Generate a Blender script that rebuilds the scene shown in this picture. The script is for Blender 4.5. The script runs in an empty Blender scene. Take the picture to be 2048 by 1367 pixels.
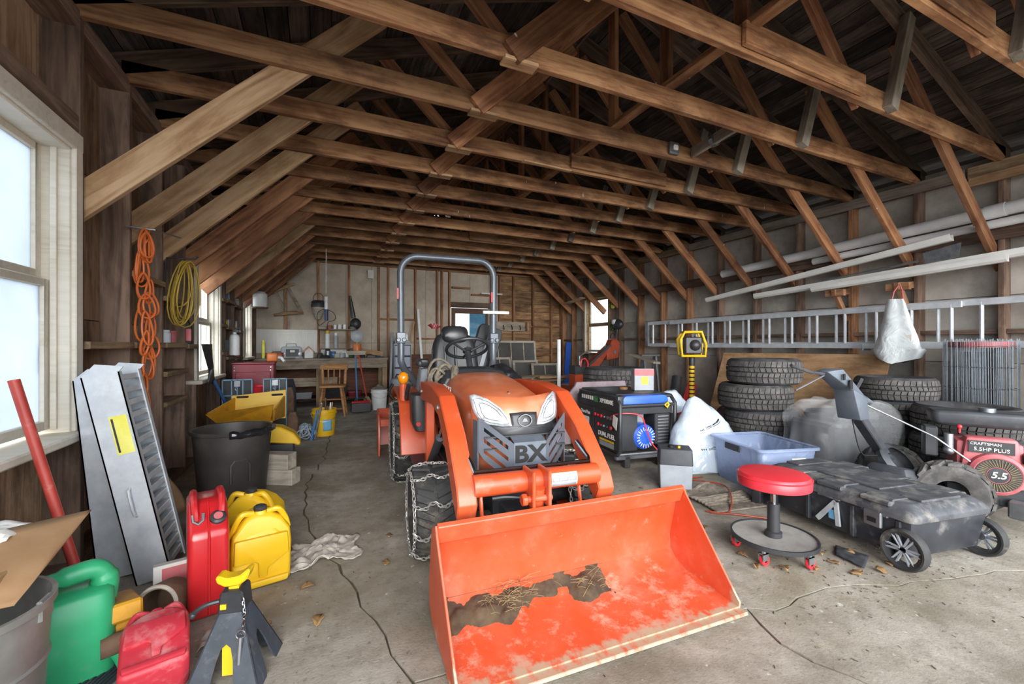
import bpy, bmesh, math, random
from mathutils import Vector, Matrix, Euler, noise as mnoise
random.seed(7)
PI = math.pi
sc = bpy.context.scene
COL = sc.collection
# ------------------------------------------------------------------ camera
cam_d = bpy.data.cameras.new('camera'); cam = bpy.data.objects.new('camera', cam_d); COL.objects.link(cam)
cam_d.sensor_fit = 'HORIZONTAL'; cam_d.sensor_width = 36.0; cam_d.lens = 36.0 * 846.0 / 2048.0
cam_d.shift_y = 6.5 / 2048.0
cam_d.clip_start = 0.02; cam_d.clip_end = 300
cam.location = (0, 0, 1.15)
cam.rotation_euler = (PI / 2, 0, -math.atan2(384, 846))
sc.camera = cam
# ------------------------------------------------------------------ sky: plain overcast dome
wd = bpy.data.worlds.new('overcast'); sc.world = wd; wd.use_nodes = True
bgn = wd.node_tree.nodes['Background']
bgn.inputs[0].default_value = (0.86, 0.93, 1.0, 1); bgn.inputs[1].default_value = 2.2
# sampling portals in the openings (they give off no light of their own)
def portal(loc, rot, sx, sy):
    l = bpy.data.lights.new('opening_portal', 'AREA'); l.shape = 'RECTANGLE'; l.size = sx; l.size_y = sy
    l.cycles.is_portal = True
    o = bpy.data.objects.new('opening_portal', l); COL.objects.link(o); o.location = loc; o.rotation_euler = rot
portal((2.3, -0.30, 1.35), (PI / 2, 0, 0), 6.4, 2.9)
portal((-1.36, 2.02, 1.4), (PI / 2, 0, -PI / 2), 1.2, 1.36)
portal((-1.36, 5.70, 1.4), (PI / 2, 0, -PI / 2), 1.0, 1.3)
portal((-1.36, 8.45, 1.45), (PI / 2, 0, -PI / 2), 0.8, 1.1)
# soft low sun behind the camera, veiled by cloud
sun_d = bpy.data.lights.new('sun', 'SUN'); sun_d.energy = 3.0; sun_d.angle = math.radians(50); sun_d.color = (1.0, 0.97, 0.93)
sun = bpy.data.objects.new('sun', sun_d); COL.objects.link(sun); sun.rotation_euler = Euler((math.radians(77), 0, math.radians(-14)))
vs = sc.view_settings
vs.view_transform = 'Standard'; vs.look = 'None'; vs.gamma = 1.0; vs.use_curve_mapping = False
vs.exposure = 1.08
sc.cycles.max_bounces = 12; sc.cycles.diffuse_bounces = 8; sc.cycles.transparent_max_bounces = 12
sc.cycles.caustics_reflective = False; sc.cycles.caustics_refractive = False
sc.cycles.sample_clamp_indirect = 6.0

# ------------------------------------------------------------------ helpers
def lin(h):
    h = h.lstrip('#'); r = []
    for i in (0, 2, 4):
        c = int(h[i:i + 2], 16) / 255.0
        r.append(c / 12.92 if c <= 0.04045 else ((c + 0.055) / 1.055) ** 2.4)
    return (r[0], r[1], r[2], 1)

class MB:
    """collects shapes, then links them as ONE mesh object"""
    def __init__(s): s.v = []; s.f = []
    def add(s, vs_, fs, M=None):
        n = len(s.v)
        for p in vs_:
            p = Vector(p)
            s.v.append(M @ p if M is not None else p)
        s.f += [[i + n for i in f] for f in fs]
        return s
    def bx(s, x0, x1, y0, y1, z0, z1, M=None):
        return s.add([(x0, y0, z0), (x1, y0, z0), (x1, y1, z0), (x0, y1, z0), (x0, y0, z1), (x1, y0, z1), (x1, y1, z1), (x0, y1, z1)],
                     [[3, 2, 1, 0], [4, 5, 6, 7], [0, 1, 5, 4], [1, 2, 6, 5], [2, 3, 7, 6], [3, 0, 4, 7]], M)
    def hull(s, bot, top, M=None):
        n = len(bot)
        fs = [list(range(n))[::-1], list(range(n, 2 * n))]
        for i in range(n): j = (i + 1) % n; fs.append([i, j, n + j, n + i])
        return s.add(list(bot) + list(top), fs, M)
    def prism(s, poly, a, b, ax='x', M=None):
        """poly: 2-D outline; extruded from a to b along axis ax. x:(y,z) y:(x,z) z:(x,y)"""
        def pt(p, d):
            return (d, p[0], p[1]) if ax == 'x' else ((p[0], d, p[1]) if ax == 'y' else (p[0], p[1], d))
        ar = sum(poly[i][0] * poly[(i + 1) % len(poly)][1] - poly[(i + 1) % len(poly)][0] * poly[i][1] for i in range(len(poly)))
        if (ar < 0) != (ax == 'y'): poly = poly[::-1]
        if a > b: a, b = b, a
        return s.hull([pt(p, a) for p in poly], [pt(p, b) for p in poly], M)
    def beam(s, p0, p1, w, t, up=(0, 0, 1)):
        """bar with width w across 'up' side and thickness t"""
        p0, p1 = Vector(p0), Vector(p1); d = (p1 - p0).normalized(); u = Vector(up)
        sd = d.cross(u)
        if sd.length < 1e-4: sd = d.cross(Vector((1, 0, 0)))
        sd.normalize(); u = sd.cross(d)
        q = lambda p: [p + sd * (a * t / 2) + u * (b * w / 2) for a, b in ((-1, -1), (1, -1), (1, 1), (-1, 1))]
        return s.hull(q(p0), q(p1))
    def tube(s, pts, r, seg=8, closed=False, cap=True):
        pts = [Vector(p) for p in pts]; n = len(pts)
        rs = r if isinstance(r, (list, tuple)) else [r] * n
        vs_, fs = [], []
        prev = None
        for i in range(n):
            if closed: d = pts[(i + 1) % n] - pts[i - 1]
            elif i == 0: d = pts[1] - pts[0]
            elif i == n - 1: d = pts[-1] - pts[-2]
            else: d = (pts[i + 1] - pts[i]).normalized() + (pts[i] - pts[i - 1]).normalized()
            if d.length < 1e-9: d = Vector((0, 0, 1))
            d.normalize()
            if prev is None:
                a = Vector((0, 0, 1)) if abs(d.z) < .9 else Vector((1, 0, 0))
                prev = (a - d * a.dot(d)).normalized()
            else:
                prev = prev - d * prev.dot(d)
                prev = prev.normalized() if prev.length > 1e-6 else d.orthogonal().normalized()
            b = d.cross(prev)
            for k in range(seg):
                t = 2 * PI * k / seg
                vs_.append(pts[i] + (prev * math.cos(t) + b * math.sin(t)) * rs[i])
        for i in range(n if closed else n - 1):
            j = (i + 1) % n
            for k in range(seg):
                m = (k + 1) % seg
                fs.append([i * seg + k, i * seg + m, j * seg + m, j * seg + k])
        if cap and not closed:
            fs.append(list(range(seg))[::-1]); fs.append(list(range((n - 1) * seg, n * seg)))
        return s.add(vs_, fs)
    def cyl(s, p0, p1, r, r2=None, seg=16): return s.tube([p0, p1], [r, r if r2 is None else r2], seg)
    def lathe(s, prof, seg=24, M=None, a0=0, closed=False):
        """prof: (r, z) around local z"""
        vs_, fs = [], []
        n = len(prof)
        for k in range(seg):
            t = 2 * PI * k / seg + a0
            for r, z in prof: vs_.append((r * math.cos(t), r * math.sin(t), z))
        for k in range(seg):
            m = (k + 1) % seg
            for i in range(n if closed else n - 1):
                j = (i + 1) % n
                fs.append([k * n + i, m * n + i, m * n + j, k * n + j])
        return s.add(vs_, fs, M)
    def sheet(s, nx, ny, fn, thick=0):
        """grid surface fn(u, v) -> point, u, v in 0..1"""
        vs_ = [Vector(fn(i / nx, j / ny)) for j in range(ny + 1) for i in range(nx + 1)]
        fs = [[j * (nx + 1) + i, j * (nx + 1) + i + 1, (j + 1) * (nx + 1) + i + 1, (j + 1) * (nx + 1) + i] for j in range(ny) for i in range(nx)]
        return s.add(vs_, fs)
    def ball(s, c, r, seg=12, rings=8, M=None):
        rx, ry, rz = r if isinstance(r, (tuple, list)) else (r, r, r)
        vs_ = [(c[0], c[1], c[2] + rz)]; fs = []
        for i in range(1, rings):
            t = PI * i / rings
            for k in range(seg):
                a = 2 * PI * k / seg
                vs_.append((c[0] + rx * math.sin(t) * math.cos(a), c[1] + ry * math.sin(t) * math.sin(a), c[2] + rz * math.cos(t)))
        vs_.append((c[0], c[1], c[2] - rz))
        for k in range(seg): fs.append([0, 1 + k, 1 + (k + 1) % seg])
        for i in range(rings - 2):
            for k in range(seg):
                a = 1 + i * seg; m = (k + 1) % seg
                fs.append([a + k, a + seg + k, a + seg + m, a + m])
        e = len(vs_) - 1; a = 1 + (rings - 2) * seg
        for k in range(seg): fs.append([a + k, e, a + (k + 1) % seg])
        return s.add(vs_, fs, M)
    def mesh(s, name, bevel=0, bseg=1, smooth=30, sub=0, solid=0):
        me = bpy.data.meshes.new(name)
        bm = bmesh.new()
        bv = [bm.verts.new(p) for p in s.v]
        for f in s.f:
            try: bm.faces.new([bv[i] for i in f])
            except ValueError: pass
        if bevel or sub: bmesh.ops.remove_doubles(bm, verts=bm.verts, dist=1e-5)
        bmesh.ops.recalc_face_normals(bm, faces=bm.faces)
        if bevel:
            bm.normal_update()
            es = [e for e in bm.edges if len(e.link_faces) == 2 and e.calc_face_angle(0) > math.radians(25)]
            bmesh.ops.bevel(bm, geom=es, offset=bevel, segments=bseg, affect='EDGES', profile=.5, clamp_overlap=True)
        bm.to_mesh(me); bm.free()
        if smooth:
            for p in me.polygons: p.use_smooth = True
            me.set_sharp_from_angle(angle=math.radians(smooth))
        return me
    def build(s, name, mat, parent=None, loc=(0, 0, 0), rot=(0, 0, 0), bevel=0, bseg=1, smooth=30, sub=0, solid=0):
        o = bpy.data.objects.new(name, s.mesh(name, bevel, bseg, smooth, sub))
        return fin(o, mat, parent, loc, rot, sub, solid)

def fin(o, mat, parent=None, loc=(0, 0, 0), rot=(0, 0, 0), sub=0, solid=0):
    COL.objects.link(o)
    if mat is not None: o.data.materials.append(mat)
    o.location = loc; o.rotation_euler = rot
    if parent is not None: o.parent = parent
    if solid:
        m = o.modifiers.new('solid', 'SOLIDIFY'); m.thickness = solid; m.offset = 0
    if sub:
        m = o.modifiers.new('sub', 'SUBSURF'); m.levels = sub; m.render_levels = sub
    return o

def tag(o, label, cat, group=None, kind=None):
    o['label'] = label; o['category'] = cat
    if group: o['group'] = group
    if kind: o['kind'] = kind
    return o
def thing(name, label, cat, loc=(0, 0, 0), rz=0, group=None, rot=None):
    o = bpy.data.objects.new(name, None); COL.objects.link(o); o.empty_display_size = .1
    o.location = loc; o.rotation_euler = rot if rot else (0, 0, rz)
    return tag(o, label, cat, group)
def structure(name, mesh_or_none=None):
    o = bpy.data.objects.new(name, None); COL.objects.link(o); o.empty_display_size = .1; o['kind'] = 'structure'
    return o
def copy_tree(root, loc, rz=None, label=None, rot=None):
    r = root.copy(); COL.objects.link(r); r.location = loc
    if rz is not None: r.rotation_euler = (0, 0, rz)
    if rot is not None: r.rotation_euler = rot
    if label: r['label'] = label
    for ch in list(root.children):
        c = ch.copy(); COL.objects.link(c); c.parent = r
        for g in list(ch.children):
            d = g.copy(); COL.objects.link(d); d.parent = c
    return r
def frame_matrix(p0, p1, up=(0, 0, 1)):
    """local x along p0->p1, local z towards up"""
    p0, p1 = Vector(p0), Vector(p1); x = (p1 - p0).normalized(); u = Vector(up)
    y = u.cross(x)
    if y.length < 1e-4: y = Vector((0, 1, 0)).cross(x)
    y.normalize(); z = x.cross(y)
    return Matrix(((x.x, y.x, z.x, p0.x), (x.y, y.y, z.y, p0.y), (x.z, y.z, z.z, p0.z), (0, 0, 0, 1)))
def plank(name, p0, p1, w, t, mat, parent=None, up=(0, 0, 1), bevel=.003, warp=0.0):
    """timber: local x along its length, w measured along up, t across"""
    L = (Vector(p1) - Vector(p0)).length
    m = MB(); m.bx(0, L, -t / 2, t / 2, -w / 2, w / 2)
    o = bpy.data.objects.new(name, m.mesh(name, bevel, 1, 0))
    COL.objects.link(o); o.data.materials.append(mat)
    o.matrix_world = frame_matrix(p0, p1, up)
    if parent is not None: o.parent = parent
    return o
def text(name, body, size, mat, parent, M, ext=.0012, bold=0.0, align='CENTER', sx=1.0, shear=0):
    c = bpy.data.curves.new(name, 'FONT'); c.body = body; c.size = size; c.extrude = ext; c.offset = bold
    c.align_x = align; c.align_y = 'CENTER'; c.shear = shear; c.resolution_u = 3
    tmp = bpy.data.objects.new(name, c); COL.objects.link(tmp)
    dg = bpy.context.evaluated_depsgraph_get()
    me = bpy.data.meshes.new_from_object(tmp.evaluated_get(dg)); bpy.data.objects.remove(tmp); me.name = name
    o = bpy.data.objects.new(name, me); COL.objects.link(o); me.materials.clear(); me.materials.append(mat); o['kind'] = 'stuff'
    if parent is not None: o.parent = parent
    o.matrix_local = M @ Matrix.Diagonal((sx, 1, 1, 1))
    return o
def face_M(loc, right, up):
    """text frame: x = right, y = up, z = normal"""
    x = Vector(right).normalized(); y = Vector(up); y = (y - x * y.dot(x)).normalized(); z = x.cross(y)
    return Matrix(((x.x, y.x, z.x, loc[0]), (x.y, y.y, z.y, loc[1]), (x.z, y.z, z.z, loc[2]), (0, 0, 0, 1)))
def rr(w, h, r, n=4, cx=0, cy=0):
    """rounded rectangle outline"""
    out = []
    for sx, sy, a in ((1, 1, 0), (-1, 1, 90), (-1, -1, 180), (1, -1, 270)):
        for k in range(n + 1):
            t = math.radians(a + 90 * k / n)
            out.append((cx + sx * (w / 2 - r) + r * math.cos(t), cy + sy * (h / 2 - r) + r * math.sin(t)))
    return out
def loft(m, rings, cap=True, closed=True):
    n = len(rings[0]); vs_ = [p for r in rings for p in r]; fs = []
    for i in range(len(rings) - 1):
        for k in range(n if closed else n - 1):
            j = (k + 1) % n
            fs.append([i * n + k, i * n + j, (i + 1) * n + j, (i + 1) * n + k])
    if cap: fs += [list(range(n))[::-1], list(range((len(rings) - 1) * n, len(rings) * n))]
    return m.add(vs_, fs)
def smoothpts(pts, n=6):
    """Catmull-Rom through pts"""
    P = [Vector(p) for p in pts]; P = [P[0] * 2 - P[1]] + P + [P[-1] * 2 - P[-2]]; out = []
    for i in range(1, len(P) - 2):
        for k in range(n):
            t = k / n; a, b, c, d = P[i - 1], P[i], P[i + 1], P[i + 2]
            out.append(.5 * (2 * b + (c - a) * t + (2 * a - 5 * b + 4 * c - d) * t * t + (3 * b - a - 3 * c + d) * t ** 3))
    out.append(P[-2]); return out

# ------------------------------------------------------------------ materials
MT = {}
def nodes(name):
    m = bpy.data.materials.new(name); m.use_nodes = True; nt = m.node_tree
    return m, nt, nt.nodes['Principled BSDF'], nt.nodes, nt.links
def coords(N, L, scale=(1, 1, 1), rnd=True):
    tc = N.new('ShaderNodeTexCoord'); mp = N.new('ShaderNodeMapping'); mp.inputs['Scale'].default_value = scale
    if rnd:
        oi = N.new('ShaderNodeObjectInfo'); ml = N.new('ShaderNodeMath'); ml.operation = 'MULTIPLY'; ml.inputs[1].default_value = 37.0
        L.new(oi.outputs['Random'], ml.inputs[0])
        va = N.new('ShaderNodeVectorMath'); va.operation = 'ADD'; L.new(tc.outputs['Object'], va.inputs[0]); L.new(ml.outputs[0], va.inputs[1])
        L.new(va.outputs[0], mp.inputs['Vector'])
    else: L.new(tc.outputs['Object'], mp.inputs['Vector'])
    return mp.outputs[0]
def nz(N, L, vec, scale, detail=5, rough=.6, dist=0):
    n = N.new('ShaderNodeTexNoise'); n.inputs['Scale'].default_value = scale; n.inputs['Detail'].default_value = detail
    n.inputs['Roughness'].default_value = rough; n.inputs['Distortion'].default_value = dist; L.new(vec, n.inputs['Vector']); return n.outputs['Fac']
def ramp(N, L, fac, stops, interp='LINEAR'):
    r = N.new('ShaderNodeValToRGB'); r.color_ramp.interpolation = interp; e = r.color_ramp.elements
    while len(e) < len(stops): e.new(.5)
    for k, (p, c) in enumerate(stops): e[k].position = p; e[k].color = c if not isinstance(c, str) else lin(c)
    L.new(fac, r.inputs[0]); return r.outputs[0]
def mixc(N, L, fac, a, b):
    m = N.new('ShaderNodeMix'); m.data_type = 'RGBA'
    if isinstance(fac, float): m.inputs[0].default_value = fac
    else: L.new(fac, m.inputs[0])
    for i, x in ((6, a), (7, b)):
        if isinstance(x, (tuple, str)): m.inputs[i].default_value = lin(x) if isinstance(x, str) else x
        else: L.new(x, m.inputs[i])
    return m.outputs[2]
def bumpn(N, L, P, h, strength, dist=.01):
    b = N.new('ShaderNodeBump'); b.inputs['Strength'].default_value = strength; b.inputs['Distance'].default_value = dist
    L.new(h, b.inputs['Height']); L.new(b.outputs[0], P.inputs['Normal'])
def pm(name, c1, c2=None, scale=6, rough=.5, metal=0, bump=0, bscale=60, dust=None, dustc='#9a9184', dscale=9, dthr=.55, trans=0, alpha=1, coat=0, contrast=.3, spec=None, stretch=(1, 1, 1)):
    """general surface: base colour varied by noise, optional dust patches and fine relief"""
    m, nt, P, N, L = nodes(name)
    v = coords(N, L, stretch)
    P.inputs['Roughness'].default_value = rough; P.inputs['Metallic'].default_value = metal
    if spec is not None: P.inputs['Specular IOR Level'].default_value = spec
    col = None
    if c2:
        f = nz(N, L, v, scale)
        col = ramp(N, L, f, [(.5 - contrast / 2, c1), (.5 + contrast / 2, c2)])
    if dust:
        f2 = nz(N, L, v, dscale, 8, .7)
        k = ramp(N, L, f2, [(dthr, (0, 0, 0, 1)), (min(1, dthr + .18), (dust, dust, dust, 1))])
        col = mixc(N, L, k, col if col is not None else c1, dustc)
        rm = N.new('ShaderNodeMath'); rm.operation = 'MULTIPLY_ADD'; L.new(k, rm.inputs[0]); rm.inputs[1].default_value = .9 - rough; rm.inputs[2].default_value = rough
        L.new(rm.outputs[0], P.inputs['Roughness'])
    if col is None: P.inputs['Base Color'].default_value = lin(c1)
    else: L.new(col, P.inputs['Base Color'])
    if bump: bumpn(N, L, P, nz(N, L, v, bscale, 4), bump, .004)
    if trans: P.inputs['Transmission Weight'].default_value = trans
    if alpha < 1: P.inputs['Alpha'].default_value = alpha
    if coat: P.inputs['Coat Weight'].default_value = coat; P.inputs['Coat Roughness'].default_value = .15
    MT[name] = m; return m
def wood(name, stops, grain=16, rough=.7, vary=.35, specks=0, bump=.35, stainc=None, axis='x'):
    """sawn timber, grain along local x"""
    m, nt, P, N, L = nodes(name)
    ax = lambda a, b: tuple(a if c == axis else b for c in 'xyz')
    v = coords(N, L, ax(1.1, grain)); v2 = coords(N, L, ax(1.4, 3))
    f = nz(N, L, v, 1.0, 7, .62, 1.6)
    big = nz(N, L, v2, 1.3, 4, .6, .8)
    ad = N.new('ShaderNodeMath'); ad.operation = 'MULTIPLY_ADD'; L.new(big, ad.inputs[0]); ad.inputs[1].default_value = .55
    ms = N.new('ShaderNodeMath'); ms.operation = 'MULTIPLY'; L.new(f, ms.inputs[0]); ms.inputs[1].default_value = .55; L.new(ms.outputs[0], ad.inputs[2])
    col = ramp(N, L, ad.outputs[0], stops)
    oi = N.new('ShaderNodeObjectInfo'); mr = N.new('ShaderNodeMapRange'); L.new(oi.outputs['Random'], mr.inputs[0])
    mr.inputs[3].default_value = 1 - vary; mr.inputs[4].default_value = 1 + vary * .6
    hs = N.new('ShaderNodeHueSaturation'); L.new(mr.outputs[0], hs.inputs['Value']); L.new(col, hs.inputs['Color']); col = hs.outputs[0]
    if stainc:
        s = nz(N, L, coords(N, L, ax(.9, 2.2)), 2.1, 6, .7)
        col = mixc(N, L, ramp(N, L, s, [(.5, (0, 0, 0, 1)), (.68, (.75, .75, .75, 1))]), col, stainc)
    if specks:
        vo = N.new('ShaderNodeTexVoronoi'); vo.inputs['Scale'].default_value = 9; L.new(coords(N, L, (1, 1, .35)), vo.inputs['Vector'])
        k = ramp(N, L, vo.outputs['Distance'], [(.0, (1, 1, 1, 1)), (.055, (1, 1, 1, 1)), (.075, (0, 0, 0, 1))])
        g = nz(N, L, v2, 2.5, 2); gk = ramp(N, L, g, [(.52, (0, 0, 0, 1)), (.56, (specks, specks, specks, 1))])
        mu = N.new('ShaderNodeMix'); mu.data_type = 'RGBA'; mu.blend_type = 'MULTIPLY'; mu.inputs[0].default_value = 1; L.new(k, mu.inputs[6]); L.new(gk, mu.inputs[7])
        col = mixc(N, L, mu.outputs[2], col, '#d8d4cc')
    L.new(col, P.inputs['Base Color']); P.inputs['Roughness'].default_value = rough
    P.inputs['Specular IOR Level'].default_value = .25
    bumpn(N, L, P, f, bump, .004)
    MT[name] = m; return m

wood('chord_wood', [(.36, '#573a2a'), (.5, '#8f6446'), (.62, '#b88b64')], specks=.9, vary=.4, stainc='#46332a')
wood('brace_wood', [(.36, '#745541'), (.5, '#a5825f'), (.64, '#c3a27f')], vary=.3)
wood('web_wood', [(.36, '#523729'), (.5, '#85593f'), (.64, '#ab7c59')], specks=.6, vary=.45)
wood('rafter_wood', [(.36, '#3b302a'), (.5, '#5b4a3f'), (.64, '#7c6858')], vary=.4)
wood('grey_wood', [(.36, '#655b51'), (.5, '#8c8274'), (.64, '#aba193')], vary=.3)
wood('roof_board', [(.36, '#2b2725'), (.5, '#48403b'), (.64, '#6e6158')], vary=.6, grain=22, stainc='#24211f')
wood('stud_dark', [(.36, '#473830'), (.5, '#6a564a'), (.64, '#8e7666')], vary=.35)
wood('stud_orange', [(.36, '#5e4130'), (.5, '#8d6449'), (.64, '#b08563')], vary=.3)
wood('stud_light', [(.36, '#61503f'), (.5, '#877159'), (.64, '#aa9274')], vary=.25)
wood('left_board', [(.36, '#4f3c30'), (.5, '#7f634d'), (.64, '#a4876d')], vary=.3, stainc='#3f342d', axis='z')
wood('back_board', [(.36, '#4b382c'), (.5, '#8d6c4d'), (.64, '#b8926b')], vary=.35, stainc='#44352b')
wood('white_wood', [(.30, '#b9ad98'), (.5, '#d2cabb'), (.7, '#ddd6c9')], vary=.05, grain=24, bump=.2)
wood('plywood', [(.36, '#8c6a4e'), (.5, '#b58f6a'), (.64, '#cda67e')], vary=.08, grain=9, stainc='#7c5d45', axis='y')
wood('chair_wood', [(.36, '#6e4a2b'), (.5, '#96693f'), (.64, '#b5875a')], vary=.1, rough=.45)
wood('bench_wood', [(.36, '#594d42'), (.5, '#847667'), (.64, '#a49686')], vary=.25)
wood('dark_panel', [(.36, '#38281f'), (.5, '#573a2d'), (.64, '#704c3a')], vary=.2)
wood('firewood', [(.36, '#7a7064'), (.5, '#a39a8d'), (.64, '#bdb4a6')], vary=.2)
pm('fibreboard', '#a09a91', '#c2bcb2', 2.6, .9, bump=.25, bscale=120, dust=.5, dustc='#857d73', dscale=3, dthr=.5)
pm('fibreboard_warm', '#b3a695', '#d0c4b2', 2.2, .9, bump=.2, bscale=120, dust=.4, dustc='#8a7d6d', dscale=2.5, dthr=.52)
# ================================================================== STRUCTURE
XL, XR, YB, YF = -1.12, 5.72, 9.52, -0.22          # inner stud faces; back wall; front opening
TY = [2.91 + .61 * k for k in range(-5, 11)]       # truss positions
RX = 2.30
def raf(x): return 2.90 + .35 * ((x + 1.12) if x < RX else (2 * RX + 1.12 - x))   # underside of rafters

# ---- floor: cracked concrete slabs over earth
def concrete():
    m, nt, P, N, L = nodes('concrete')
    v = coords(N, L, (1, 1, 1), False)
    a = nz(N, L, v, 1.1, 8, .65, .3); b = nz(N, L, v, 7, 8, .7); c = nz(N, L, v, 90, 4, .6)
    col = ramp(N, L, a, [(.34, '#71695b'), (.47, '#978f82'), (.62, '#b2aba0')])
    col = mixc(N, L, ramp(N, L, b, [(.46, (0, 0, 0, 1)), (.66, (.7, .7, .7, 1))]), col, '#776e60')
    st = nz(N, L, v, .55, 5, .6, .6)
    col = mixc(N, L, ramp(N, L, st, [(.48, (0, 0, 0, 1)), (.64, (.75, .75, .75, 1))]), col, '#786c53')
    sp = nz(N, L, v, 38, 5, .6)
    col = mixc(N, L, ramp(N, L, sp, [(.58, (0, 0, 0, 1)), (.70, (.6, .6, .6, 1))]), col, '#5e564b')
    wh = nz(N, L, v, 24, 3, .5)
    col = mixc(N, L, ramp(N, L, wh, [(.68, (0, 0, 0, 1)), (.76, (.6, .6, .6, 1))]), col, '#d8d3c9')
    L.new(col, P.inputs['Base Color']); P.inputs['Roughness'].default_value = .88
    ad = N.new('ShaderNodeMath'); ad.operation = 'ADD'; L.new(b, ad.inputs[0]); L.new(c, ad.inputs[1])
    bumpn(N, L, P, ad.outputs[0], .35, .006)
    return m
CONC = concrete()
pm('earth', '#4b4135', '#665a49', 12, .95, bump=.6, bscale=50)
floor = structure('floor')
def jag(pts, amp=.025, step=.09):
    out = []
    for a, b in zip(pts[:-1], pts[1:]):
        a, b = Vector((*a, 0)), Vector((*b, 0)); n = max(1, int((b - a).length / step)); d = (b - a).normalized(); s = Vector((-d.y, d.x, 0))
        for k in range(n):
            p = a.lerp(b, k / n); out.append(p + s * (random.uniform(-amp, amp) if k else 0))
    out.append(Vector((*pts[-1], 0))); return out
crackA = jag([(.30, 9.7), (.22, 7.0), (.12, 5.9), (.07, 5.2), (.02, 4.6), (-.06, 4.1), (-.11, 3.7), (-.10, 3.3), (-.06, 2.9), (.04, 2.5), (.16, 2.1), (.21, 1.85), (.24, 1.62), (.29, 1.45)])
crackA2 = jag([(.29, 1.45), (.30, 1.0), (.36, .4), (.4, -.5)])
crackB = jag([(.29, 1.45), (1.0, 1.38), (1.70, 1.26), (1.80, 1.20), (1.98, 1.22), (2.18, 1.21), (2.36, 1.16), (2.62, 1.07), (2.95, .98), (3.7, .75), (5.9, .1)])
iB = min(range(len(crackB)), key=lambda i: (crackB[i] - Vector((1.72, 1.25, 0))).length)
crackC = jag([(crackB[iB].x, crackB[iB].y), (1.62, 1.06), (1.68, .85), (1.75, .4), (1.8, -.5)])
corner = lambda *p: [Vector((x, y, 0)) for x, y in p]
def slab(poly, dz):
    c = sum(poly, Vector()) / len(poly)
    # pull every edge in a little so that a crack stays open between slabs
    m = MB(); n = len(poly); top = []
    if sum(a.x * b.y - b.x * a.y for a, b in zip(poly, poly[1:] + poly[:1])) < 0: poly = poly[::-1]
    for i, p in enumerate(poly):
        a, b = poly[i - 1], poly[(i + 1) % n]; d = (b - a); d = d.normalized() if d.length > 0 else Vector((1, 0, 0))
        nrm = Vector((-d.y, d.x, 0)); w = random.uniform(.003, .009)
        top.append(p + nrm * w + Vector((0, 0, dz)))
    bm = bmesh.new()
    f = bm.faces.new([bm.verts.new(p) for p in top])
    r = bmesh.ops.extrude_face_region(bm, geom=[f])
    for v in [g for g in r['geom'] if isinstance(g, bmesh.types.BMVert)]: v.co.z -= .06
    bmesh.ops.recalc_face_normals(bm, faces=bm.faces)
    me = bpy.data.meshes.new('slab'); bm.to_mesh(me); bm.free()
    o = bpy.data.objects.new('slab', me); fin(o, CONC, floor)
slab(corner((-1.4, 9.7)) + corner((-1.4, -.5)) + crackA2[::-1] + crackA[::-1][1:], 0)
slab(crackA + crackB[1:] + corner((5.9, 9.7)), 0)
slab(crackA2 + crackC[::-1] + crackB[1:iB][::-1] , 0)
slab(crackC + corner((5.9, -.5)) + crackB[iB + 1:][::-1], 0)
MB().bx(-1.4, 5.95, -.5, 9.75, -.09, -.009).build('sub_floor', MT['earth'], floor)

# ---- outdoors
pm('snowy_ground', '#8a847b', '#a9a49c', 1.2, .95, contrast=.22, dust=.7, dustc='#6d6455', dscale=2.5, dthr=.5)
pm('driveway', '#8b8780', '#b3aea6', 3, .95)
g = MB()
def gh(x, y):
    h = -.12
    if x > 8: h += min(6.0, (x - 8) * .42)
    return h + .25 * mnoise.noise(Vector((x * .35, y * .35, 0))) * (1 if x > 7 else .1)
g.sheet(40, 34, lambda u, v: (-14 + 44 * u, -14 + 42 * v, gh(-14 + 44 * u, -14 + 42 * v)))
gr = g.build('ground_outside', MT['snowy_ground']); gr['kind'] = 'structure'

# ---- walls
def wall_bays(name, fixed, inner, ys, z1, panelmat, openings, axis, rows, pt=.018):
    """sheathing panels between studs on the outer plane; openings: list of (a0,a1,z0,z1)"""
    w = structure(name)
    for a0, a1 in zip(ys[:-1], ys[1:]):
        for z0, zt in rows:
            segs = [(z0, zt)]
            for (o0, o1, oz0, oz1) in openings:
                if a1 > o0 + .02 and a0 < o1 - .02:
                    ns = []
                    for s0, s1 in segs:
                        if oz0 > s0 and oz0 < s1: ns.append((s0, oz0))
                        if oz1 > s0 and oz1 < s1: ns.append((oz1, s1))
                        if oz1 <= s0 or oz0 >= s1: ns.append((s0, s1))
                    segs = ns
            # trim horizontally when the opening covers only a part of the bay
            for s0, s1 in segs:
                j = random.uniform(-.004, .004); gp = .003
                m = MB()
                if axis == 'y': m.bx(fixed + j - pt / 2, fixed + j + pt / 2, a0 + gp, a1 - gp, s0 + gp, s1 - gp)
                else: m.bx(a0 + gp, a1 - gp, fixed + j - pt / 2, fixed + j + pt / 2, s0 + gp, s1 - gp)
                m.build('panel', panelmat, w, smooth=0)
    return w
def siding(w, fixed, a0, a1, z1, openings, axis, mat):
    cuts = sorted({a0, a1, *[o[0] for o in openings], *[o[1] for o in openings]})
    for c0, c1 in zip(cuts[:-1], cuts[1:]):
        sg = [(-.1, z1)]
        for o in openings:
            if c0 >= o[0] - .001 and c1 <= o[1] + .001: sg = [(-.1, o[2]), (o[3], z1)]
        for s0, s1 in sg:
            m = MB()
            if axis == 'y': m.bx(fixed - .012, fixed + .012, c0, c1, s0, s1)
            else: m.bx(c0, c1, fixed - .012, fixed + .012, s0, s1)
            m.build('outer_siding', mat, w, smooth=0)
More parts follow.
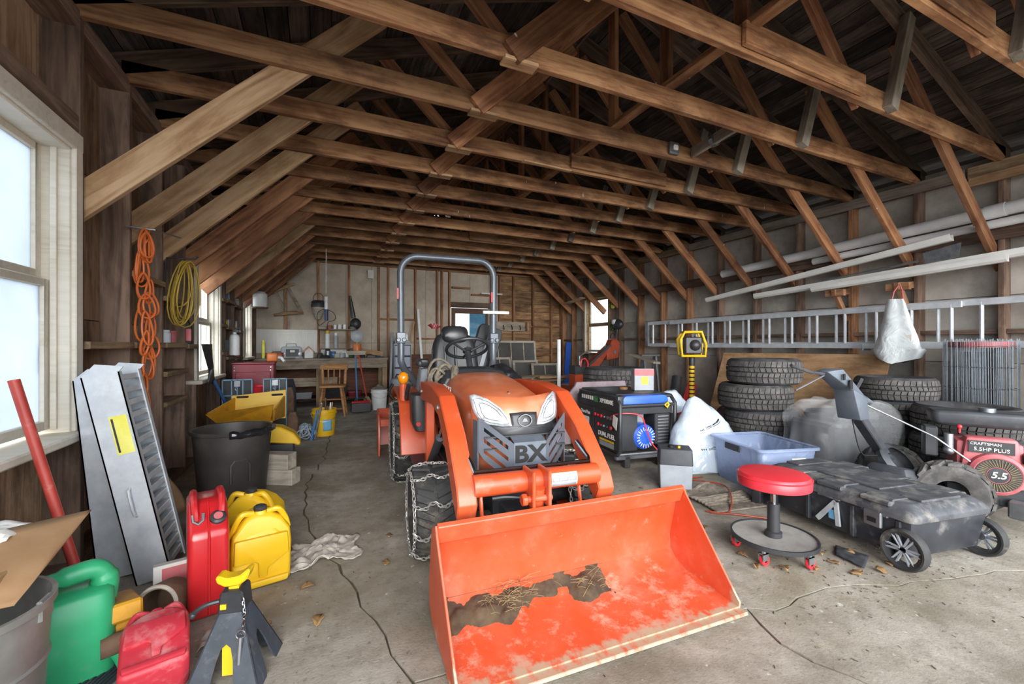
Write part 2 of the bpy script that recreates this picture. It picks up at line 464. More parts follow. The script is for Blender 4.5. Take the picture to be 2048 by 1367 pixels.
# left wall : dark boards
W1, W2, W3 = (1.45, 2.86, .72, 2.16), (5.18, 6.20, .80, 2.05), (8.08, 8.80, .95, 2.00)
ysL = sorted([-.22, .47, 1.08, 1.45, 2.15, 2.86, 2.91, 3.53, 4.14, 4.75, 5.18, 5.69, 6.20, 6.58, 7.19, 7.80, 8.08, 8.44, 8.80, 9.02, 9.63])
wl = wall_bays('wall_left', -1.275, XL, ysL, 2.9, MT['left_board'], [W1, W2, W3], 'y', [(0, .72), (.72, 1.30), (1.30, 2.16), (2.16, 2.95)])
for y in [-.18, .47, 1.08, 1.40, 2.91, 3.53, 4.14, 4.75, 5.13, 6.25, 6.58, 7.19, 7.80, 8.03, 8.85, 9.45]:
    plank('stud', (-1.195, y, 0), (-1.195, y, 2.84), .15, .042, MT['stud_dark'], wl, up=(1, 0, 0))
for z in (2.80, 2.845): plank('top_plate', (-1.195, YF, z), (-1.195, 9.6, z), .15, .042, MT['stud_dark'], wl, up=(1, 0, 0))
plank('sill_plate', (-1.195, YF, .025), (-1.195, 9.6, .025), .15, .045, MT['stud_dark'], wl, up=(1, 0, 0))
for a, b, z in ((1.42, 2.88, 2.26), (5.15, 6.23, 2.13), (8.05, 8.83, 2.06)): plank('header', (-1.195, a, z), (-1.195, b, z), .15, .12, MT['stud_dark'], wl, up=(1, 0, 0))
for a, b, zs in ((2.93, 3.51, (1.15,)), (3.55, 4.12, (1.15, 1.62)), (4.16, 4.73, (.68, .92, 1.15, 1.52)), (4.77, 5.11, (1.14,)), (6.27, 6.56, (1.05, 1.40, 1.72)), (6.60, 7.17, (.98, 1.38, 1.74)), (7.21, 7.78, (.95, 1.36, 1.72))):
    for z in zs: plank('shelf_block', (-1.18, a, z), (-1.18, b, z), .17, .04, MT['stud_light'], wl, up=(1, 0, 0))
# right wall: grey fibreboard
WR = (7.52, 8.44, .98, 2.24)
ysR = sorted([-.22, .47, 1.08, 1.69, 2.30, 2.91, 3.52, 4.13, 4.74, 5.35, 5.96, 6.57, 7.18, 7.52, 7.98, 8.44, 9.0, 9.63])
wr = wall_bays('wall_right', 5.87, XR, ysR, 2.9, MT['fibreboard'], [WR], 'y', [(0, .98), (.98, 1.62), (1.62, 2.24), (2.24, 2.95)])
for y in [-.18, .47, 1.08, 1.69, 2.30, 2.91, 3.52, 4.13, 4.74, 5.35, 5.96, 6.57, 7.18, 7.47, 8.49, 9.0, 9.45]:
    plank('stud', (5.79, y - .002, 0), (5.79, y - .002, 2.78), .14, .042, MT['stud_dark'] if random.random() < .6 else MT['stud_orange'], wr, up=(1, 0, 0))
plank('top_plate', (5.79, YF, 2.80), (5.79, 9.6, 2.80), .14, .05, MT['stud_dark'], wr, up=(1, 0, 0))
for a, b in ((YF, 1.9), (1.92, 5.3), (5.32, 9.5)): plank('plate_face', (5.70, a, 2.80), (5.70, b, 2.80), .11, .03, MT['grey_wood'] if a > 1.8 and a < 3 else MT['stud_light'], wr)
plank('sill_plate', (5.79, YF, .025), (5.79, 9.6, .025), .14, .045, MT['stud_dark'], wr, up=(1, 0, 0))
for a, b in zip(ysR[:-1], ysR[1:]):
    if 7.3 < a < 8.4: continue
    plank('girt', (5.80, a + .025, 1.28), (5.80, b - .025, 1.28), .10, .042, MT['stud_dark'], wr, up=(1, 0, 0))
plank('rail', (5.705, YF, 2.19), (5.705, 6.9, 2.19), .13, .03, MT['stud_dark'], wr)
plank('header', (5.79, 7.49, 2.32), (5.79, 8.47, 2.32), .14, .13, MT['stud_dark'], wr, up=(1, 0, 0))
plank('short_board', (5.66, 1.88, 2.70), (5.66, .2, 2.72), .085, .035, MT['brace_wood'], wr)
# back wall: warm fibreboard, bare boards at the right, a door with a window
DR = (2.78, 3.74, 0, 2.04)
xsB = [-1.25, -.66, -.05, .50, 1.02, 1.60, 2.20, 2.78, 3.26, 3.74, 4.02]
wb = wall_bays('wall_back', 9.62, YB, xsB, 2.9, MT['fibreboard_warm'], [DR], 'x', [(0, 1.2), (1.2, 2.92)])
for x in [-1.2, -.62, -.03, .56, 1.16, 1.36, 1.95, 2.45, 2.56, 2.74, 3.78, 4.0, 4.38, 4.92, 5.45, 5.75]:
    plank('stud', (x, 9.565, 0), (x, 9.565, 2.86), .09, .042, MT['stud_orange'], wb, up=(0, 1, 0))
plank('top_plate', (-1.2, 9.565, 2.88), (5.8, 9.565, 2.88), .09, .045, MT['stud_orange'], wb, up=(0, 1, 0))
plank('header', (2.76, 9.54, 2.10), (3.76, 9.54, 2.10), .12, .05, MT['stud_dark'], wb)
for x0, x1, z in ((1.18, 1.93, 1.72), (1.97, 2.43, 1.30), (2.8, 3.25, 2.5), (3.28, 3.76, 2.35)): plank('blocking', (x0, 9.57, z), (x1, 9.57, z), .08, .04, MT['stud_orange'], wb, up=(0, 1, 0))
z = .01
while z < 2.9:
    h = random.choice((.17, .185, .2)); plank('board', (4.02, 9.63, z + h / 2), (5.86, 9.63, z + h / 2), h - .006, .02, MT['back_board'], wb); z += h
for zz in (.9, 1.62): plank('blocking', (4.4, 9.57, zz), (5.8, 9.57, zz), .06, .04, MT['stud_orange'], wb, up=(0, 1, 0))
# gable boards over the back wall and over the open front
for yy, lab, name in ((9.60, 'back', None), (-.24, 'front', 'wall_front')):
    par = wb if name is None else structure(name)
    for k in range(7):
        z0 = 2.93 + k * .2
        half = (4.18 - z0) / .35
        if half < .2: break
        plank('gable_board', (RX - min(half, 3.55), yy, z0 + .1), (RX + min(half, 3.55), yy, z0 + .1), .195, .02, MT['roof_board'], par)
    if name:
        for x0, x1 in ((-1.3, -.98), (5.55, 5.9)):
            MB().bx(x0, x1, yy - .1, yy + .02, 0, 2.95).build('jamb', MT['stud_light'], par, bevel=.004)
        MB().bx(-.98, 5.55, yy - .08, yy + .02, 2.72, 2.95).build('header', MT['stud_light'], par, bevel=.004)
pm('siding', '#5c5751', '#726c65', 4, .9)
siding(wl, -1.305, -.3, 9.7, 3.0, [W1, W2, W3], 'y', MT['siding'])
siding(wr, 5.905, -.3, 9.7, 3.0, [WR], 'y', MT['siding'])
siding(wb, 9.665, -1.3, 5.9, 3.0, [DR], 'x', MT['siding'])
# ---- ceiling: roof boards
ceil = structure('ceiling')
sl = math.atan(.35)
for sd in (-1, 1):
    n = 26; run = 3.62 / math.cos(sl)
    for k in range(n):
        d0 = run * (k + .5) / n * math.cos(sl)
        x = RX + sd * (3.62 - d0); zc = 2.90 + .35 * (d0 - .04) + .165
        cuts = [-.3, random.uniform(2.0, 4.0), random.uniform(5.2, 7.4), 9.75]
        for a, b in zip(cuts[:-1], cuts[1:]):
            up = Vector((math.cos(sl), 0, math.sin(sl) * (-sd)))
            plank('roof_plank', (x, a + .004, zc + random.uniform(-.003, .003)), (x, b, zc), run / n - random.uniform(.003, .010), .02, MT['roof_board'], ceil, up=up, bevel=0)
# weathered roof skin above the planks
pm('roof_skin', '#23201e', '#34302d', 4, .95)
m = MB()
for sd in (-1, 1): m.hull([(RX, -.5, 4.33), (RX + sd * 4.0, -.5, 2.93), (RX + sd * 4.0, 9.9, 2.93), (RX, 9.9, 4.33)], [(RX, -.5, 4.36), (RX + sd * 4.0, -.5, 2.96), (RX + sd * 4.0, 9.9, 2.96), (RX, 9.9, 4.36)])
m.build('roof_skin', MT['roof_skin'], ceil, smooth=0)
plank('ridge_board', (RX, -.3, 4.17), (RX, 9.7, 4.17), .2, .02, MT['rafter_wood'], ceil)
plank('runner', (2.27, -.2, 3.0), (2.27, 9.5, 3.0), .085, .04, MT['chord_wood'], ceil, up=(1, 0, 0))

# ---- trusses
ORD = ['back-most', 'second', 'third', 'fourth', 'fifth', 'sixth', 'seventh', 'eighth', 'ninth', 'tenth', 'eleventh', 'twelfth', 'thirteenth', 'fourteenth', 'fifteenth', 'sixteenth']
for i, y in enumerate(TY):
    k = len(TY) - 1 - i
    lab = 'brown timber roof truss with knee braces, ' + ('the one against the back wall' if k == 0 else ORD[k] + ' counted from the back wall')
    t = thing('roof_truss', lab, 'roof truss', (0, y, 0), 0, 'roof trusses'); t['kind'] = 'structure'
    def mem(n, a, b, w, mat, dy=0.0, th=.042):
        return plank(n, (a[0], dy, a[1]), (b[0], dy, b[1]), w, th, MT[mat], t)
    mem('bottom_chord', (-1.16, 2.91), (5.76, 2.91), .14, 'chord_wood')
    for sd, ex in ((-1, -1.3), (1, 5.9)):
        xe = ex; xr = RX
        off = .07
        mem('rafter', (xe, raf(xe) + off), (xr, raf(xr - .001) + off), .14, 'rafter_wood')
    # knee braces, fastened to the far side of studs and chords
    if y > 2.8: mem('knee_brace', (-1.25, 1.795), (.36, 3.36), .15, 'brace_wood' if y < 4.5 or k == 4 else 'web_wood', .045)
    mem('knee_brace', (5.86, 1.89), (3.98, 3.46), .12, 'web_wood', .045)
    # webs: outer ones to the rafters, inner ones to the ridge
    mem('web', (1.12, 2.88), (.46, 3.50), .09, 'web_wood', .044)
    mem('web', (1.02, 2.86), (2.22, 4.02), .14, 'web_wood', -.044)
    mem('web', (3.50, 2.86), (2.38, 4.02), .10, 'web_wood', .044)
    mem('web', (3.72, 2.84), (3.97, 3.58), .09, 'grey_wood', -.05, .06)
    mem('king_post', (2.30, 2.99), (2.30, 4.08), .09, 'web_wood', .044)
    mem('gusset_block', (.98, 2.835), (1.20, 2.835), .02, 'brace_wood', -.005, .09)
    if k in (4, 9, 12, 15, 13): mem('splice_board', (2.2, 2.93), (3.4, 2.93), .135, 'chord_wood', -.043, .03)

# ---- windows
pm('glass_frost', '#e8eef4', rough=.6)
def frosted():
    m, nt, P, N, L = nodes('frosted_pane')
    out = N['Material Output']; tl = N.new('ShaderNodeBsdfTranslucent'); tr = N.new('ShaderNodeBsdfTransparent'); mx = N.new('ShaderNodeMixShader')
    v = coords(N, L, (1, 1, 1)); f = nz(N, L, v, 2.5, 4)
    c = ramp(N, L, f, [(.35, '#b2b8be'), (.65, '#bcc2c8')]); L.new(c, tl.inputs[0])
    tr.inputs[0].default_value = (.92, .95, 1, 1); mx.inputs[0].default_value = .12
    L.new(tl.outputs[0], mx.inputs[1]); L.new(tr.outputs[0], mx.inputs[2]); L.new(mx.outputs[0], out.inputs['Surface']); return m
FROST = frosted()
def clear():
    m, nt, P, N, L = nodes('clear_pane')
    out = N['Material Output']; gl = N.new('ShaderNodeBsdfGlossy'); gl.inputs['Roughness'].default_value = .05; tr = N.new('ShaderNodeBsdfTransparent'); mx = N.new('ShaderNodeMixShader')
    tr.inputs[0].default_value = (.93, .96, .97, 1); mx.inputs[0].default_value = .05
    L.new(tr.outputs[0], mx.inputs[1]); L.new(gl.outputs[0], mx.inputs[2]); L.new(mx.outputs[0], out.inputs['Surface']); return m
CLEAR = clear()
pm('blue_tape', '#2f7fc0', rough=.6)
def window_y(name, x, dirn, y0, y1, z0, z1, rail, pane, framemat, casing=.10, sill=True):
    """double-hung window in a side wall; dirn = +1 interior towards +x"""
    w = structure(name); d = dirn
    def b(n, xa, xb, ya, yb, za, zb, mt, bev=.004): return MB().bx(min(xa, xb), max(xa, xb), ya, yb, za, zb).build(n, mt, w, bevel=bev)
    for a, c in ((y0 - .03, y0), (y1, y1 + .03)): b('jamb', x, x + d * .17, a, c, z0 - .03, z1 + .03, framemat)
    b('head', x, x + d * .17, y0 - .03, y1 + .03, z1, z1 + .03, framemat)
    for a, c in ((y0 - casing, y0 - .01), (y1 + .01, y1 + casing)): b('casing', x + d * .165, x + d * .19, a, c, z0 - .02, z1 + .09, framemat)
    b('casing', x + d * .165, x + d * .192, y0 - casing, y1 + casing, z1 + .012, z1 + .10, framemat)
    if sill: b('sill', x + d * .0, x + d * .235, y0 - casing, y1 + casing, z0 - .06, z0 - .02, framemat, .008)
    for k, (za, zb, dx) in enumerate(((z0, rail, .06), (rail, z1, .03))):
        s = MB(); t = .045
        X0, X1 = sorted((x + d * dx, x + d * (dx + .035)))
        s.bx(X0, X1, y0, y0 + t, za, zb); s.bx(X0, X1, y1 - t, y1, za, zb); s.bx(X0, X1, y0 + t, y1 - t, za, za + t); s.bx(X0, X1, y0 + t, y1 - t, zb - t * .8, zb)
        so = s.build('sash', framemat, w, bevel=.003)
        p = MB(); p.bx(min(x + d * (dx + .014), x + d * (dx + .018)), max(x + d * (dx + .014), x + d * (dx + .018)), y0 + t, y1 - t, za + t, zb - t * .8)
        p.build('pane', pane, so, smooth=0)
    for yy in (y0 + .003, y1 - .015): b('stop', x + d * .10, x + d * .125, yy, yy + .012, z0, z1, framemat, .002)
    return w
w1 = window_y('window_1', -1.30, 1, 1.47, 2.82, .74, 2.12, 1.47, FROST, MT['white_wood'], casing=.075)
for z0 in (1.02, 1.30): MB().bx(-1.2395, -1.238, 2.765, 2.795, z0, z0 + .13).build('tape', MT['blue_tape'], w1, smooth=0)
w2 = window_y('window_2', -1.30, 1, 5.20, 6.18, .82, 2.03, 1.42, CLEAR, MT['white_wood'])
MB().bx(-1.262, -1.26, 5.26, 5.40, .86, 1.36).build('tape', MT['blue_tape'], w2, smooth=0)
w3 = window_y('window_3', -1.30, 1, 8.10, 8.78, .97, 1.98, 1.45, CLEAR, MT['white_wood'])
w4 = window_y('window_4', 5.90, -1, 7.54, 8.42, 1.0, 2.22, 1.62, CLEAR, MT['stud_light'], casing=.08)
MB().bx(5.695, 5.715, 8.36, 8.42, 1.02, 2.2).build('side_trim', MT['white_wood'], w4, bevel=.003)
# ---- door in the back wall
dr = structure('door_1')
pm('door_paint', '#5a4133', '#6b4f3e', 3, .7, bump=.2)
MB().bx(2.80, 3.72, 9.60, 9.64, .02, 1.06).build('door_leaf', MT['door_paint'], dr, bevel=.004)
for x0, x1, z0, z1 in ((2.80, 2.90, 1.06, 2.03), (3.66, 3.72, 1.06, 2.03), (2.90, 3.66, 1.90, 2.03)): MB().bx(x0, x1, 9.60, 9.64, z0, z1).build('door_frame', MT['door_paint'], dr, bevel=.003)
MB().bx(2.90, 3.66, 9.615, 9.62, 1.06, 1.90).build('pane', CLEAR, dr, smooth=0)
pm('blue_sheet', '#5f9fc4', '#76b4d6', 5, .7)
MB().bx(3.25, 3.66, 9.625, 9.635, 1.10, 1.90).build('blue_blind', MT['blue_sheet'], dr, smooth=0)
# ================================================================== TRACTOR
pm('orange_paint', '#bf4a25', '#c75632', 3, .38, dust=.45, dustc='#c4978a', dscale=5, dthr=.56, coat=.2)
pm('orange_hood', '#c2623b', '#cb714b', 2, .32, dust=.5, dustc='#cf9a80', dscale=2.2, dthr=.5, coat=.3)
pm('dark_metal', '#3a3c40', '#484b50', 8, .5, .2, dust=.5, dustc='#6b6358', dthr=.56)
pm('rubber', '#2a2a2b', '#393938', 10, .75, dust=.7, dustc='#8d8272', dscale=6, dthr=.55, bump=.3)
pm('tyre_old', '#2e2e31', '#3f3f42', 9, .8, dust=.55, dustc='#6d6a66', dscale=7, dthr=.52, bump=.3)
pm('chain_steel', '#9d9a95', '#bab7b2', 20, .42, .4)
pm('chrome', '#c9ccd0', rough=.16, metal=1)
pm('steel_dull', '#8e9196', '#a7a9ad', 9, .4, .85, dust=.3, dustc='#8d8478')
pm('guard_grey', '#626a75', '#707883', 6, .35, .35, dust=.35, dustc='#8a857d', dthr=.58)
pm('black_plastic', '#292a2d', '#353639', 8, .42, dust=.35, dustc='#5d5952', dthr=.58)
pm('black_matte', '#131314', rough=.7)
pm('seat_vinyl', '#26282a', '#2e3032', 8, .33, spec=.6)
pm('rops_grey', '#5b6168', '#676d74', 8, .35, .3)
pm('lamp_lens', '#aab0b5', '#eef0f2', 26, .08, .25, coat=.6)
pm('lamp_grey', '#8b9096', rough=.2, metal=.5)
pm('white_paint', '#e4e2de', rough=.5)
pm('grey_paint', '#8f949b', '#a0a5ab', 6, .5)
pm('amber', '#e08a16', rough=.15, coat=.6)
pm('mud', '#3b3025', '#574936', 14, .95, bump=.8, bscale=40)
pm('red_plastic', '#b3282a', rough=.4)
pm('decal_white', '#e9e6e1', rough=.5)
def bucket_mat():
    m, nt, P, N, L = nodes('bucket_paint')
    tc = N.new('ShaderNodeTexCoord'); v = tc.outputs['Object']
    sep = N.new('ShaderNodeSeparateXYZ'); L.new(v, sep.inputs[0])
    a = nz(N, L, v, 5, 7, .65); b = nz(N, L, v, 22, 6, .7)
    col = ramp(N, L, a, [(.38, '#bf4a26'), (.55, '#c45334'), (.72, '#c86a52')])
    mp = N.new('ShaderNodeMapping'); mp.inputs['Scale'].default_value = (26, 14, 14); L.new(v, mp.inputs[0])
    scr = nz(N, L, mp.outputs[0], 1, 4, .6)
    # bare scoured steel and dried clay low down in the shell, with ragged edges
    zz = N.new('ShaderNodeMapRange'); L.new(sep.outputs['Z'], zz.inputs[0]); zz.inputs[1].default_value = .15; zz.inputs[2].default_value = -.02; zz.inputs[3].default_value = -.12; zz.inputs[4].default_value = .26
    ad = N.new('ShaderNodeMath'); ad.operation = 'ADD'; L.new(zz.outputs[0], ad.inputs[0]); L.new(nz(N, L, v, 7, 9, .75), ad.inputs[1])
    col = mixc(N, L, ramp(N, L, ad.outputs[0], [(.68, (0, 0, 0, 1)), (.80, (.75, .75, .75, 1))]), col, '#b39c86')
    col = mixc(N, L, ramp(N, L, b, [(.62, (0, 0, 0, 1)), (.75, (.6, .6, .6, 1))]), col, '#cc8b78')
    yy = N.new('ShaderNodeMapRange'); L.new(sep.outputs['Y'], yy.inputs[0]); yy.inputs[1].default_value = -.335; yy.inputs[2].default_value = -.385; yy.inputs[3].default_value = -.2; yy.inputs[4].default_value = .26
    a2 = N.new('ShaderNodeMath'); a2.operation = 'ADD'; L.new(yy.outputs[0], a2.inputs[0]); L.new(scr, a2.inputs[1])
    col = mixc(N, L, ramp(N, L, a2.outputs[0], [(.6, (0, 0, 0, 1)), (.78, (.9, .9, .9, 1))]), col, '#a8977f')
    L.new(col, P.inputs['Base Color']); P.inputs['Roughness'].default_value = .42; P.inputs['Coat Weight'].default_value = .15
    return m
BUCK = bucket_mat()

TR = thing('compact_tractor', 'orange compact tractor with front loader bucket and tyre chains', 'tractor', (.99, 2.30, 0), math.radians(-5))
def tyre_mesh(m, R, w, rim, lug=0, nl=18, ax='x', c=(0, 0, 0), seg=40, groove=False):
    """tyre about local x axis"""
    Mx = Matrix.Translation(c) @ (Matrix.Rotation(PI / 2, 4, 'Y') if ax == 'x' else Matrix.Identity(4))
    h = w / 2
    prof = [(rim, -h * .72), (rim + (R - rim) * .35, -h * .98), (R - (R - rim) * .25, -h * 1.0), (R * .985 - .004, -h * .84), (R - .004, -h * .62)]
    if groove:
        g = .010
        for a in (-.32, .0, .32):
            prof += [(R, h * (a - .09)), (R - g, h * (a - .05)), (R - g, h * (a + .05)), (R, h * (a + .09))]
    else: prof += [(R, -h * .3), (R, h * .3)]
    prof += [(R - .004, h * .62), (R * .985 - .004, h * .84), (R - (R - rim) * .25, h * 1.0), (rim + (R - rim) * .35, h * .98), (rim, h * .72), (rim - .012, h * .6), (rim - .012, -h * .6)]
    m.lathe(prof, seg, Mx, closed=True)
    if lug:
        for k in range(nl):
            for sd in (-1, 1):
                a = 2 * PI * (k + (.5 if sd > 0 else 0)) / nl; a2 = a + .5 * 2 * PI / nl * 1.1
                def q(ang, x, r): return Mx @ Vector((r * math.cos(ang), r * math.sin(ang), x))
                da = .1 * 18 / nl
                bot = [q(a - da, sd * h * .97, R * .97), q(a + da, sd * h * .97, R * .97), q(a2 + da * .8, sd * .01, R - .002), q(a2 - da * .8, sd * .01, R - .002)]
                top = [q(a - da * .8, sd * h * .93, R + lug * .5), q(a + da * .8, sd * h * .93, R + lug * .5), q(a2 + da * .6, sd * .01, R + lug), q(a2 - da * .6, sd * .01, R + lug)]
                m.hull(bot, top)
    return m
def link(m, p, d, u, L=.026, W=.014, r=.0028):
    d = Vector(d).normalized(); u = Vector(u); u = (u - d * u.dot(d)).normalized()
    pts = []
    for k in range(8):
        t = 2 * PI * k / 8
        pts.append(Vector(p) + d * (math.cos(t) * L / 2) + u * (math.sin(t) * W / 2))
    m.tube(pts, r, 4, closed=True)
def chain_path(m, pts, pitch=.020, **kw):
    pts = [Vector(p) for p in pts]; s = 0; k = 0
    for a, b in zip(pts[:-1], pts[1:]):
        L = (b - a).length; d = (b - a) / L
        while s < L:
            n = d.orthogonal().normalized(); n2 = d.cross(n)
            link(m, a + d * s, d, n if k % 2 else n2, **kw); s += pitch; k += 1
        s -= L
def tractor_wheel(name, R, w, rim, c, side, nch):
    root = bpy.data.objects.new(name, None); COL.objects.link(root); root.parent = TR; root.location = c
    m = tyre_mesh(MB(), R, w, rim, .012, 20); m.build('tyre', MT['rubber'], root)
    r = MB(); Mx = Matrix.Rotation(PI / 2, 4, 'Y')
    r.lathe([(rim + .004, -w * .36), (rim - .02, -w * .3), (rim * .6, -w * .05), (.03, -w * .02), (.03, w * .02), (rim * .6, w * .02), (rim - .02, w * .3), (rim + .004, w * .36)], 28, Mx, closed=True)
    for k in range(5):
        a = 2 * PI * k / 5; r.cyl((side * w * .02, .06 * math.cos(a), .06 * math.sin(a)), (side * w * .08, .06 * math.cos(a), .06 * math.sin(a)), .009, seg=6)
    r.build('rim', MT['decal_white'] if False else MT['orange_paint'], root)
    ch = MB(); h = w / 2
    for sd in (-1, 1):
        rr_ = R * .90; n = 40
        chain_path(ch, [(sd * h * 1.04, rr_ * math.cos(2 * PI * k / n), rr_ * math.sin(2 * PI * k / n)) for k in range(n + 1)], pitch=.026, L=.034, W=.016)
    for k in range(nch):
        a = 2 * PI * (k + .3) / nch; pts = []
        for j in range(9):
            t = -1 + 2 * j / 8; rad = R + .016 - (.10 * R if abs(t) > .9 else (.02 * R if abs(t) > .7 else 0)); aa = a + (.10 if j % 4 in (1, 2) else -.04) * .6
            pts.append((t * h * 1.04, rad * math.cos(aa), rad * math.sin(aa)))
        chain_path(ch, pts, pitch=.021, L=.030, W=.016)
    co = ch.build('tyre_chain', MT['chain_steel'], root); co['kind'] = 'stuff'
tractor_wheel('front_wheel', .232, .205, .11, (-.435, -.02, .245), -1, 10)
tractor_wheel('front_wheel', .232, .205, .11, (.435, -.02, .245), 1, 10)
tractor_wheel('rear_wheel', .335, .29, .16, (-.405, 1.36, .345), -1, 12)
tractor_wheel('rear_wheel', .335, .29, .16, (.405, 1.36, .345), 1, 12)
# chassis and axles
m = MB(); m.bx(-.15, .15, -.28, 1.3, .26, .52); m.bx(-.20, .20, .9, 1.75, .24, .62); m.bx(-.12, .12, -.45, -.2, .22, .34); m.bx(-.26, .26, .45, .9, .30, .36)
m.build('chassis', MT['dark_metal'], TR, bevel=.01)
m = MB(); m.cyl((-.40, -.02, .245), (.40, -.02, .245), .045); m.cyl((-.06, -.02, .25), (.06, -.02, .25), .075); m.build('front_axle', MT['dark_metal'], TR)
m = MB(); m.cyl((-.40, 1.36, .345), (.40, 1.36, .345), .07); m.build('rear_axle', MT['dark_metal'], TR)
# hood
def ringsec(v, hw, zt, zb, n=18, e1=.42, e2=.62):
    out = []
    for k in range(n + 1):
        t = PI * k / n; c, s = math.cos(t), math.sin(t)
        out.append((-hw * math.copysign(abs(c) ** e1, c), v, zb + (zt - zb) * abs(s) ** e2))
    return out
m = MB()
loft(m, [ringsec(*a) for a in ((-.225, .215, .835, .47), (-.17, .238, .862, .47), (-.06, .252, .888, .47), (.12, .262, .915, .47), (.33, .268, .942, .47), (.52, .268, .958, .47), (.62, .262, .955, .47), (.64, .255, .945, .47))])
hood = m.build('hood', MT['orange_hood'], TR, smooth=45)
def vn(x, z): return -.345 + 2.0 * x * x + (1.9 * (z - .70) ** 2 if z > .70 else .15 * (.70 - z))
def patch(name, poly, mat, par, off, th=.006, rings=4):
    cx = sum(p[0] for p in poly) / len(poly); cz = sum(p[1] for p in poly) / len(poly)
    dens = []
    for a, b in zip(poly, poly[1:] + poly[:1]):
        for k in range(3): dens.append((a[0] + (b[0] - a[0]) * k / 3, a[1] + (b[1] - a[1]) * k / 3))
    m = MB(); vs_ = [(cx, vn(cx, cz) - off, cz)]; n = len(dens); fs = []
    for r in range(1, rings + 1):
        for p in dens:
            x = cx + (p[0] - cx) * r / rings; z = cz + (p[1] - cz) * r / rings; vs_.append((x, vn(x, z) - off, z))
    for k in range(n): fs.append([0, 1 + k, 1 + (k + 1) % n])
    for r in range(rings - 1):
        for k in range(n): a = 1 + r * n; fs.append([a + k, a + n + k, a + n + (k + 1) % n, a + (k + 1) % n])
    m.add(vs_, fs); return m.build(name, mat, par, solid=th, smooth=60)
patch('nose', [(-.245, .86), (-.2, .885), (0, .875), (.2, .885), (.245, .86), (.25, .70), (.235, .5), (0, .47), (-.235, .5), (-.25, .70)], MT['orange_hood'], hood, 0)
HL = [(-.252, .878), (-.225, .888), (-.17, .868), (-.115, .825), (-.08, .775), (-.068, .738), (-.11, .735), (-.17, .742), (-.215, .757), (-.238, .80)]
for sgn in (1, -1):
    p = [(sgn * x, z) for x, z in HL]
    if sgn < 0: p = p[::-1]
    hl = patch('headlight', p, MT['lamp_lens'], TR, .010, .010)
    for q, s_ in ((.80, .0), (.55, .01)):
        cx = sum(a for a, b in p) / len(p); cz = sum(b for a, b in p) / len(p)
        pp = [(cx + (a - cx) * q, cz + (b - cz) * q) for a, b in p]
        k = MB(); k.tube([(a, vn(a, b) - .017, b) for a, b in pp], .0022, 5, closed=True); k.build('reflector_edge', MT['lamp_grey'], hl)
patch('nose_panel', [(-.075, .80), (0, .805), (.075, .80), (.068, .738), (.11, .73), (.22, .75), (.225, .68), (.1, .665), (-.1, .665), (-.225, .68), (-.22, .75), (-.11, .73), (-.068, .738)], MT['black_plastic'], TR, .006)
m = MB(); m.tube([(.036 * math.cos(t) , vn(0, .765) - .014, .765 + .03 * math.sin(t)) for t in [2 * PI * k / 20 for k in range(20)]], .004, 6, closed=True)
m.prism([(-.016, .757), (.016, .757), (.006, .775), (-.006, .775)], vn(0, .765) - .014, vn(0, .765) - .008, 'y'); m.build('emblem', MT['chrome'], TR)
m = MB(); loft(m, [[(x, -.10 + v, .872 + z) for x, z in ((-.012, 0), (.012, 0), (.004, .012), (-.004, .012))] for v in (0, .012)] + [[(x * .3, -.06, .886) for x in (-.012, .012, .004, -.004)]]); m.build('hood_latch', MT['chrome'], TR)
m = MB()
for k in range(16):
    x = -.21 + .028 * k; m.bx(x, x + .012, vn(x, .66) - .02, vn(x, .66) - .01, .635, .69)
m.bx(-.22, .22, -.365, -.355, .63, .636); m.bx(-.22, .22, -.365, -.355, .689, .695); m.build('grille_mesh', MT['black_plastic'], TR)
for sgn in (-1, 1):
    m = MB(); m.prism([(-.05, .50), (.30, .50), (.36, .56), (.30, .80), (.18, .84), (.02, .78), (-.08, .64)], sgn * .262, sgn * .272, 'x'); m.build('side_grille', MT['black_plastic'], TR, bevel=.004)
    text('lettering', 'KUBOTA', .07, MT['decal_white'], hood, face_M((sgn * .272, .36, .86), (0, -sgn * -1 if sgn > 0 else -1, 0), (sgn * -.15, 0, 1)), .001)
# grille guard
def guard():
    m = MB(); t = .006
    def P3(s, q, sgn):
        x = .085 + .155 * s; v = -.415 + .10 * s; zt = .665 + .125 * s; zb = .485 + .02 * s if s < .5 else .495 + .24 * (s - .5)
        return (sgn * x, v, zb + (zt - zb) * q)
    ss = [0, .16, .84, 1.0]; qs = [0, .18, .28, .46, .56, .74, .84, 1]
    for sgn in (1, -1):
        for i in range(3):
            for j in range(7):
                if i == 1 and j % 2 == 1: continue
                a = [P3(ss[i], qs[j], sgn), P3(ss[i + 1], qs[j], sgn), P3(ss[i + 1], qs[j + 1], sgn), P3(ss[i], qs[j + 1], sgn)]
                m.hull(a, [(x, y - t, z) for x, y, z in a])
        m.beam((sgn * .24, -.315, .62), (sgn * .25, -.26, .62), .30, .006)
    m.bx(-.085, .085, -.421, -.415, .555, .665); m.bx(-.085, -.05, -.421, -.415, .485, .555); m.bx(.05, .085, -.421, -.415, .485, .555); m.bx(-.05, .05, -.421, -.415, .485, .51)
    m.hull([(-.085, -.421, .665), (.085, -.421, .665), (.085, -.36, .685), (-.085, -.36, .685)], [(-.085, -.421, .67), (.085, -.421, .67), (.085, -.36, .69), (-.085, -.36, .69)])
    return m
gd = guard().build('grille_guard', MT['guard_grey'], TR, smooth=20)
text('lettering', 'BX', .115, MT['black_matte'], gd, face_M((0, -.4225, .608), (1, 0, 0), (0, 0, 1)), .001, bold=.004, sx=1.15)
MB().bx(-.045, .045, -.4205, -.417, .513, .55).build('plate', MT['steel_dull'], gd)
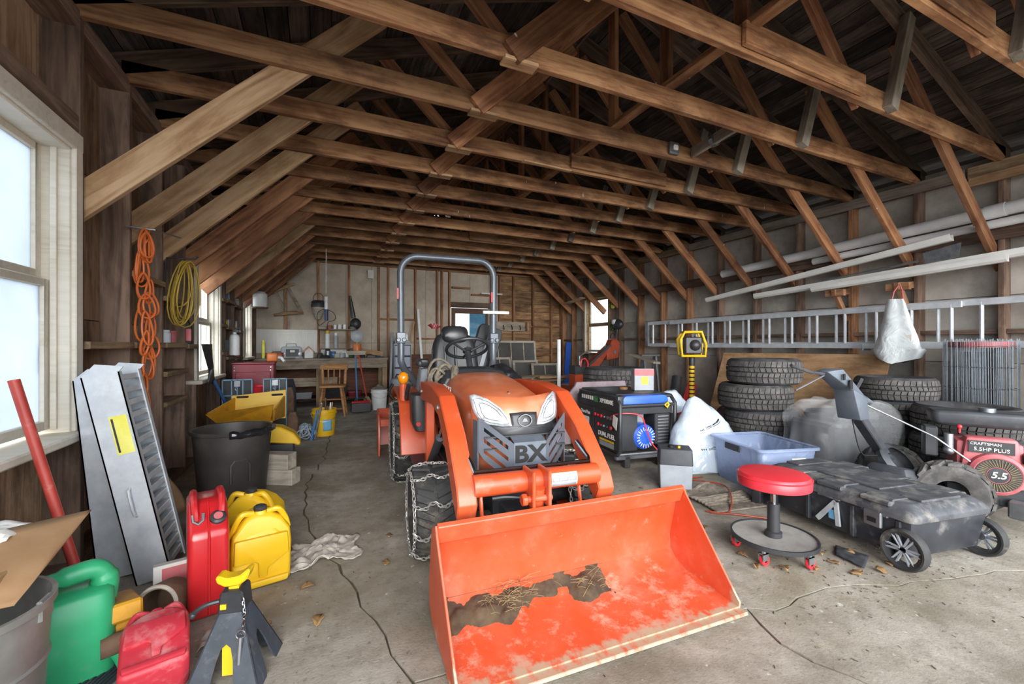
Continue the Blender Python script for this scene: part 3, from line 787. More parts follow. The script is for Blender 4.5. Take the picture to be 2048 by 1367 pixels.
# loader: posts, arms, cross tube, cylinders
ARM = [(.60, .90), (.12, .915), (-.16, .885), (-.40, .735), (-.60, .545), (-.635, .47), (-.60, .40), (-.53, .45), (-.35, .635), (-.14, .775), (.10, .805), (.60, .775)]
for u0 in (-.405, .27):
    m = MB(); m.prism(ARM, u0 - .006, u0 + .080, 'x'); a = m.build('loader_arm', MT['orange_paint'], TR, bevel=.006)
    m = MB(); m.bx(u0 + .01, u0 + .065, .42, .50, .28, .80); m.hull([(u0 + .01, .40, .28), (u0 + .065, .40, .28), (u0 + .065, .60, .28), (u0 + .01, .60, .28)], [(u0 + .01, .42, .36), (u0 + .065, .42, .36), (u0 + .065, .52, .36), (u0 + .01, .52, .36)]); m.build('loader_post', MT['orange_paint'], TR, bevel=.005)
    m = MB(); m.cyl((u0 + .036, .47, .34), (u0 + .036, .05, .62), .024); m.build('lift_cylinder', MT['dark_metal'], TR)
    m = MB(); m.cyl((u0 + .036, .06, .615), (u0 + .036, -.12, .735), .014); m.build('lift_rod', MT['chrome'], TR)
    for v, z in ((.54, .84), (-.12, .82)):
        m = MB(); m.cyl((u0 - .012, v, z), (u0 + .084, v, z), .018, seg=10); m.build('pivot_pin', MT['steel_dull'], TR)
text('lettering', 'KUBOTA', .06, MT['decal_white'], TR, face_M((-.4065, .30, .855), (0, -1, 0), (0, 0, 1)), .001)
m = MB(); m.cyl((-.335, -.585, .535), (.275, -.585, .535), .048, seg=20); ct = m.build('cross_tube', MT['orange_paint'], TR)
m = MB()
m.sheet(8, 2, lambda u, v: (.02 + .13 * v, -.585 - .0495 * math.cos(-.6 + 1.3 * u), .535 + .0495 * math.sin(-.6 + 1.3 * u))); dc = m.build('warning_decal', MT['decal_white'], ct, solid=.001)
m = MB()
for k, (a, b, z0, z1) in enumerate(((.024, .062, -.1, .28), (.066, .104, -.1, .28), (.108, .146, -.1, .28), (.024, .146, -.5, -.25), (.05, .12, .42, .55))):
    m.sheet(4, 1, lambda u, v: (a + (b - a) * v, -.585 - .0502 * math.cos(z0 + (z1 - z0) * u), .535 + .0502 * math.sin(z0 + (z1 - z0) * u)))
m.build('decal_print', MT['grey_paint'], ct, solid=.0006)
m = MB(); m.bx(-.095, -.080, -.69, -.56, .44, .60); m.bx(-.02, -.005, -.69, -.56, .44, .60); m.cyl((-.11, -.655, .475), (.01, -.655, .475), .016, seg=8); m.cyl((-.135, -.655, .475), (-.11, -.655, .475), .028, seg=6); m.build('cylinder_bracket', MT['orange_paint'], TR, bevel=.004)
m = MB(); m.cyl((-.05, -.64, .52), (-.05, -.575, .22), .032); m.build('bucket_cylinder', MT['orange_paint'], TR)
m = MB(); m.tube([(-.34, -.45, .66), (-.325, -.52, .615), (-.32, -.55, .585), (.255, -.55, .585), (.262, -.53, .60), (.235, -.46, .665)], .011, 10); m.build('chrome_bar', MT['chrome'], TR)
m = MB(); m.tube(smoothpts([(-.22, -.5, .44), (-.14, -.52, .445), (-.02, -.55, .42), (.02, -.565, .34), (.03, -.57, .28)]), .010, 8); m.build('hydraulic_hose', MT['black_plastic'], TR)
for sx in (-.29, .20):
    m = MB(); m.tube([(sx, -.55, .48), (sx, -.57, .40), (sx + .03, -.57, .33), (sx + .03, -.57, .25)], .009, 6); m.build('hose_guard', MT['orange_paint'], TR)
# bucket (own frame: x across, y back, lip at y=-.39)
bk = bpy.data.objects.new('bucket', None); COL.objects.link(bk); bk.parent = TR; bk.location = (.105, -.605, .012); bk.rotation_euler = (0, 0, math.radians(2.6))
hw = .62
prof = [(-.405, .0), (-.11, .012), (-.03, .035), (.015, .075), (.018, .16), (-.035, .385), (-.075, .415)]
pi_ = [(a[0] - (.012 if k > 1 else 0), a[1] + (.012 if k < 4 else .004)) for k, a in enumerate(prof)]
m = MB(); m.prism(prof + pi_[::-1], -hw, hw, 'x'); m.build('shell', BUCK, bk, smooth=40)
m = MB(); m.prism([(-.078, .440), (-.098, .428), (-.068, .352), (-.028, .350)], -hw, hw, 'x'); m.build('top_band', BUCK, bk, bevel=.003)
side = [(-.405, -.004), (-.11, .0), (-.03, .02), (.03, .065), (.034, .16), (-.02, .40), (-.085, .432), (-.10, .40), (-.30, .16), (-.41, .03)]
for x in (-hw - .010, hw): m = MB(); m.prism(side, x, x + .010, 'x'); m.build('side_plate', BUCK, bk, bevel=.002)
m = MB(); m.prism([(-.445, -.006), (-.28, -.006), (-.28, .004), (-.44, .006)], -hw - .012, hw + .012, 'x'); m.build('cutting_edge', BUCK, bk, bevel=.002)
for x in (-.44, .22): m = MB(); m.prism([(.032, .10), (.10, .16), (.09, .30), (-.005, .36)], x, x + .07, 'x'); m.build('hitch_lug', MT['orange_paint'], bk, bevel=.004)
# operator station
m = MB(); loft(m, [[(x, v, .55 + (zt - .55) * z) for x, z in ((-.27, 0), (-.275, .7), (-.22, .95), (-.1, 1.0), (.1, 1.0), (.22, .95), (.275, .7), (.27, 0))] for v, zt in ((.63, .93), (.67, .975), (.78, .99), (.86, .93), (.9, .8))]); m.build('dashboard', MT['black_plastic'], TR, smooth=50, bevel=.006)
m = MB(); c = Vector((.0, .93, 1.125)); Rm = Matrix.Translation(c) @ Matrix.Rotation(math.radians(-28), 4, 'X')
m.tube([Rm @ Vector((.165 * math.cos(t), .165 * math.sin(t), 0)) for t in [2 * PI * k / 28 for k in range(28)]], .0135, 8, closed=True)
for a in (90, 215, 325):
    t = math.radians(a); m.tube([Rm @ Vector((.16 * math.cos(t), .16 * math.sin(t), 0)), Rm @ Vector((.03 * math.cos(t), .03 * math.sin(t), -.03))], .010, 6)
m.lathe([(0, .0), (.035, -.005), (.04, -.03), (0, -.04)], 12, Rm); m.cyl(Rm @ Vector((0, 0, -.03)), (.0, .80, .93), .024); m.build('steering_wheel', MT['black_plastic'], TR)
# seat
m = MB()
def seatring(z, w, v, t): return [(x * w + .03, v + y * t, z) for x, y in ((-.5, .1), (-.46, -.35), (-.36, -.5), (-.12, -.32), (.12, -.32), (.36, -.5), (.46, -.35), (.5, .1), (.4, .5), (-.4, .5))]
loft(m, [seatring(*a) for a in ((.70, .40, 1.50, .10), (.80, .46, 1.52, .14), (.95, .47, 1.55, .15), (1.12, .45, 1.585, .14), (1.22, .38, 1.60, .12), (1.27, .28, 1.61, .10))]); st = m.build('seat_back', MT['seat_vinyl'], TR, smooth=60, sub=1)
m = MB(); loft(m, [[(x * w + .03, v + y * .10, z) for x, y in ((-.5, .2), (-.42, -.45), (0, -.6), (.42, -.45), (.5, .2), (.3, .5), (-.3, .5))] for z, w, v in ((1.17, .20, 1.56), (1.20, .27, 1.55), (1.27, .29, 1.55), (1.32, .25, 1.57), (1.335, .16, 1.58))]); m.build('headrest', MT['seat_vinyl'], TR, smooth=60, sub=1)
m = MB(); loft(m, [[(x * w + .03, v, .70 + z * t) for x, z in ((-.5, 0), (-.5, .7), (-.4, 1), (0, .85), (.4, 1), (.5, .7), (.5, 0))] for v, w, t in ((1.02, .36, .06), (1.06, .43, .09), (1.3, .45, .10), (1.5, .42, .10))]); m.build('seat_cushion', MT['seat_vinyl'], TR, smooth=60, bevel=.008)
for x in (-.10, 0.0, .12):
    m = MB(); m.tube([(x + .03, 1.475, .82), (x + .03, 1.50, .98), (x + .03, 1.535, 1.14)], .012, 6); m.build('seat_rib', MT['seat_vinyl'], st)
m = MB(); m.hull([(-.33, 1.28, .96), (-.25, 1.28, .96), (-.25, 1.55, .96), (-.33, 1.55, .96)], [(-.335, 1.27, 1.03), (-.245, 1.27, 1.03), (-.245, 1.55, 1.03), (-.335, 1.55, 1.03)]); m.build('armrest', MT['seat_vinyl'], TR, bevel=.02, bseg=3)
m = MB(); m.hull([(-.36, 1.1, .74), (-.22, 1.1, .74), (-.22, 1.4, .74), (-.36, 1.4, .74)], [(-.32, 1.25, .95), (-.25, 1.25, .95), (-.25, 1.45, .95), (-.32, 1.45, .95)]); m.build('armrest_base', MT['grey_paint'], TR, bevel=.015, bseg=2)
# fenders, console, levers, step
for sgn in (-1, 1):
    m = MB(); pr = [(.74, .36), (.80, .55), (.92, .71), (1.15, .775), (1.62, .775), (1.80, .68), (1.78, .66), (1.6, .745), (1.16, .745), (.95, .68), (.83, .53), (.77, .36)]
    m.prism(pr, sgn * .26, sgn * .53, 'x'); m.prism([(.74, .36), (.80, .55), (.92, .71), (1.15, .775), (1.62, .775), (1.75, .70), (1.6, .5), (1.0, .45), (.86, .32)], sgn * .25, sgn * .27, 'x'); m.build('fender', MT['orange_paint'], TR, bevel=.006, smooth=40)
    m = MB(); m.hull([(sgn * .27, .42, .33), (sgn * .46, .46, .33), (sgn * .46, .80, .33), (sgn * .27, .80, .33)], [(sgn * .27, .40, .36), (sgn * .47, .44, .36), (sgn * .47, .82, .36), (sgn * .27, .82, .36)]); m.build('step', MT['dark_metal'], TR, bevel=.004)
m = MB(); loft(m, [[(x, v, z) for x, v in rr(.115, .22, .03, 3, -.40 + s, .74)] for z, s in ((.545, .02), (.60, .0), (.78, -.005), (.80, 0))]); con = m.build('control_console', MT['black_plastic'], TR, bevel=.004)
m = MB(); m.cyl((-.42, .62, .60), (-.42, .635, .60), .016, seg=10); m.build('red_button', MT['red_plastic'], con)
m = MB(); m.tube([(-.395, .74, .80), (-.39, .78, .93), (-.388, .80, .995)], .006, 6); m.ball((-.388, .80, 1.015), (.02, .02, .026)); m.build('control_lever', MT['black_plastic'], TR)
m = MB(); m.tube([(-.47, .95, .74), (-.475, .86, .80), (-.465, .82, .86)], .016, 8); m.build('range_lever', MT['black_plastic'], TR)
m = MB(); m.cyl((-.49, 1.0, .72), (-.49, 1.0, .85), .03); m.build('light_stalk', MT['orange_paint'], TR)
m = MB(); m.ball((-.49, 1.0, .895), (.042, .042, .05)); m.build('amber_light', MT['amber'], TR)
# roll bar
pts = [(-.27, 1.42, .70), (-.30, 1.48, .76), (-.425, 1.66, .93), (-.45, 1.70, 1.0)]
R_ = .16
up_ = [(-.45, 1.70, 1.2), (-.455, 1.70, 1.83)] + [(-.455 + R_ * (1 - math.cos(t)), 1.70, 1.83 + R_ * math.sin(t)) for t in [PI / 2 * k / 6 for k in range(1, 7)]]
half = pts + up_
full = half + [(-x, y, z) for x, y, z in half[::-1]]
m = MB(); m.tube(full, .033, 10); m.build('roll_bar', MT['rops_grey'], TR, smooth=50)
for sgn in (-1, 1):
    m = MB(); m.bx(sgn * .45 - .042, sgn * .45 + .042, 1.655, 1.745, 1.17, 1.27); m.cyl((sgn * .45 - .025, 1.64, 1.20), (sgn * .45 - .025, 1.76, 1.20), .022, seg=10); m.cyl((sgn * .45 + .025, 1.64, 1.20), (sgn * .45 + .025, 1.76, 1.20), .022, seg=10); m.build('roll_bar_hinge', MT['rops_grey'], TR, bevel=.006)
    MB().bx(sgn * .455 - .036, sgn * .455 - .018, 1.668, 1.70, 1.58, 1.68).build('reflector', MT['red_plastic'], TR)
m = MB(); m.bx(.33, .60, 1.64, 1.66, 1.46, 1.49); m.build('roll_bar_clamp', MT['decal_white'], TR, bevel=.004)

# mud and straw left in the bucket
def on_bucket(x, y, z):
    a = math.radians(2.6); x2 = x * math.cos(a) - y * math.sin(a) + .105; y2 = x * math.sin(a) + y * math.cos(a) - .605
    b = math.radians(-5); return Vector((.99 + x2 * math.cos(b) - y2 * math.sin(b), 2.30 + x2 * math.sin(b) + y2 * math.cos(b), z + .012))
def shell_z(y):
    for (a, b) in zip(pi_[:-1], pi_[1:]):
        if a[0] <= y <= b[0] and b[0] > a[0]: return a[1] + (b[1] - a[1]) * (y - a[0]) / (b[0] - a[0])
    return .1
m = MB(); nx, ny = 70, 16; vs_, fs, idx = [], [], {}
for i in range(nx + 1):
    for j in range(ny + 1):
        x = -.60 + .80 * i / nx; y = -.17 + .178 * j / ny
        n = mnoise.noise(Vector((x * 7, y * 9, 3.1))) + .5 * mnoise.noise(Vector((x * 19, y * 21, 1.7)))
        edge = min(1, (j / ny) * 3.2 - .55 + .9 * mnoise.noise(Vector((x * 13, y * 6, 5))), (ny - j) / ny * 5 - .25 + .5 * mnoise.noise(Vector((x * 11, 0, 9))), i / nx * 12 + .3, (nx - i) / nx * 8)
        th = (.026 + .036 * n + .010 * mnoise.noise(Vector((x * 45, y * 45, 2)))) * edge - .004 - .07 * math.exp(-((x + .15 + .03 * n) / .06) ** 2 - ((y + .12) / .055) ** 2)
        z = shell_z(y)
        if th > 0: idx[i, j] = len(vs_); vs_.append(on_bucket(x, y, z + th))
        else: idx[i, j] = len(vs_); vs_.append(on_bucket(x, y, z - .004))
for i in range(nx):
    for j in range(ny): fs.append([idx[i, j], idx[i + 1, j], idx[i + 1, j + 1], idx[i, j + 1]])
m.add(vs_, fs); o = m.build('mud_patch', MT['mud'], smooth=60); tag(o, 'dark brown mud caked in the bottom of the orange bucket', 'mud', kind='stuff')
pm('straw', '#6e5d40', '#94805a', 20, .9)
m = MB(); rs = random.Random(4)
for k in range(150):
    c = rs.choice(((-.30, -.05), (-.34, -.08), (-.27, -.03), (.10, -.07)))
    x = c[0] + rs.gauss(0, .06); y = min(-.01, c[1] + rs.gauss(0, .03)); a = rs.uniform(0, 2 * PI); L = rs.uniform(.02, .09); z = shell_z(max(-.4, min(y, 0))) + .03
    p = on_bucket(x, y, z); d = Vector((math.cos(a), math.sin(a), rs.uniform(-.1, .35))) * L
    m.tube([p, p + d * .5 + Vector((0, 0, .004)), p + d], .0009, 3, cap=False)
o = m.build('loose_straw', MT['straw']); tag(o, 'dry straw and grass scattered over the mud in the bucket', 'straw', kind='stuff')
# box blade behind the tractor
BB = thing('box_blade', 'orange box blade hitched to the back of the tractor', 'box blade', (.99 + 2.3 * math.sin(math.radians(5)), 2.30 + 2.3 * math.cos(math.radians(5)), 0), math.radians(-5))
for u in (-.64, .62): m = MB(); m.prism([(-.18, .02), (.30, .02), (.34, .20), (.30, .44), (-.06, .44), (-.14, .38), (-.18, .20)], u, u + .02, 'x'); m.build('side_plate', MT['orange_paint'], BB, bevel=.004)
m = MB(); m.prism([(.28, .44), (.31, .44), (.34, .20), (.28, .04), (.26, .04), (.30, .2)], -.63, .63, 'x'); m.build('mouldboard', MT['orange_paint'], BB)
m = MB(); m.bx(-.62, .62, -.08, .0, .30, .38); m.build('tool_bar', MT['orange_paint'], BB, bevel=.005)
m = MB(); m.beam((-.1, -.04, .38), (0, .05, .75), .06, .02); m.beam((.1, -.04, .38), (0, .05, .75), .06, .02); m.beam((0, .05, .75), (0, .3, .42), .06, .02); m.build('hitch_mast', MT['orange_paint'], BB)
# ================================================================== RIGHT SIDE
pm('grey_plastic', '#8d939b', '#9ba1a8', 8, .45)
pm('blue_paint', '#2a59c4', '#3266d2', 5, .35)
pm('yellow_paint', '#e0b416', '#e8c02a', 5, .4, dust=.3, dustc='#6e5d23')
pm('red_vinyl', '#dc2f3a', '#e23c46', 4, .32)
pm('red_dusty', '#b8545a', '#c0686c', 6, .5, dust=.6, dustc='#94837c', dthr=.5)
pm('toolbox_black', '#2b2d32', '#373a40', 6, .42, dust=.6, dustc='#8f8b84', dscale=6, dthr=.54)
pm('toolbox_lid', '#3c3e43', '#55575b', 8, .5, dust=.55, dustc='#9a958c', dscale=10, dthr=.5)
pm('aluminium', '#bcc1c7', '#d0d4d8', 12, .38, .25, dust=.2, dustc='#9b968e')
pm('pvc_white', '#dcdedf', '#eceeee', 5, .4)
pm('gutter_white', '#d7d6d1', '#e6e5e1', 4, .45)
pm('pink_foam', '#8f7f86', '#a3949a', 12, .9, bump=.5, bscale=90)
pm('carpet_grey', '#6f665b', '#94897a', 30, .95, bump=.6, bscale=150)
pm('cardboard', '#a07c58', '#b48f69', 5, .9)
pm('dark_cloth', '#2d2f34', '#3d3f45', 9, .95)
pm('red_rust', '#8f3a24', '#a84a2e', 8, .5, dust=.4, dustc='#5e3c2c')
pm('galvanised', '#80868c', '#9aa0a5', 22, .4, .8, dust=.4, dustc='#74706a')
pm('blue_board', '#1f56b8', '#2660c6', 4, .5)
pm('green_leaf', '#2f6f3a', '#418a4c', 8, .6)
pm('leaf_dry', '#7a5a38', '#a07d50', 14, .85)
pm('paper', '#d9d6cf', '#e8e5df', 5, .8)
pm('copper_wire', '#6b6d70', rough=.5, metal=.6)
def plastic_film(name, c, a, bmp=.45):
    m, nt, P, N, L = nodes(name)
    P.inputs['Base Color'].default_value = lin(c); P.inputs['Roughness'].default_value = .18; P.inputs['Alpha'].default_value = a
    v = coords(N, L, (1, 1, 1)); bumpn(N, L, P, nz(N, L, v, 5, 3, .5, 2.5), bmp, .03); MT[name] = m
plastic_film('film_white', '#c3d0dc', .93); plastic_film('film_clear', '#dfe2e4', .17, .05); plastic_film('film_milky', '#d5dbdd', .86); plastic_film('bin_blue', '#a4b6d9', .5); plastic_film('film_black', '#232427', .97)

def crumple(fn, amp, fr, seed=0):
    def f(u, v):
        p = Vector(fn(u, v)); n = mnoise.noise_vector(p * fr + Vector((seed, seed * 2, 0))) + .5 * mnoise.noise_vector(p * fr * 2.3 + Vector((seed, 0, 7)))
        q = p + n * amp; q.z = max(q.z, .004); return q
    return f

# ---- tyres
TYRES = {}
pm('tread_dusty', '#3d3c3c', '#5a5754', 14, .85, dust=.5, dustc='#7c7772', dscale=12, dthr=.5, bump=.3)
def tyre(label, loc, R, w, rim, tilt=(0, 0, 0), group='loose tyres'):
    key = (R, w, rim)
    if key not in TYRES:
        m = MB(); tyre_mesh(m, R - .010, w, rim, 0, ax='z', seg=48, groove=True)
        body = m.mesh('tyre_casing', 0, 1, 35)
        t = MB(); n = 44; h = w / 2
        for k in range(n):
            for row, (z0, z1) in enumerate(((-.84, -.46), (-.38, -.08), (.02, .30), (.40, .80))):
                a0 = 2 * PI * (k + (row % 2) * .5) / n; a1 = a0 + 2 * PI / n * .82; sk = .02 if row % 2 else -.02
                def q(a, z, r): return (r * math.cos(a + z * sk * 4), r * math.sin(a + z * sk * 4), z * h)
                e0 = R - (.016 if row == 0 else .004); e1 = R - (.016 if row == 3 else .004)
                bot = [q(a0, z0, e0 - .016), q(a1, z0, e0 - .016), q(a1, z1, e1 - .016), q(a0, z1, e1 - .016)]
                top = [q(a0, z0, e0 + .003), q(a1, z0, e0 + .003), q(a1, z1, e1 + .003), q(a0, z1, e1 + .003)]
                t.hull(bot, top)
        TYRES[key] = (body, t.mesh('tread_blocks', 0, 1, 0))
    b, tr = TYRES[key]
    root = thing('car_tyre', label, 'tyre', (loc[0], loc[1], loc[2] + w / 2), 0, group, rot=(tilt[0], tilt[1], random.uniform(0, 6)))
    o = bpy.data.objects.new('casing', b); COL.objects.link(o); o.parent = root
    if not b.materials: b.materials.append(MT['tyre_old']); tr.materials.append(MT['tread_dusty'])
    o2 = bpy.data.objects.new('tread', tr); COL.objects.link(o2); o2.parent = root; o2['kind'] = 'stuff'
    return root
for k, (dx, dy, R) in enumerate(((.0, .02, .345), (.02, 0, .345), (-.035, .03, .345), (.045, -.01, .345))):
    tyre('worn black tyre, ' + ('lowest', 'third from the top', 'second from the top', 'topmost')[k] + ' of the stack of four before the plywood', (4.13 + dx, 2.92 + dy, .2545 * k), R, .25, .2, group='tyres stacked before the plywood sheet')
for k in range(3): tyre('black tyre lying flat, ' + ('bottom', 'middle', 'top')[k] + ' one of three beside the snow blower engine', (4.60 + .02 * k, 1.56, .226 * k), .325, .224, .205, group='tyres beside the snow blower')
for k in range(4): tyre('black tyre speckled white, ' + ('bottom', 'second', 'third', 'top')[k] + ' of the stack behind the clear plastic heap', (4.955, 2.15, .214 * k), .31, .212, .19, group='tyres behind the plastic heap')
for k in range(3): tyre('wide black tyre, ' + ('bottom', 'middle', 'top')[k] + ' of the stack behind the generator', (3.64, 4.66, .285 * k), .42, .283, .26, group='wide tyres behind the generator')

# ---- plywood sheet leaning on the wall
MB().hull([(5.24, 4.55, 0), (5.26, 4.55, 0), (5.26, 2.50, 0), (5.24, 2.50, 0)], [(5.46, 4.42, 1.04), (5.48, 4.42, 1.04), (5.48, 2.40, 1.05), (5.46, 2.40, 1.05)]).build('plywood_sheet', MT['plywood'], smooth=0)
tag(bpy.data.objects['plywood_sheet'], 'brown plywood sheet leaning on the grey wall behind the tyre stack', 'plywood')
# ---- generator
G = thing('portable_generator', 'black portable generator with blue tank and blue starter cover', 'generator', (2.87, 3.52, 0), math.radians(-7))
hx, hy, z0, z1 = .30, .42, .12, .66
def hoop(x): 
    return [(x, -hy + .05, z0), (x, hy - .05, z0), (x, hy, z0 + .05), (x, hy, z1 - .06), (x, hy - .06, z1), (x, -hy + .06, z1), (x, -hy, z1 - .06), (x, -hy, z0 + .05)]
for x in (-hx, hx): m = MB(); m.tube(hoop(x), .019, 8, closed=True); m.build('frame_hoop', MT['black_plastic'], G, smooth=50)
for y, z in ((-hy + .06, z1), (hy - .06, z1), (-hy + .06, z0), (hy - .06, z0), (-hy, .585)): m = MB(); m.cyl((-hx, y, z), (hx, y, z), .016); m.build('cross_bar', MT['black_plastic'] if z > .2 else MT['steel_dull'], G)
for y, z in ((-hy + .05, .10),): m = MB(); m.bx(-hx - .02, hx + .02, y - .02, y + .02, z - .02, z + .01); m.build('base_rail', MT['steel_dull'], G, bevel=.003)
for x in (-.20, .16): m = MB(); m.bx(x - .03, x + .03, -hy + .03, -hy + .08, 0, .11); m.build('foot', MT['rubber'], G, bevel=.005)
m = MB(); m.prism([(x, z) for x, z in rr(.50, .15, .05, 4, 0, .60)], -hy + .03, hy - .06, 'y'); tank = m.build('fuel_tank', MT['blue_paint'], G, bevel=.012, bseg=2)
m = MB(); m.bx(-hx + .02, hx - .02, -hy + .10, hy - .02, .672, .685); m.bx(-hx - .012, -hx + .05, -hy + .02, hy - .02, .52, .672); m.build('tank_cover', MT['black_plastic'], G, bevel=.02, bseg=2)
m = MB(); m.cyl((.05, .08, .685), (.05, .08, .71), .045); m.build('fuel_cap', MT['leaf_dry'], G)
m = MB(); m.bx(-hx - .012, -hx + .20, -hy + .02, .05, .16, .52); pan = m.build('control_panel', MT['black_plastic'], G, bevel=.006)
m = MB(); m.bx(-hx - .012, -hx + .1, .06, hy - .02, .22, .52); m.build('side_panel', MT['black_plastic'], G, bevel=.006)
px_ = -hx - .0135
MB().bx(px_ - .001, px_, .16, .33, .30, .40).build('spec_label', MT['decal_white'], G)
text('lettering', 'DuroMax', .055, MT['decal_white'], G, face_M((px_, .245, .445), (0, -1, 0), (0, 0, 1)), .001)
text('lettering', 'DUAL FUEL', .062, MT['decal_white'], G, face_M((px_, -.19, .275), (0, -1, 0), (0, 0, 1)), .001, bold=.001)
text('lettering', 'XP10000E', .06, MT['decal_white'], G, face_M((px_, -.19, .60), (0, -1, 0), (0, 0, 1)), .001, bold=.001)
MB().bx(px_ - .001, px_, -.02, .05, .575, .63).build('green_stripe', MT['green_leaf'], G)
for k in range(6): MB().bx(px_ - .001, px_, .07 + .045 * k, .10 + .045 * k, .585, .625).build('white_mark', MT['decal_white'], G)
MB().bx(px_ - .001, px_, -.33, -.06, .215, .235).build('yellow_stripe', MT['yellow_paint'], G)
MB().bx(px_ - .001, px_, -.33, -.06, .165, .21).build('grey_stripe', MT['grey_plastic'], G)
MB().bx(px_ - .001, px_, .03, .06, .18, .23).build('red_mark', MT['red_vinyl'], G)
rg = random.Random(3)
for k in range(14):
    y = -.34 + .06 * (k % 7) + rg.uniform(-.01, .01); z = .36 + .09 * (k // 7); m = MB(); m.cyl((px_ - .012, y, z), (px_, y, z), rg.choice((.007, .011, .016)), seg=10); m.build('socket', MT[rg.choice(('steel_dull', 'black_matte', 'grey_plastic', 'red_vinyl'))], pan)
# engine on the short face
m = MB(); m.bx(-.24, .05, -.30, .1, .16, .50); m.build('engine_block', MT['steel_dull'], G, bevel=.02)
yf = -hy + .02
m = MB(); Mx = Matrix.Translation((-.03, yf + .03, .285)) @ Matrix.Rotation(PI / 2, 4, 'X'); m.lathe([(.0, .06), (.03, .062), (.085, .055), (.115, .03), (.125, -.02), (.125, -.06)], 32, Mx); rec = m.build('recoil_cover', MT['blue_paint'], G)
for k in range(20):
    a = 2 * PI * k / 20; m = MB(); d = Vector((math.cos(a), 0, math.sin(a))); c = Vector((-.03, yf - .028, .285)); m.beam(c + d * .065, c + d * .10, .006, .004, up=d.cross(Vector((0, 1, 0)))); m.build('cooling_slot', MT['decal_white'], rec)
m = MB(); m.bx(.10, .27, -hy + .03, -.1, .20, .50); lou = m.build('muffler_guard', MT['black_plastic'], G, bevel=.008)
for k in range(9): MB().bx(.125, .245, -hy + .022, -hy + .032, .225 + .03 * k, .235 + .03 * k).build('louvre', MT['steel_dull'], lou)
m = MB(); m.bx(-hx + .02, hx - .02, -hy + .01, -hy + .04, .50, .565); m.build('louvre_panel', MT['black_plastic'], G, bevel=.004)
m = MB(); m.tube([(.18, -hy - .012, .585), (.20, -hy - .014, .61), (.22, -hy - .012, .585), (.20, -hy - .012, .555)], .012, 6, closed=True); m.build('yellow_tag', MT['yellow_paint'], G)
MB().hull([(-hx - .03, -.33, .40), (-hx - .03, -.40, .36), (-hx - .028, -.40, .36), (-hx - .028, -.33, .40)], [(-hx - .03, -.35, .50), (-hx - .03, -.42, .48), (-hx - .028, -.42, .48), (-hx - .028, -.35, .50)]).build('paper_tag', MT['paper'], G)
m = MB(); m.tube(smoothpts([(-.31, -.2, .44), (-.30, -.42, .52), (-.12, -.47, .50), (-.06, -.475, .38), (.0, -.475, .24), (.10, -.52, .12), (.14, -.60, .06)]), .006, 6); m.build('red_cable', MT['red_vinyl'], G)
for x in (-hx - .03, hx + .0): m = MB(); tyre_mesh(m, .10, .06, .05, ax='x', c=(x, hy - .02, .10), seg=24); m.build('wheel', MT['rubber'], G)
# retail box on the generator
B = thing('retail_box', 'small red and grey retail box standing on the black generator', 'box', (3.03, 3.42, .69), math.radians(-22))
MB().bx(-.10, .10, -.055, .055, 0, .22).build('carton', MT['grey_plastic'], B, bevel=.002)
MB().bx(-.101, .101, -.0565, -.055, .15, .215).build('red_print', MT['red_dusty'], B)
MB().bx(-.03, .04, -.0565, -.055, .06, .14).build('yellow_sticker', MT['yellow_paint'], B)
MB().bx(.10, .1012, -.055, .055, .0, .22).build('dark_side', MT['dark_cloth'], B)
MB().bx(.1012, .1022, -.01, .03, .14, .20).build('white_label', MT['paper'], B)
# pink foam board
m = MB(); m.prism([(-.52, 0), (.28, 0), (.44, .44), (.40, .70), (-.26, .70), (-.28, .66), (-.42, .52), (-.46, .3), (-.62, .06)], 0, .05, 'y', Matrix.Rotation(math.radians(-9), 4, 'X'))
o = m.build('foam_board', MT['pink_foam'], None, (2.98, 4.05, .03), (0, 0, math.radians(-5)), bevel=.008); tag(o, 'dusty pinkish grey foam board leaning behind the generator', 'board')
# grey battery box
m = MB(); BT = thing('battery_box', 'grey battery box with a black lid in front of the blue bag', 'battery', (2.62, 2.58, 0), math.radians(-38))
loft(m, [[(x, y, z) for x, y in rr(w_, d_, .012, 2)] for z, w_, d_ in ((0, .235, .175), (.20, .25, .19))]); m.build('case', MT['grey_plastic'], BT)
m = MB(); loft(m, [[(x, y, z) for x, y in rr(w_, d_, .012, 2)] for z, w_, d_ in ((.20, .255, .195), (.225, .255, .195), (.325, .245, .185))]); m.build('lid', MT['dark_metal'], BT, bevel=.004)
m = MB(); m.cyl((-.03, -.02, .325), (-.03, -.02, .345), .022, seg=12); m.build('cap', MT['black_matte'], BT)
m = MB(); m.cyl((.03, -.02, .325), (.03, -.02, .34), .012, seg=8); m.build('terminal', MT['yellow_paint'], BT)
# big bluish bag
def blob(rx, ry, rz, seed, flat=.12, amp=.05):
    def f(u, v):
        a = 2 * PI * u; t = PI * (.02 + .96 * v)
        k = math.sin(t) ** .7
        return (rx * k * math.cos(a), ry * k * math.sin(a), max(0, rz * (flat + .5 - .5 * math.cos(PI - t) )))
    return f
def bagshape(u, v):
    a = 2 * PI * u; z = (1 - v); r = (1 - z ** 1.6) ** .75 if z < 1 else 0
    x = -.12 * z + .42 * r * math.cos(a); y = .22 * r * math.sin(a) + .05 * z
    return (x, y, .66 * z)
m = MB(); m.sheet(56, 30, crumple(bagshape, .022, 7, 3)); BG = thing('plastic_bag', 'large pale blue plastic sack slumped between generator and tyre stack', 'bag', (3.36, 2.87, 0), math.radians(-14))
m.build('sack', MT['film_white'], BG, smooth=70)
MB().bx(-.36, .36, -.18, .18, .0, .02).build('sack_bottom', MT['film_white'], BG)
m = MB()
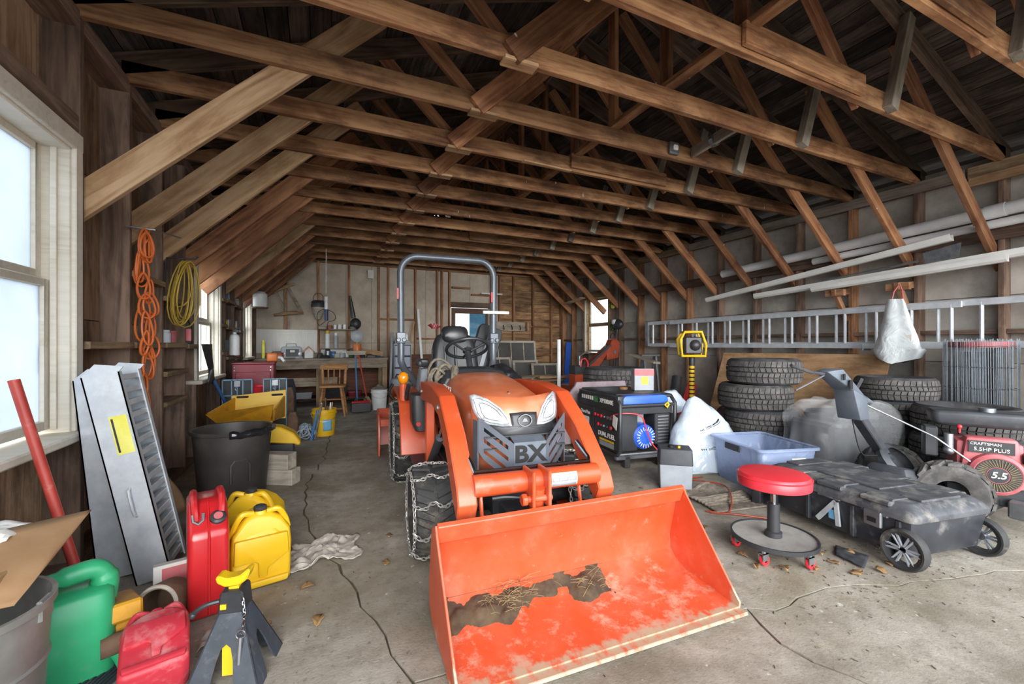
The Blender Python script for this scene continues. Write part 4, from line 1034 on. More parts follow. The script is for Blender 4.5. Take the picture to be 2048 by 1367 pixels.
def bagpt(u, v):
    p = Vector(crumple(bagshape, .022, 7, 3)(u, v)); return p * 1.012
for v0, u0 in ((.40, .70), (.68, .68)):
    for k in range(24):
        if k in (3, 9): continue
        u = u0 + .0072 * k; v = v0 - .0045 * k
        hgt = .016 if k > 2 else .022
        m.tube([bagpt(u, v), bagpt(u + .001, v + hgt)], .0032 if k % 3 else .0045, 4)
        if k > 3: m.tube([bagpt(u - .002, v + .030), bagpt(u + .005, v + .028)], .0022, 4)
o = m.build('printed_marks', MT['dark_cloth'], BG); o['kind'] = 'stuff'
# smaller bag heap behind it
m = MB(); m.sheet(30, 16, crumple(lambda u, v: (.18 * math.cos(2 * PI * u) * math.sin(PI * v * .5), .15 * math.sin(2 * PI * u) * math.sin(PI * v * .5), .46 + .22 * math.cos(PI * v * .5)), .02, 9, 1))
o = m.build('plastic_bag', MT['film_white'], None, (3.36, 3.36, 0), smooth=70); o.location.z = 0; tag(o, 'small puffed pale bag lying behind the large blue sack', 'bag')
# ---- clear storage bin
SB = thing('storage_bin', 'open translucent blue plastic storage bin with a grey handle', 'storage bin', (3.36, 2.36, 0), math.radians(-15))
def ringb(w_, d_, z, r=.05): return [(x, y, z) for x, y in rr(w_, d_, r, 4)]
m = MB(); loft(m, [ringb(.50, .60, .34), ringb(.47, .57, .20), ringb(.445, .53, .0), ], cap=False); m.add([*ringb(.445, .53, .0)], [list(range(20))]); m.build('tub', MT['bin_blue'], SB, smooth=40, solid=.004)
m = MB(); loft(m, [ringb(.50, .60, .335), ringb(.545, .645, .338), ringb(.545, .645, .355), ringb(.53, .63, .36), ringb(.50, .60, .352)], cap=False); m.build('rim', MT['bin_blue'], SB, smooth=30)
m = MB(); m.bx(-.275, -.262, -.09, .09, .285, .335); m.build('handle', MT['dark_metal'], SB, bevel=.005)
m = MB(); m.bx(.255, .275, -.09, .09, .285, .335); m.build('handle', MT['dark_metal'], SB, bevel=.005)
MB().bx(.02, .14, -.296, -.294, .18, .28).build('white_label', MT['paper'], SB)
m = MB(); m.bx(-.12, .10, -.18, .15, .006, .03); m.build('sheet_inside', MT['blue_sheet'], SB, bevel=.004)
# ---- red rolling stool
pm('tray_grey', '#8b8782', '#a5a19b', 9, .55, .1, dust=.4, dustc='#5c5650', dthr=.55)
ST = thing('rolling_stool', 'red padded rolling stool with a round grey tray base', 'stool', (2.28, 1.53, 0))
m = MB(); m.lathe([(0, .375), (.16, .375), (.178, .383), (.180, .43), (.168, .447), (.10, .455), (0, .455)], 40); m.build('seat', MT['red_vinyl'], ST, smooth=40)
m = MB(); m.tube([(.179 * math.cos(t), .179 * math.sin(t), .432) for t in [2 * PI * k / 40 for k in range(40)]], .004, 5, closed=True); m.build('piping', MT['red_vinyl'], ST)
m = MB(); m.lathe([(0, .36), (.07, .36), (.07, .375), (0, .375)], 16); m.cyl((0, 0, .25), (0, 0, .365), .014); m.build('lift_rod', MT['chrome'], ST)
m = MB(); m.lathe([(0, .10), (.042, .10), (.042, .125), (.032, .13), (.030, .28), (0, .28)], 20); m.build('post', MT['black_plastic'], ST, smooth=40)
m = MB(); m.lathe([(0, .088), (.19, .088), (.205, .094), (.205, .102), (.19, .098), (0, .098)], 44); m.build('tray', MT['tray_grey'], ST, smooth=30)
m = MB(); m.lathe([(.203, .085), (.212, .086), (.212, .108), (.203, .108)], 44, closed=True); m.build('tray_rim', MT['black_plastic'], ST)
for k in range(5):
    a = math.radians(200 + 72 * k); cx, cy = .185 * math.cos(a), .185 * math.sin(a)
    m = MB(); m.cyl((cx, cy, .062), (cx, cy, .09), .012, seg=8); m.bx(cx - .022, cx + .022, cy - .014, cy - .010, .03, .068); m.bx(cx - .022, cx + .022, cy + .010, cy + .014, .03, .068); m.bx(cx - .022, cx + .022, cy - .014, cy + .014, .064, .068); ca = m.build('caster', MT['steel_dull'], ST)
    m = MB(); m.lathe([(.012, -.009), (.028, -.009), (.030, 0), (.028, .009), (.012, .009)], 18, Matrix.Translation((cx + .008, cy, .030)) @ Matrix.Rotation(PI / 2, 4, 'X')); m.build('caster_wheel', MT['red_vinyl'], ca)
# ---- black wheeled tool chest
TB = thing('tool_chest', 'dusty black wheeled tool chest with chrome spoked wheels', 'tool chest', (3.08, 1.50, 0), math.radians(-9))
LX, LY = .29, .44
m = MB(); m.hull([(-LX + .02, -LY + .03, .05), (LX - .02, -LY + .03, .05), (LX - .02, LY - .03, .05), (-LX + .02, LY - .03, .05)], [(-LX, -LY, .25), (LX, -LY, .25), (LX, LY, .25), (-LX, LY, .25)]); body = m.build('body', MT['toolbox_black'], TB, bevel=.015, bseg=2)
m = MB(); loft(m, [[(x, y, z) for x, y in rr(2 * LX + o_, 2 * LY + o_, .04, 3)] for z, o_ in ((.245, .03), (.275, .035), (.29, .01), (.315, -.05), (.325, -.08))]); lid = m.build('lid', MT['toolbox_lid'], TB, bevel=.003)
for y in (-.27, -.02, .24):
    m = MB(); m.bx(-LX - .012, LX + .012, y - .075, y + .075, .296, .322); m.hull([(-LX - .02, y - .07, .235), (LX + .02, y - .07, .235), (LX + .02, y + .07, .235), (-LX - .02, y + .07, .235)], [(-LX + .03, y - .07, .33), (LX - .03, y - .07, .33), (LX - .03, y + .07, .33), (-LX + .03, y + .07, .33)]); m.build('lid_rib', MT['toolbox_lid'], TB, bevel=.006)
for y0_, y1_ in ((-.40, -.30), (-.20, .18), (.30, .40)): m = MB(); m.bx(-.15, .15, y0_, y1_, .322, .336); m.build('lid_tray', MT['toolbox_lid'], TB, bevel=.004)
for y in (-.38, -.15, .12, .36):
    m = MB(); m.bx(-LX - .008, -LX + .02, y - .012, y + .012, .06, .24); m.build('body_rib', MT['toolbox_black'], TB, bevel=.004)
for y, big in ((-.27, 1), (.24, 0)):
    m = MB(); m.bx(-LX - .028, -LX - .008, y - .045, y + .045, .17, .255); la = m.build('latch', MT['steel_dull'] if big else MT['toolbox_black'], TB, bevel=.006)
    m = MB(); m.bx(-LX - .031, -LX - .027, y - .022, y + .022, .195, .22); m.build('latch_slot', MT['black_matte'], la)
m = MB()
xf = -LX - .002
m.beam((xf, .055, .085), (xf, -.055, .222), .012, .026, up=(1, 0, 0)); m.beam((xf, -.072, .085), (xf, -.058, .222), .012, .024, up=(1, 0, 0)); m.build('badge', MT['aluminium'], TB)
MB().bx(xf - .002, xf, -.056, -.015, .115, .17).build('badge_plate', MT['blue_sheet'], TB)
for x, sg in ((-LX - .005, -1), (LX + .005, 1)):
    m = MB(); tyre_mesh(m, .105, .05, .082, ax='x', c=(x, -LY + .03, .105), seg=32); wl_ = m.build('wheel', MT['rubber'], TB)
    for k in range(6):
        a = 2 * PI * k / 6
        for da in (-.14, .14):
            m = MB(); c = Vector((x + sg * .012, -LY + .03, .105)); m.tube([c + Vector((0, .016 * math.cos(a + da * 2), .016 * math.sin(a + da * 2))), c + Vector((0, .084 * math.cos(a + da), .084 * math.sin(a + da)))], .006, 5); m.build('spoke', MT['grey_paint'], wl_)
    m = MB(); m.cyl((x - .01, -LY + .03, .105), (x + sg * .02 + .01, -LY + .03, .105), .020, seg=12); m.build('hub', MT['steel_dull'], wl_)
m = MB(); m.tube([(-.18, LY, .2), (-.18, LY + .06, .2), (.18, LY + .06, .2), (.18, LY, .2)], .012, 8); m.build('pull_handle', MT['black_plastic'], TB)
# bottles beside the chest
for (x, y, h, cm, lab) in ((2.90, 2.06, .20, 'grey_plastic', 'black oil bottle with a grey cap behind the tool chest'), (2.985, 2.045, .215, 'orange_paint', 'black bottle with an orange cap behind the tool chest')):
    b = thing('oil_bottle', lab, 'bottle', (x, y, 0), .3, 'bottles behind the tool chest'); m = MB(); loft(m, [[(p, q, z) for p, q in rr(w_, w_ * .7, .012, 3)] for z, w_ in ((0, .085), (.01, .09), (h * .68, .09), (h * .85, .045), (h * .88, .042))]); m.build('body', MT['black_plastic'], b)
    m = MB(); m.cyl((0, 0, h * .88), (0, 0, h * 1.0), .024, seg=14); m.build('cap', MT[cm], b)
# striped rug, red cord, rag
m = MB(); m.sheet(40, 30, lambda u, v: (2.46 + .42 * u + .06 * math.sin(3 * v) - .05 * v * (1 - u), 2.04 + .46 * v - .06 * u, .012 + .035 * max(0, mnoise.noise(Vector((u * 2.4, v * 3.2, 1)))) + .03 * max(0, math.sin(u * 7 + v * 2)) * v + .006 * math.sin(v * 90)))
o = m.build('floor_rug', MT['carpet_grey'], solid=.006, smooth=60); tag(o, 'crumpled ribbed brown rug on the floor beside the red stool', 'rug')
m = MB(); m.tube(smoothpts([(3.02, 2.66, .008), (2.80, 2.62, .03), (2.86, 2.30, .06), (2.55, 2.02, .012), (2.42, 2.10, .010), (2.6, 1.93, .010), (2.70, 1.83, .010)], 8), .006, 6); o = m.build('extension_lead', MT['red_rust']); tag(o, 'dark red cord snaking around the rug on the floor', 'cord')
m = MB(); m.sheet(16, 12, lambda u, v: (2.62 + .17 * (u - .5) * (1 - .3 * v), 1.30 + .15 * (v - .5) + .06 * u, .01 + .028 * max(0, mnoise.noise(Vector((u * 4, v * 3, 5)))) * math.sin(PI * v))); o = m.build('rag', MT['dark_cloth'], solid=.004, smooth=60); tag(o, 'dark crumpled rag on the floor between stool and tool chest', 'rag')
# ---- snow blower
SN = thing('snow_blower', 'old snow blower with red engine, tank and tall grey chute', 'snow blower', (3.72, 1.28, 0))
m = MB(); m.bx(.0, .55, -.12, .34, .10, .20); m.build('deck', MT['black_plastic'], SN, bevel=.02)
for xx, yy in ((-.08, .02), (.14, .42)): m = MB(); tyre_mesh(m, .19, .11, .10, .02, 14, ax='x', seg=28); m.build('drive_wheel', MT['tread_dusty'], SN, (xx, yy, .21), (0, 0, math.radians(38)))
EN = bpy.data.objects.new('engine', None); COL.objects.link(EN); EN.parent = SN; EN.location = (.26, -.03, .01); EN.rotation_euler = (0, 0, math.radians(-60))
m = MB(); m.bx(-.15, .15, -.10, .16, .24, .52); m.hull([(-.15, -.13, .24), (.15, -.13, .24), (.15, -.02, .24), (-.15, -.02, .24)], [(-.11, -.13, .55), (.12, -.13, .55), (.12, -.02, .55), (-.11, -.02, .55)]); m.build('shroud', MT['red_dusty'], EN, bevel=.02, bseg=2)
Mr = Matrix.Translation((.02, -.14, .33)) @ Matrix.Rotation(PI / 2, 4, 'X')
m = MB(); m.lathe([(.0, .035), (.05, .038), (.052, .03), (.098, .03), (.108, .035), (.126, .02), (.132, -.01), (.128, -.05)], 36, Mr); m.build('recoil_housing', MT['red_dusty'], EN)
m = MB(); m.lathe([(.05, .034), (.102, .034), (.102, .036), (.05, .036)], 36, Mr, closed=True); m.build('starter_screen', MT['black_plastic'], EN)
m = MB()
for k in range(40):
    a = 2 * PI * k / 40; m.beam(Mr @ Vector((.055 * math.cos(a), .055 * math.sin(a), .038)), Mr @ Vector((.098 * math.cos(a + .12), .098 * math.sin(a + .12), .038)), .0035, .003)
o = m.build('screen_fins', MT['straw'], EN); o['kind'] = 'stuff'
m = MB(); m.lathe([(0, .042), (.046, .040), (.05, .034)], 24, Mr); m.build('starter_hub', MT['black_plastic'], EN)
text('lettering', '5.5', .055, MT['decal_white'], EN, Mr @ Matrix.Translation((0, 0, .043)), .001, bold=.001, shear=.2)
MB().bx(-.10, .10, -.139, -.131, .455, .53).build('engine_label', MT['black_plastic'], EN)
text('lettering', 'CRAFTSMAN', .024, MT['decal_white'], EN, face_M((-.025, -.1405, .512), (1, 0, 0), (0, 0, 1)), .001)
text('lettering', '5.5HP PLUS', .032, MT['decal_white'], EN, face_M((0, -.1405, .478), (1, 0, 0), (0, 0, 1)), .001)
m = MB(); loft(m, [[(x, y, z) for x, y in rr(w_, d_, .04, 4, .02, .05)] for z, w_, d_ in ((.60, .50, .18), (.62, .54, .21), (.68, .56, .22), (.70, .54, .20))]); m.build('fuel_tank', MT['dark_metal'], EN, bevel=.004)
m = MB(); m.cyl((.02, .03, .70), (.02, .03, .725), .04); m.build('tank_cap', MT['galvanised'], EN)
m = MB(); m.bx(-.31, -.24, -.14, -.04, .40, .60); m.build('air_cleaner', MT['black_plastic'], EN, bevel=.01)
m = MB(); m.cyl((-.19, -.13, .46), (-.19, -.13, .56), .024); m.ball((-.19, -.13, .45), .03); m.build('carburettor', MT['steel_dull'], EN)
m = MB(); m.cyl((-.14, -.13, .57), (-.14, -.13, .60), .006); m.ball((-.14, -.13, .61), .014); m.build('choke_knob', MT['red_vinyl'], EN)
m = MB(); m.bx(.14, .22, -.16, -.08, .40, .47); m.build('starter_switch', MT['black_plastic'], EN, bevel=.008)
m = MB(); m.bx(-.20, .22, -.10, .14, .12, .24); m.build('engine_bed', MT['black_plastic'], EN, bevel=.01)
# boom with chute head
m = MB(); m.beam((.02, .35, .26), (-.50, .35, .74), .07, .055, up=(0, 1, 0)); m.build('boom', MT['dark_metal'], SN, bevel=.006)
m = MB(); m.hull([(-.53, .28, .66), (-.43, .28, .66), (-.43, .42, .66), (-.53, .42, .66)], [(-.60, .29, .88), (-.47, .27, .80), (-.47, .43, .80), (-.60, .41, .88)]); m.hull([(-.60, .29, .86), (-.47, .27, .80), (-.47, .43, .80), (-.60, .41, .86)], [(-.84, .31, .985), (-.70, .29, 1.0), (-.70, .41, 1.0), (-.84, .39, .985)]); m.build('chute', MT['guard_grey'], SN, bevel=.012, bseg=2)
for a in ((-.72, -.70, .28, .285, .93, .97), (-.66, -.63, .275, .28, .87, .93)): MB().bx(*a).build('chute_slot', MT['black_matte'], SN)
m = MB(); m.tube([(-.84, .33, .97), (-.98, .33, .985), (-1.16, .33, 1.03)], .010, 8); m.build('grip', MT['dark_metal'], SN)
m = MB(); m.tube([(-.84, .33, .96), (-1.12, .33, .88)], .006, 6); m.build('rod', MT['steel_dull'], SN)
m = MB(); m.tube([(-.50, .35, .80), (-.38, .36, .90), (-.36, .36, .92)], .012, 6); m.build('side_rod', MT['dark_metal'], SN)
m = MB(); m.tube([(-.50, .35, .80), (-.05, .10, .55), (.0, -.05, .42)], .006, 6); m.build('control_rod', MT['steel_dull'], SN)
m = MB(); m.tube(smoothpts([(-.50, .35, .68), (-.44, .33, .45), (-.3, .33, .40), (-.05, .3, .40)]), .004, 5); m.build('cable', MT['black_matte'], SN)
m = MB(); m.hull([(-.35, .1, .22), (.02, .1, .22), (.02, .4, .22), (-.35, .4, .22)], [(-.3, .15, .36), (-.02, .12, .30), (-.02, .38, .30), (-.3, .35, .36)]); m.build('drive_cover', MT['dark_metal'], SN, bevel=.03, bseg=2)
m = MB(); m.lathe([(.04, 0), (.13, .01), (.14, .05), (.10, .07)], 20, Matrix.Translation((-.12, .30, .32)) @ Matrix.Rotation(.9, 4, 'X')); m.build('pulley', MT['dark_metal'], SN)
m = MB(); m.bx(.16, .22, -.30, -.16, .08, .19); m.build('mud_flap', MT['steel_dull'], SN, bevel=.01)
m = MB(); m.beam((.62, -.26, .06), (.66, -.26, .62), .05, .03, up=(1, 0, 0)); m.build('side_bar', MT['dark_metal'], SN)
# ---- heap under clear plastic
HP = thing('wrapped_heap', 'heap wrapped in crinkled clear plastic sheeting behind the tool chest', 'plastic sheeting', (4.14, 2.18, 0), math.radians(-15))
m = MB(); m.bx(-.32, .30, -.22, .22, .0, .50); m.bx(-.2, .25, -.15, .2, .5, .58); m.build('covered_goods', MT['dark_cloth'], HP, bevel=.03)
def drape(u, v):
    a = 2 * PI * u; k = 1 - v; r = min(1, k * 2.2); z = .66 if k < .35 else .66 - (k - .35) / .65 * .64
    c, s = math.cos(a), math.sin(a); q = (abs(c) ** 4 + abs(s) ** 4) ** -.25
    pl = 1 + .05 * math.sin(a * 17) * max(0, k - .4)
    return (.40 * r * c * q * pl + .04 * k * c, .29 * r * s * q * pl, z + .03 * math.sin(a * 9) * (1 - v))
m = MB(); m.sheet(110, 14, crumple(drape, .035, 5, 5)); m.build('clear_film', MT['film_clear'], HP, smooth=25)
m = MB(); m.beam((.02, -.33, .10), (-.05, -.31, .34), .035, .006, up=(1, 0, 0)); m.build('drilled_strap', MT['red_rust'], HP)
# ---- rolls of wire fencing
def wire_roll(label, loc, R, H):
    t = thing('wire_roll', label, 'wire fence roll', loc, random.uniform(0, 3), 'rolls of wire fencing'); v = MB(); h = MB(); n = 90
    for layer, rr0 in ((0, R), (1, R * .82), (2, R * .62)):
        for k in range(n - layer * 20):
            a = 2 * PI * k / (n - layer * 20) + layer; r = rr0 + random.uniform(-.012, .006)
            v.tube([(r * math.cos(a), r * math.sin(a), 0), (r * math.cos(a + .03), r * math.sin(a + .03), H * .5), (r * math.cos(a), r * math.sin(a), H + random.uniform(-.01, .02))], .0025, 4)
        for j in range(7):
            z = H * (.04 + .92 * j / 6)
            h.tube([((rr0 + .003) * math.cos(2 * PI * k / 30), (rr0 + .003) * math.sin(2 * PI * k / 30), z + random.uniform(-.004, .004)) for k in range(30)], .002, 4, closed=True)
    o = v.build('upright_wires', MT['galvanised'], t); o['kind'] = 'stuff'; o = h.build('ring_wires', MT['galvanised'], t); o['kind'] = 'stuff'
    m = MB(); m.lathe([(R * .9, H - .06), (R * .9, H - .01), (R * .55, H - .01), (R * .55, H - .06)], 28, closed=True); m.build('red_core', MT['red_dusty'], t); m = MB(); m.lathe([(R*.5, 0), (R * .5, H - .1), (R * .48, H - .1), (R * .48, 0)], 20, closed=True); m.build('dark_core', MT['dark_cloth'], t)
    return t
wire_roll('tall roll of galvanised wire fencing with a red core behind the tyres', (5.33, 1.70, 0), .225, 1.19)
wire_roll('second galvanised wire roll, cut off by the edge of the picture', (5.28, 1.16, 0), .22, 1.17)
# ---- ladder on the wall
LD = thing('extension_ladder', 'long aluminium extension ladder hung flat along the wall', 'ladder', (5.60, 0, 0))
for z in (1.555, 1.155):
    m = MB(); m.bx(.0, .03, .9, 6.15, z - .03, z + .03); m.bx(.03, .034, .9, 6.15, z - .034, z + .034); m.build('rail', MT['aluminium'], LD, bevel=.003)
    m = MB(); m.bx(-.035, -.005, 1.9, 5.6, z - .042, z + .018); m.build('fly_rail', MT['aluminium'], LD, bevel=.003)
y = 6.05
while y > .95:
    m = MB(); m.cyl((.015, y, 1.155), (.015, y, 1.555), .016, seg=8); m.build('rung', MT['aluminium'], LD)
    if 2.0 < y < 5.6: m = MB(); m.cyl((-.02, y - .11, 1.155), (-.02, y - .11, 1.545), .016, seg=8); m.build('rung', MT['aluminium'], LD)
    y -= .305
m = MB(); m.bx(-.04, .03, 6.12, 6.2, 1.13, 1.58); m.build('end_cap', MT['steel_dull'], LD, bevel=.004)
for yy in (2.7, 4.9):
    m = MB(); m.tube([(.11, yy, 1.10), (.02, yy, 1.10), (-.045, yy, 1.10), (-.045, yy, 1.16)], .008, 6); m.build('hook', MT['steel_dull'], LD)
# ---- pipes, gutters and their brackets
m = MB(); m.tube([(5.60, 4.55, 2.235), (5.60, .6, 2.42)], .058, 20); m.tube([(5.60, 1.75, 2.366), (5.60, 1.62, 2.372)], .064, 20); o = m.build('drain_pipe', MT['pvc_white'], smooth=40); tag(o, 'thick white drain pipe, upper of the two on the wall', 'pipe', 'white drain pipes on the wall')
m = MB(); m.tube([(5.605, 3.25, 2.19), (5.605, .6, 2.30)], .040, 16); o = m.build('drain_pipe', MT['pvc_white'], smooth=40); tag(o, 'thinner white drain pipe, lower of the two on the wall', 'pipe', 'white drain pipes on the wall')
def gutter(label, a, b, w=.09, h=.07):
    t = .004; poly = [(-w / 2, h), (-w / 2, .02), (-w / 2 + .02, 0), (w / 2, 0), (w / 2, h), (w / 2 - t, h), (w / 2 - t, t), (-w / 2 + .022, t), (-w / 2 + t, .022), (-w / 2 + t, h)]
    L = (Vector(b) - Vector(a)).length; m = MB(); m.prism(poly, 0, L, 'x'); o = bpy.data.objects.new('gutter_length', m.mesh('gutter_length', 0, 1, 20)); COL.objects.link(o); o.data.materials.append(MT['gutter_white']); o.matrix_world = frame_matrix(a, b); tag(o, label, 'gutter', 'white gutter lengths on the wall brackets'); return o
gutter('white gutter length tilted steeply, topmost on the brackets', (5.44, 4.70, 1.815), (5.44, 1.92, 2.14), .07, .06)
gutter('long white gutter length lying level over the bracket ends', (5.575, 4.0, 1.80), (5.575, 1.2, 1.945))
gutter('white gutter length with a cut end, nearest the open front', (5.49, 3.2, 1.80), (5.49, 1.58, 1.885), .06, .06)
m = MB(); m.tube([(5.52, 3.1, 1.93), (5.52, 2.2, 2.0)], .012, 8); o = m.build('closer_rod', MT['steel_dull']); tag(o, 'grey metal closer rod lying over the gutters', 'rod')
m = MB(); m.hull([(5.50, 2.14, 1.96), (5.51, 2.14, 1.96), (5.51, 1.90, 1.99), (5.50, 1.90, 1.99)], [(5.50, 2.16, 2.07), (5.51, 2.16, 2.07), (5.51, 1.88, 2.12), (5.50, 1.88, 2.12)]); o = m.build('metal_bracket', MT['galvanised']); tag(o, 'grey sheet metal bracket resting between the gutters', 'bracket')
for y, lab in ((2.93, 'wooden wall bracket without a bag under the gutters'), (2.34, 'wooden wall bracket that the white bag hangs from')):
    t = thing('wall_bracket', lab, 'bracket', (5.72, y, 0), 0, 'wooden brackets holding the gutters')
    plank('arm', (0, 0, 1.79), (-.30, 0, 1.76), .07, .045, MT['stud_orange'], t); plank('strut', (-.02, 0, 1.45), (-.24, 0, 1.74), .06, .045, MT['stud_orange'], t)
    plank('crosspiece', (-.26, -.10, 1.755), (-.26, .10, 1.755), .075, .045, MT['stud_orange'], t)
# hanging shopping bag
HB = thing('shopping_bag', 'white plastic shopping bag hanging from a wall bracket', 'bag', (5.36, 2.30, 1.0), 0)
def hbag(u, v):
    a = 2 * PI * u; k = v  # v 0 bottom 1 top
    w_ = .24 * (1 - .72 * k ** .8) * (.72 if k < .03 else 1); d_ = .11 * (1 - .75 * k)
    return (d_ * math.cos(a) * (1 + .25 * math.sin(a * 3)), w_ * math.sin(a) + .02 * k, .02 + .60 * k + .05 * (abs(math.sin(a)) if k < .1 else 0) - (.05 if k < .02 else 0))
m = MB(); f = hbag
m.sheet(40, 24, lambda u, v: Vector(f(u, v)) + mnoise.noise_vector(Vector(f(u, v)) * 9) * .018 * (1 - .6 * v)); m.add([Vector(f(i / 40, 0)) + mnoise.noise_vector(Vector(f(i / 40, 0)) * 9) * .018 for i in range(40)], [list(range(40))]); m.build('sack', MT['film_milky'], HB, smooth=60)
m = MB(); m.tube([(.0, -.045, .58), (.02, -.03, .70), (.04, .0, .775), (.02, .04, .70), (.0, .055, .58)], .007, 6); m.build('handle', MT['red_dusty'], HB)
m = MB(); m.bx(-.05, .05, -.14, .02, .06, .26); m.build('carton_inside', MT['paper'], HB, bevel=.01)
# ================================================================== LEFT SIDE
pm('jerry_red', '#b51d22', '#c0272b', 5, .3, coat=.4, dust=.3, dustc='#8c6a60', dthr=.6)
pm('can_yellow', '#d9ab14', '#e2b825', 4, .42, dust=.45, dustc='#b39a6c', dscale=4, dthr=.56)
pm('dusty_red', '#b52a38', '#c23a46', 5, .5, dust=.75, dustc='#c58f8c', dscale=5, dthr=.5)
pm('green_plastic', '#2f9a68', '#37a773', 5, .38, dust=.4, dustc='#7f9a86', dthr=.58)
pm('jack_grey', '#33383f', '#404650', 12, .6, dust=.5, dustc='#77787a', dscale=20, dthr=.55)
pm('bin_steel', '#8b8a86', '#a09f9b', 7, .5, .55, dust=.5, dustc='#8c7768', dscale=4, dthr=.55)
pm('rust', '#5f4636', '#7d6350', 9, .8, .2, bump=.4)
pm('pole_red', '#a83a30', '#b8463a', 8, .45, dust=.4, dustc='#c9b3a8', dthr=.6)
pm('orange_cord', '#d0662f', '#dc7438', 6, .5)
pm('yellow_cord', '#b89a3a', '#c9ab48', 6, .55)
pm('trash_black', '#353130', '#433e3b', 5, .5, dust=.45, dustc='#5e574f', dscale=5, dthr=.52)
pm('yellow_dirty', '#b07a1c', '#d59a26', 4, .5, dust=.6, dustc='#5a4423', dscale=5, dthr=.52)
pm('paper_dirty', '#a9a196', '#c3bcb1', 7, .9)
pm('blue_handle', '#3c6fa8', '#4a80bb', 6, .4)
pm('label_yellow', '#d8d04a', '#e2dc78', 14, .6)
pm('dark_red', '#6d1825', '#7d1f2e', 4, .4)
# red metal jerry can
JC = thing('jerry_can', 'tall red metal jerry can with a black screw cap', 'jerry can', (-.425, 2.15, 0), math.radians(14))
hw_ = .073
m = MB(); m.prism([(0, .0), (.30, .0), (.30, .46), (.13, .47), (.10, .455), (.0, .355)], -hw_, hw_, 'x'); bd = m.build('body', MT['jerry_red'], JC, bevel=.022, bseg=3)
m = MB(); m.tube([(0, -.002, .02), (0, -.004, .345), (0, .055, .415), (0, .11, .46)], .005, 6); m.build('seam', MT['jerry_red'], JC)
for sx in (-1, 1):
    m = MB(); m.tube(smoothpts([(sx * .045, .05, .40), (sx * .05, .09, .475), (sx * .05, .18, .49), (sx * .045, .24, .468)]), .014, 8); m.build('handle', MT['jerry_red'], JC)
Mc = Matrix.Translation((.034, .045, .402)) @ Matrix.Rotation(math.radians(42), 4, 'X')
m = MB(); m.lathe([(.030, -.02), (.030, .012), (.022, .018), (0, .018)], 18, Mc); cp = m.build('screw_cap', MT['black_plastic'], JC, smooth=30)
m = MB(); m.lathe([(0, .0195), (.017, .0195), (.017, .017)], 16, Mc); m.build('cap_disc', MT['red_dusty'], cp)
m = MB(); m.tube([(-.055, .055, .43), (-.052, .04, .405), (-.036, .03, .395), (-.020, .04, .405), (-.018, .055, .43)], .006, 6); m.build('spout_clip', MT['steel_dull'], JC)
MB().hull([(-.062, .012, .352), (-.018, .012, .352), (-.018, .016, .352), (-.062, .016, .352)], [(-.062, .026, .375), (-.018, .026, .375), (-.018, .030, .375), (-.062, .030, .375)]).build('yellow_label', MT['yellow_paint'], JC)
# yellow fuel cans
def fuel_can(label, loc, rz, mat, cap=True, tilt=0):
    t = thing('fuel_can', label, 'fuel can', loc, rz, 'plastic fuel cans', rot=(tilt, 0, rz))
    out = [(-.125, .015), (-.10, 0), (.10, 0), (.125, .02), (.13, .20), (.124, .262), (.09, .315), (.04, .345), (-.02, .352), (-.06, .335), (-.12, .265), (-.128, .2)]
    m = MB(); rings = []
    for y, s, zo in ((-.095, .90, .0), (-.082, .98, .0), (.0, 1.0, 0), (.09, .98, 0), (.10, .9, 0)): rings.append([(x * s, y + (.0 if z < .27 else .35 * (z - .27) if y < 0 else -.5 * (z - .27)), .17 + (z - .17) * s) for x, z in out])
    loft(m, rings); m.build('body', mat, t, smooth=50, bevel=.006, bseg=2)
    m = MB(); m.prism([(-.108, .25), (.108, .25), (.112, .155), (.04, .11), (.025, .10), (.02, .06), (-.012, .06), (-.015, .13), (-.03, .14), (-.112, .14)], -.112, -.09, 'y'); m.build('raised_panel', mat, t, bevel=.006, bseg=2)
    m = MB(); m.prism([(-.108, .018), (.108, .02), (.112, .048), (-.112, .045)], -.110, -.09, 'y'); m.build('lower_rib', mat, t, bevel=.006, bseg=2)
    for sx in (-1, 1): m = MB(); m.tube(smoothpts([(sx * .03, -.04, .345), (sx * .075, -.05, .35), (sx * .105, -.04, .30), (sx * .118, -.04, .25)]), .014, 8); m.build('handle', mat, t)
    m = MB(); loft(m, [[(x, y, z) for x, y in rr(w_, d_, .02, 3, 0, -.03)] for z, w_, d_ in ((.24, .17, .13), (.34, .055, .06), (.355, .05, .055))]); m.build('neck', mat, t, smooth=50)
    if cap:
        m = MB(); m.lathe([(.026, 0), (.028, .004), (.028, .02), (.02, .026), (0, .026)], 16, Matrix.Translation((0, -.03, .352))); c = m.build('screw_cap', MT['black_plastic'], t, smooth=30)
    return t
fuel_can('yellow plastic fuel can nearest the jack stand', (-.27, 2.40, 0), math.radians(12), MT['can_yellow'])
fuel_can('yellow plastic fuel can behind the other yellow one', (-.33, 2.70, 0), math.radians(-20), MT['can_yellow'])
fuel_can('dusty red plastic fuel can at the bottom edge of the picture', (-.478, 1.69, .07), math.radians(14), MT['dusty_red'], False, math.radians(-68)).location.z = .075
bpy.data.objects['fuel_can.002'].scale = (.72, .72, .72)
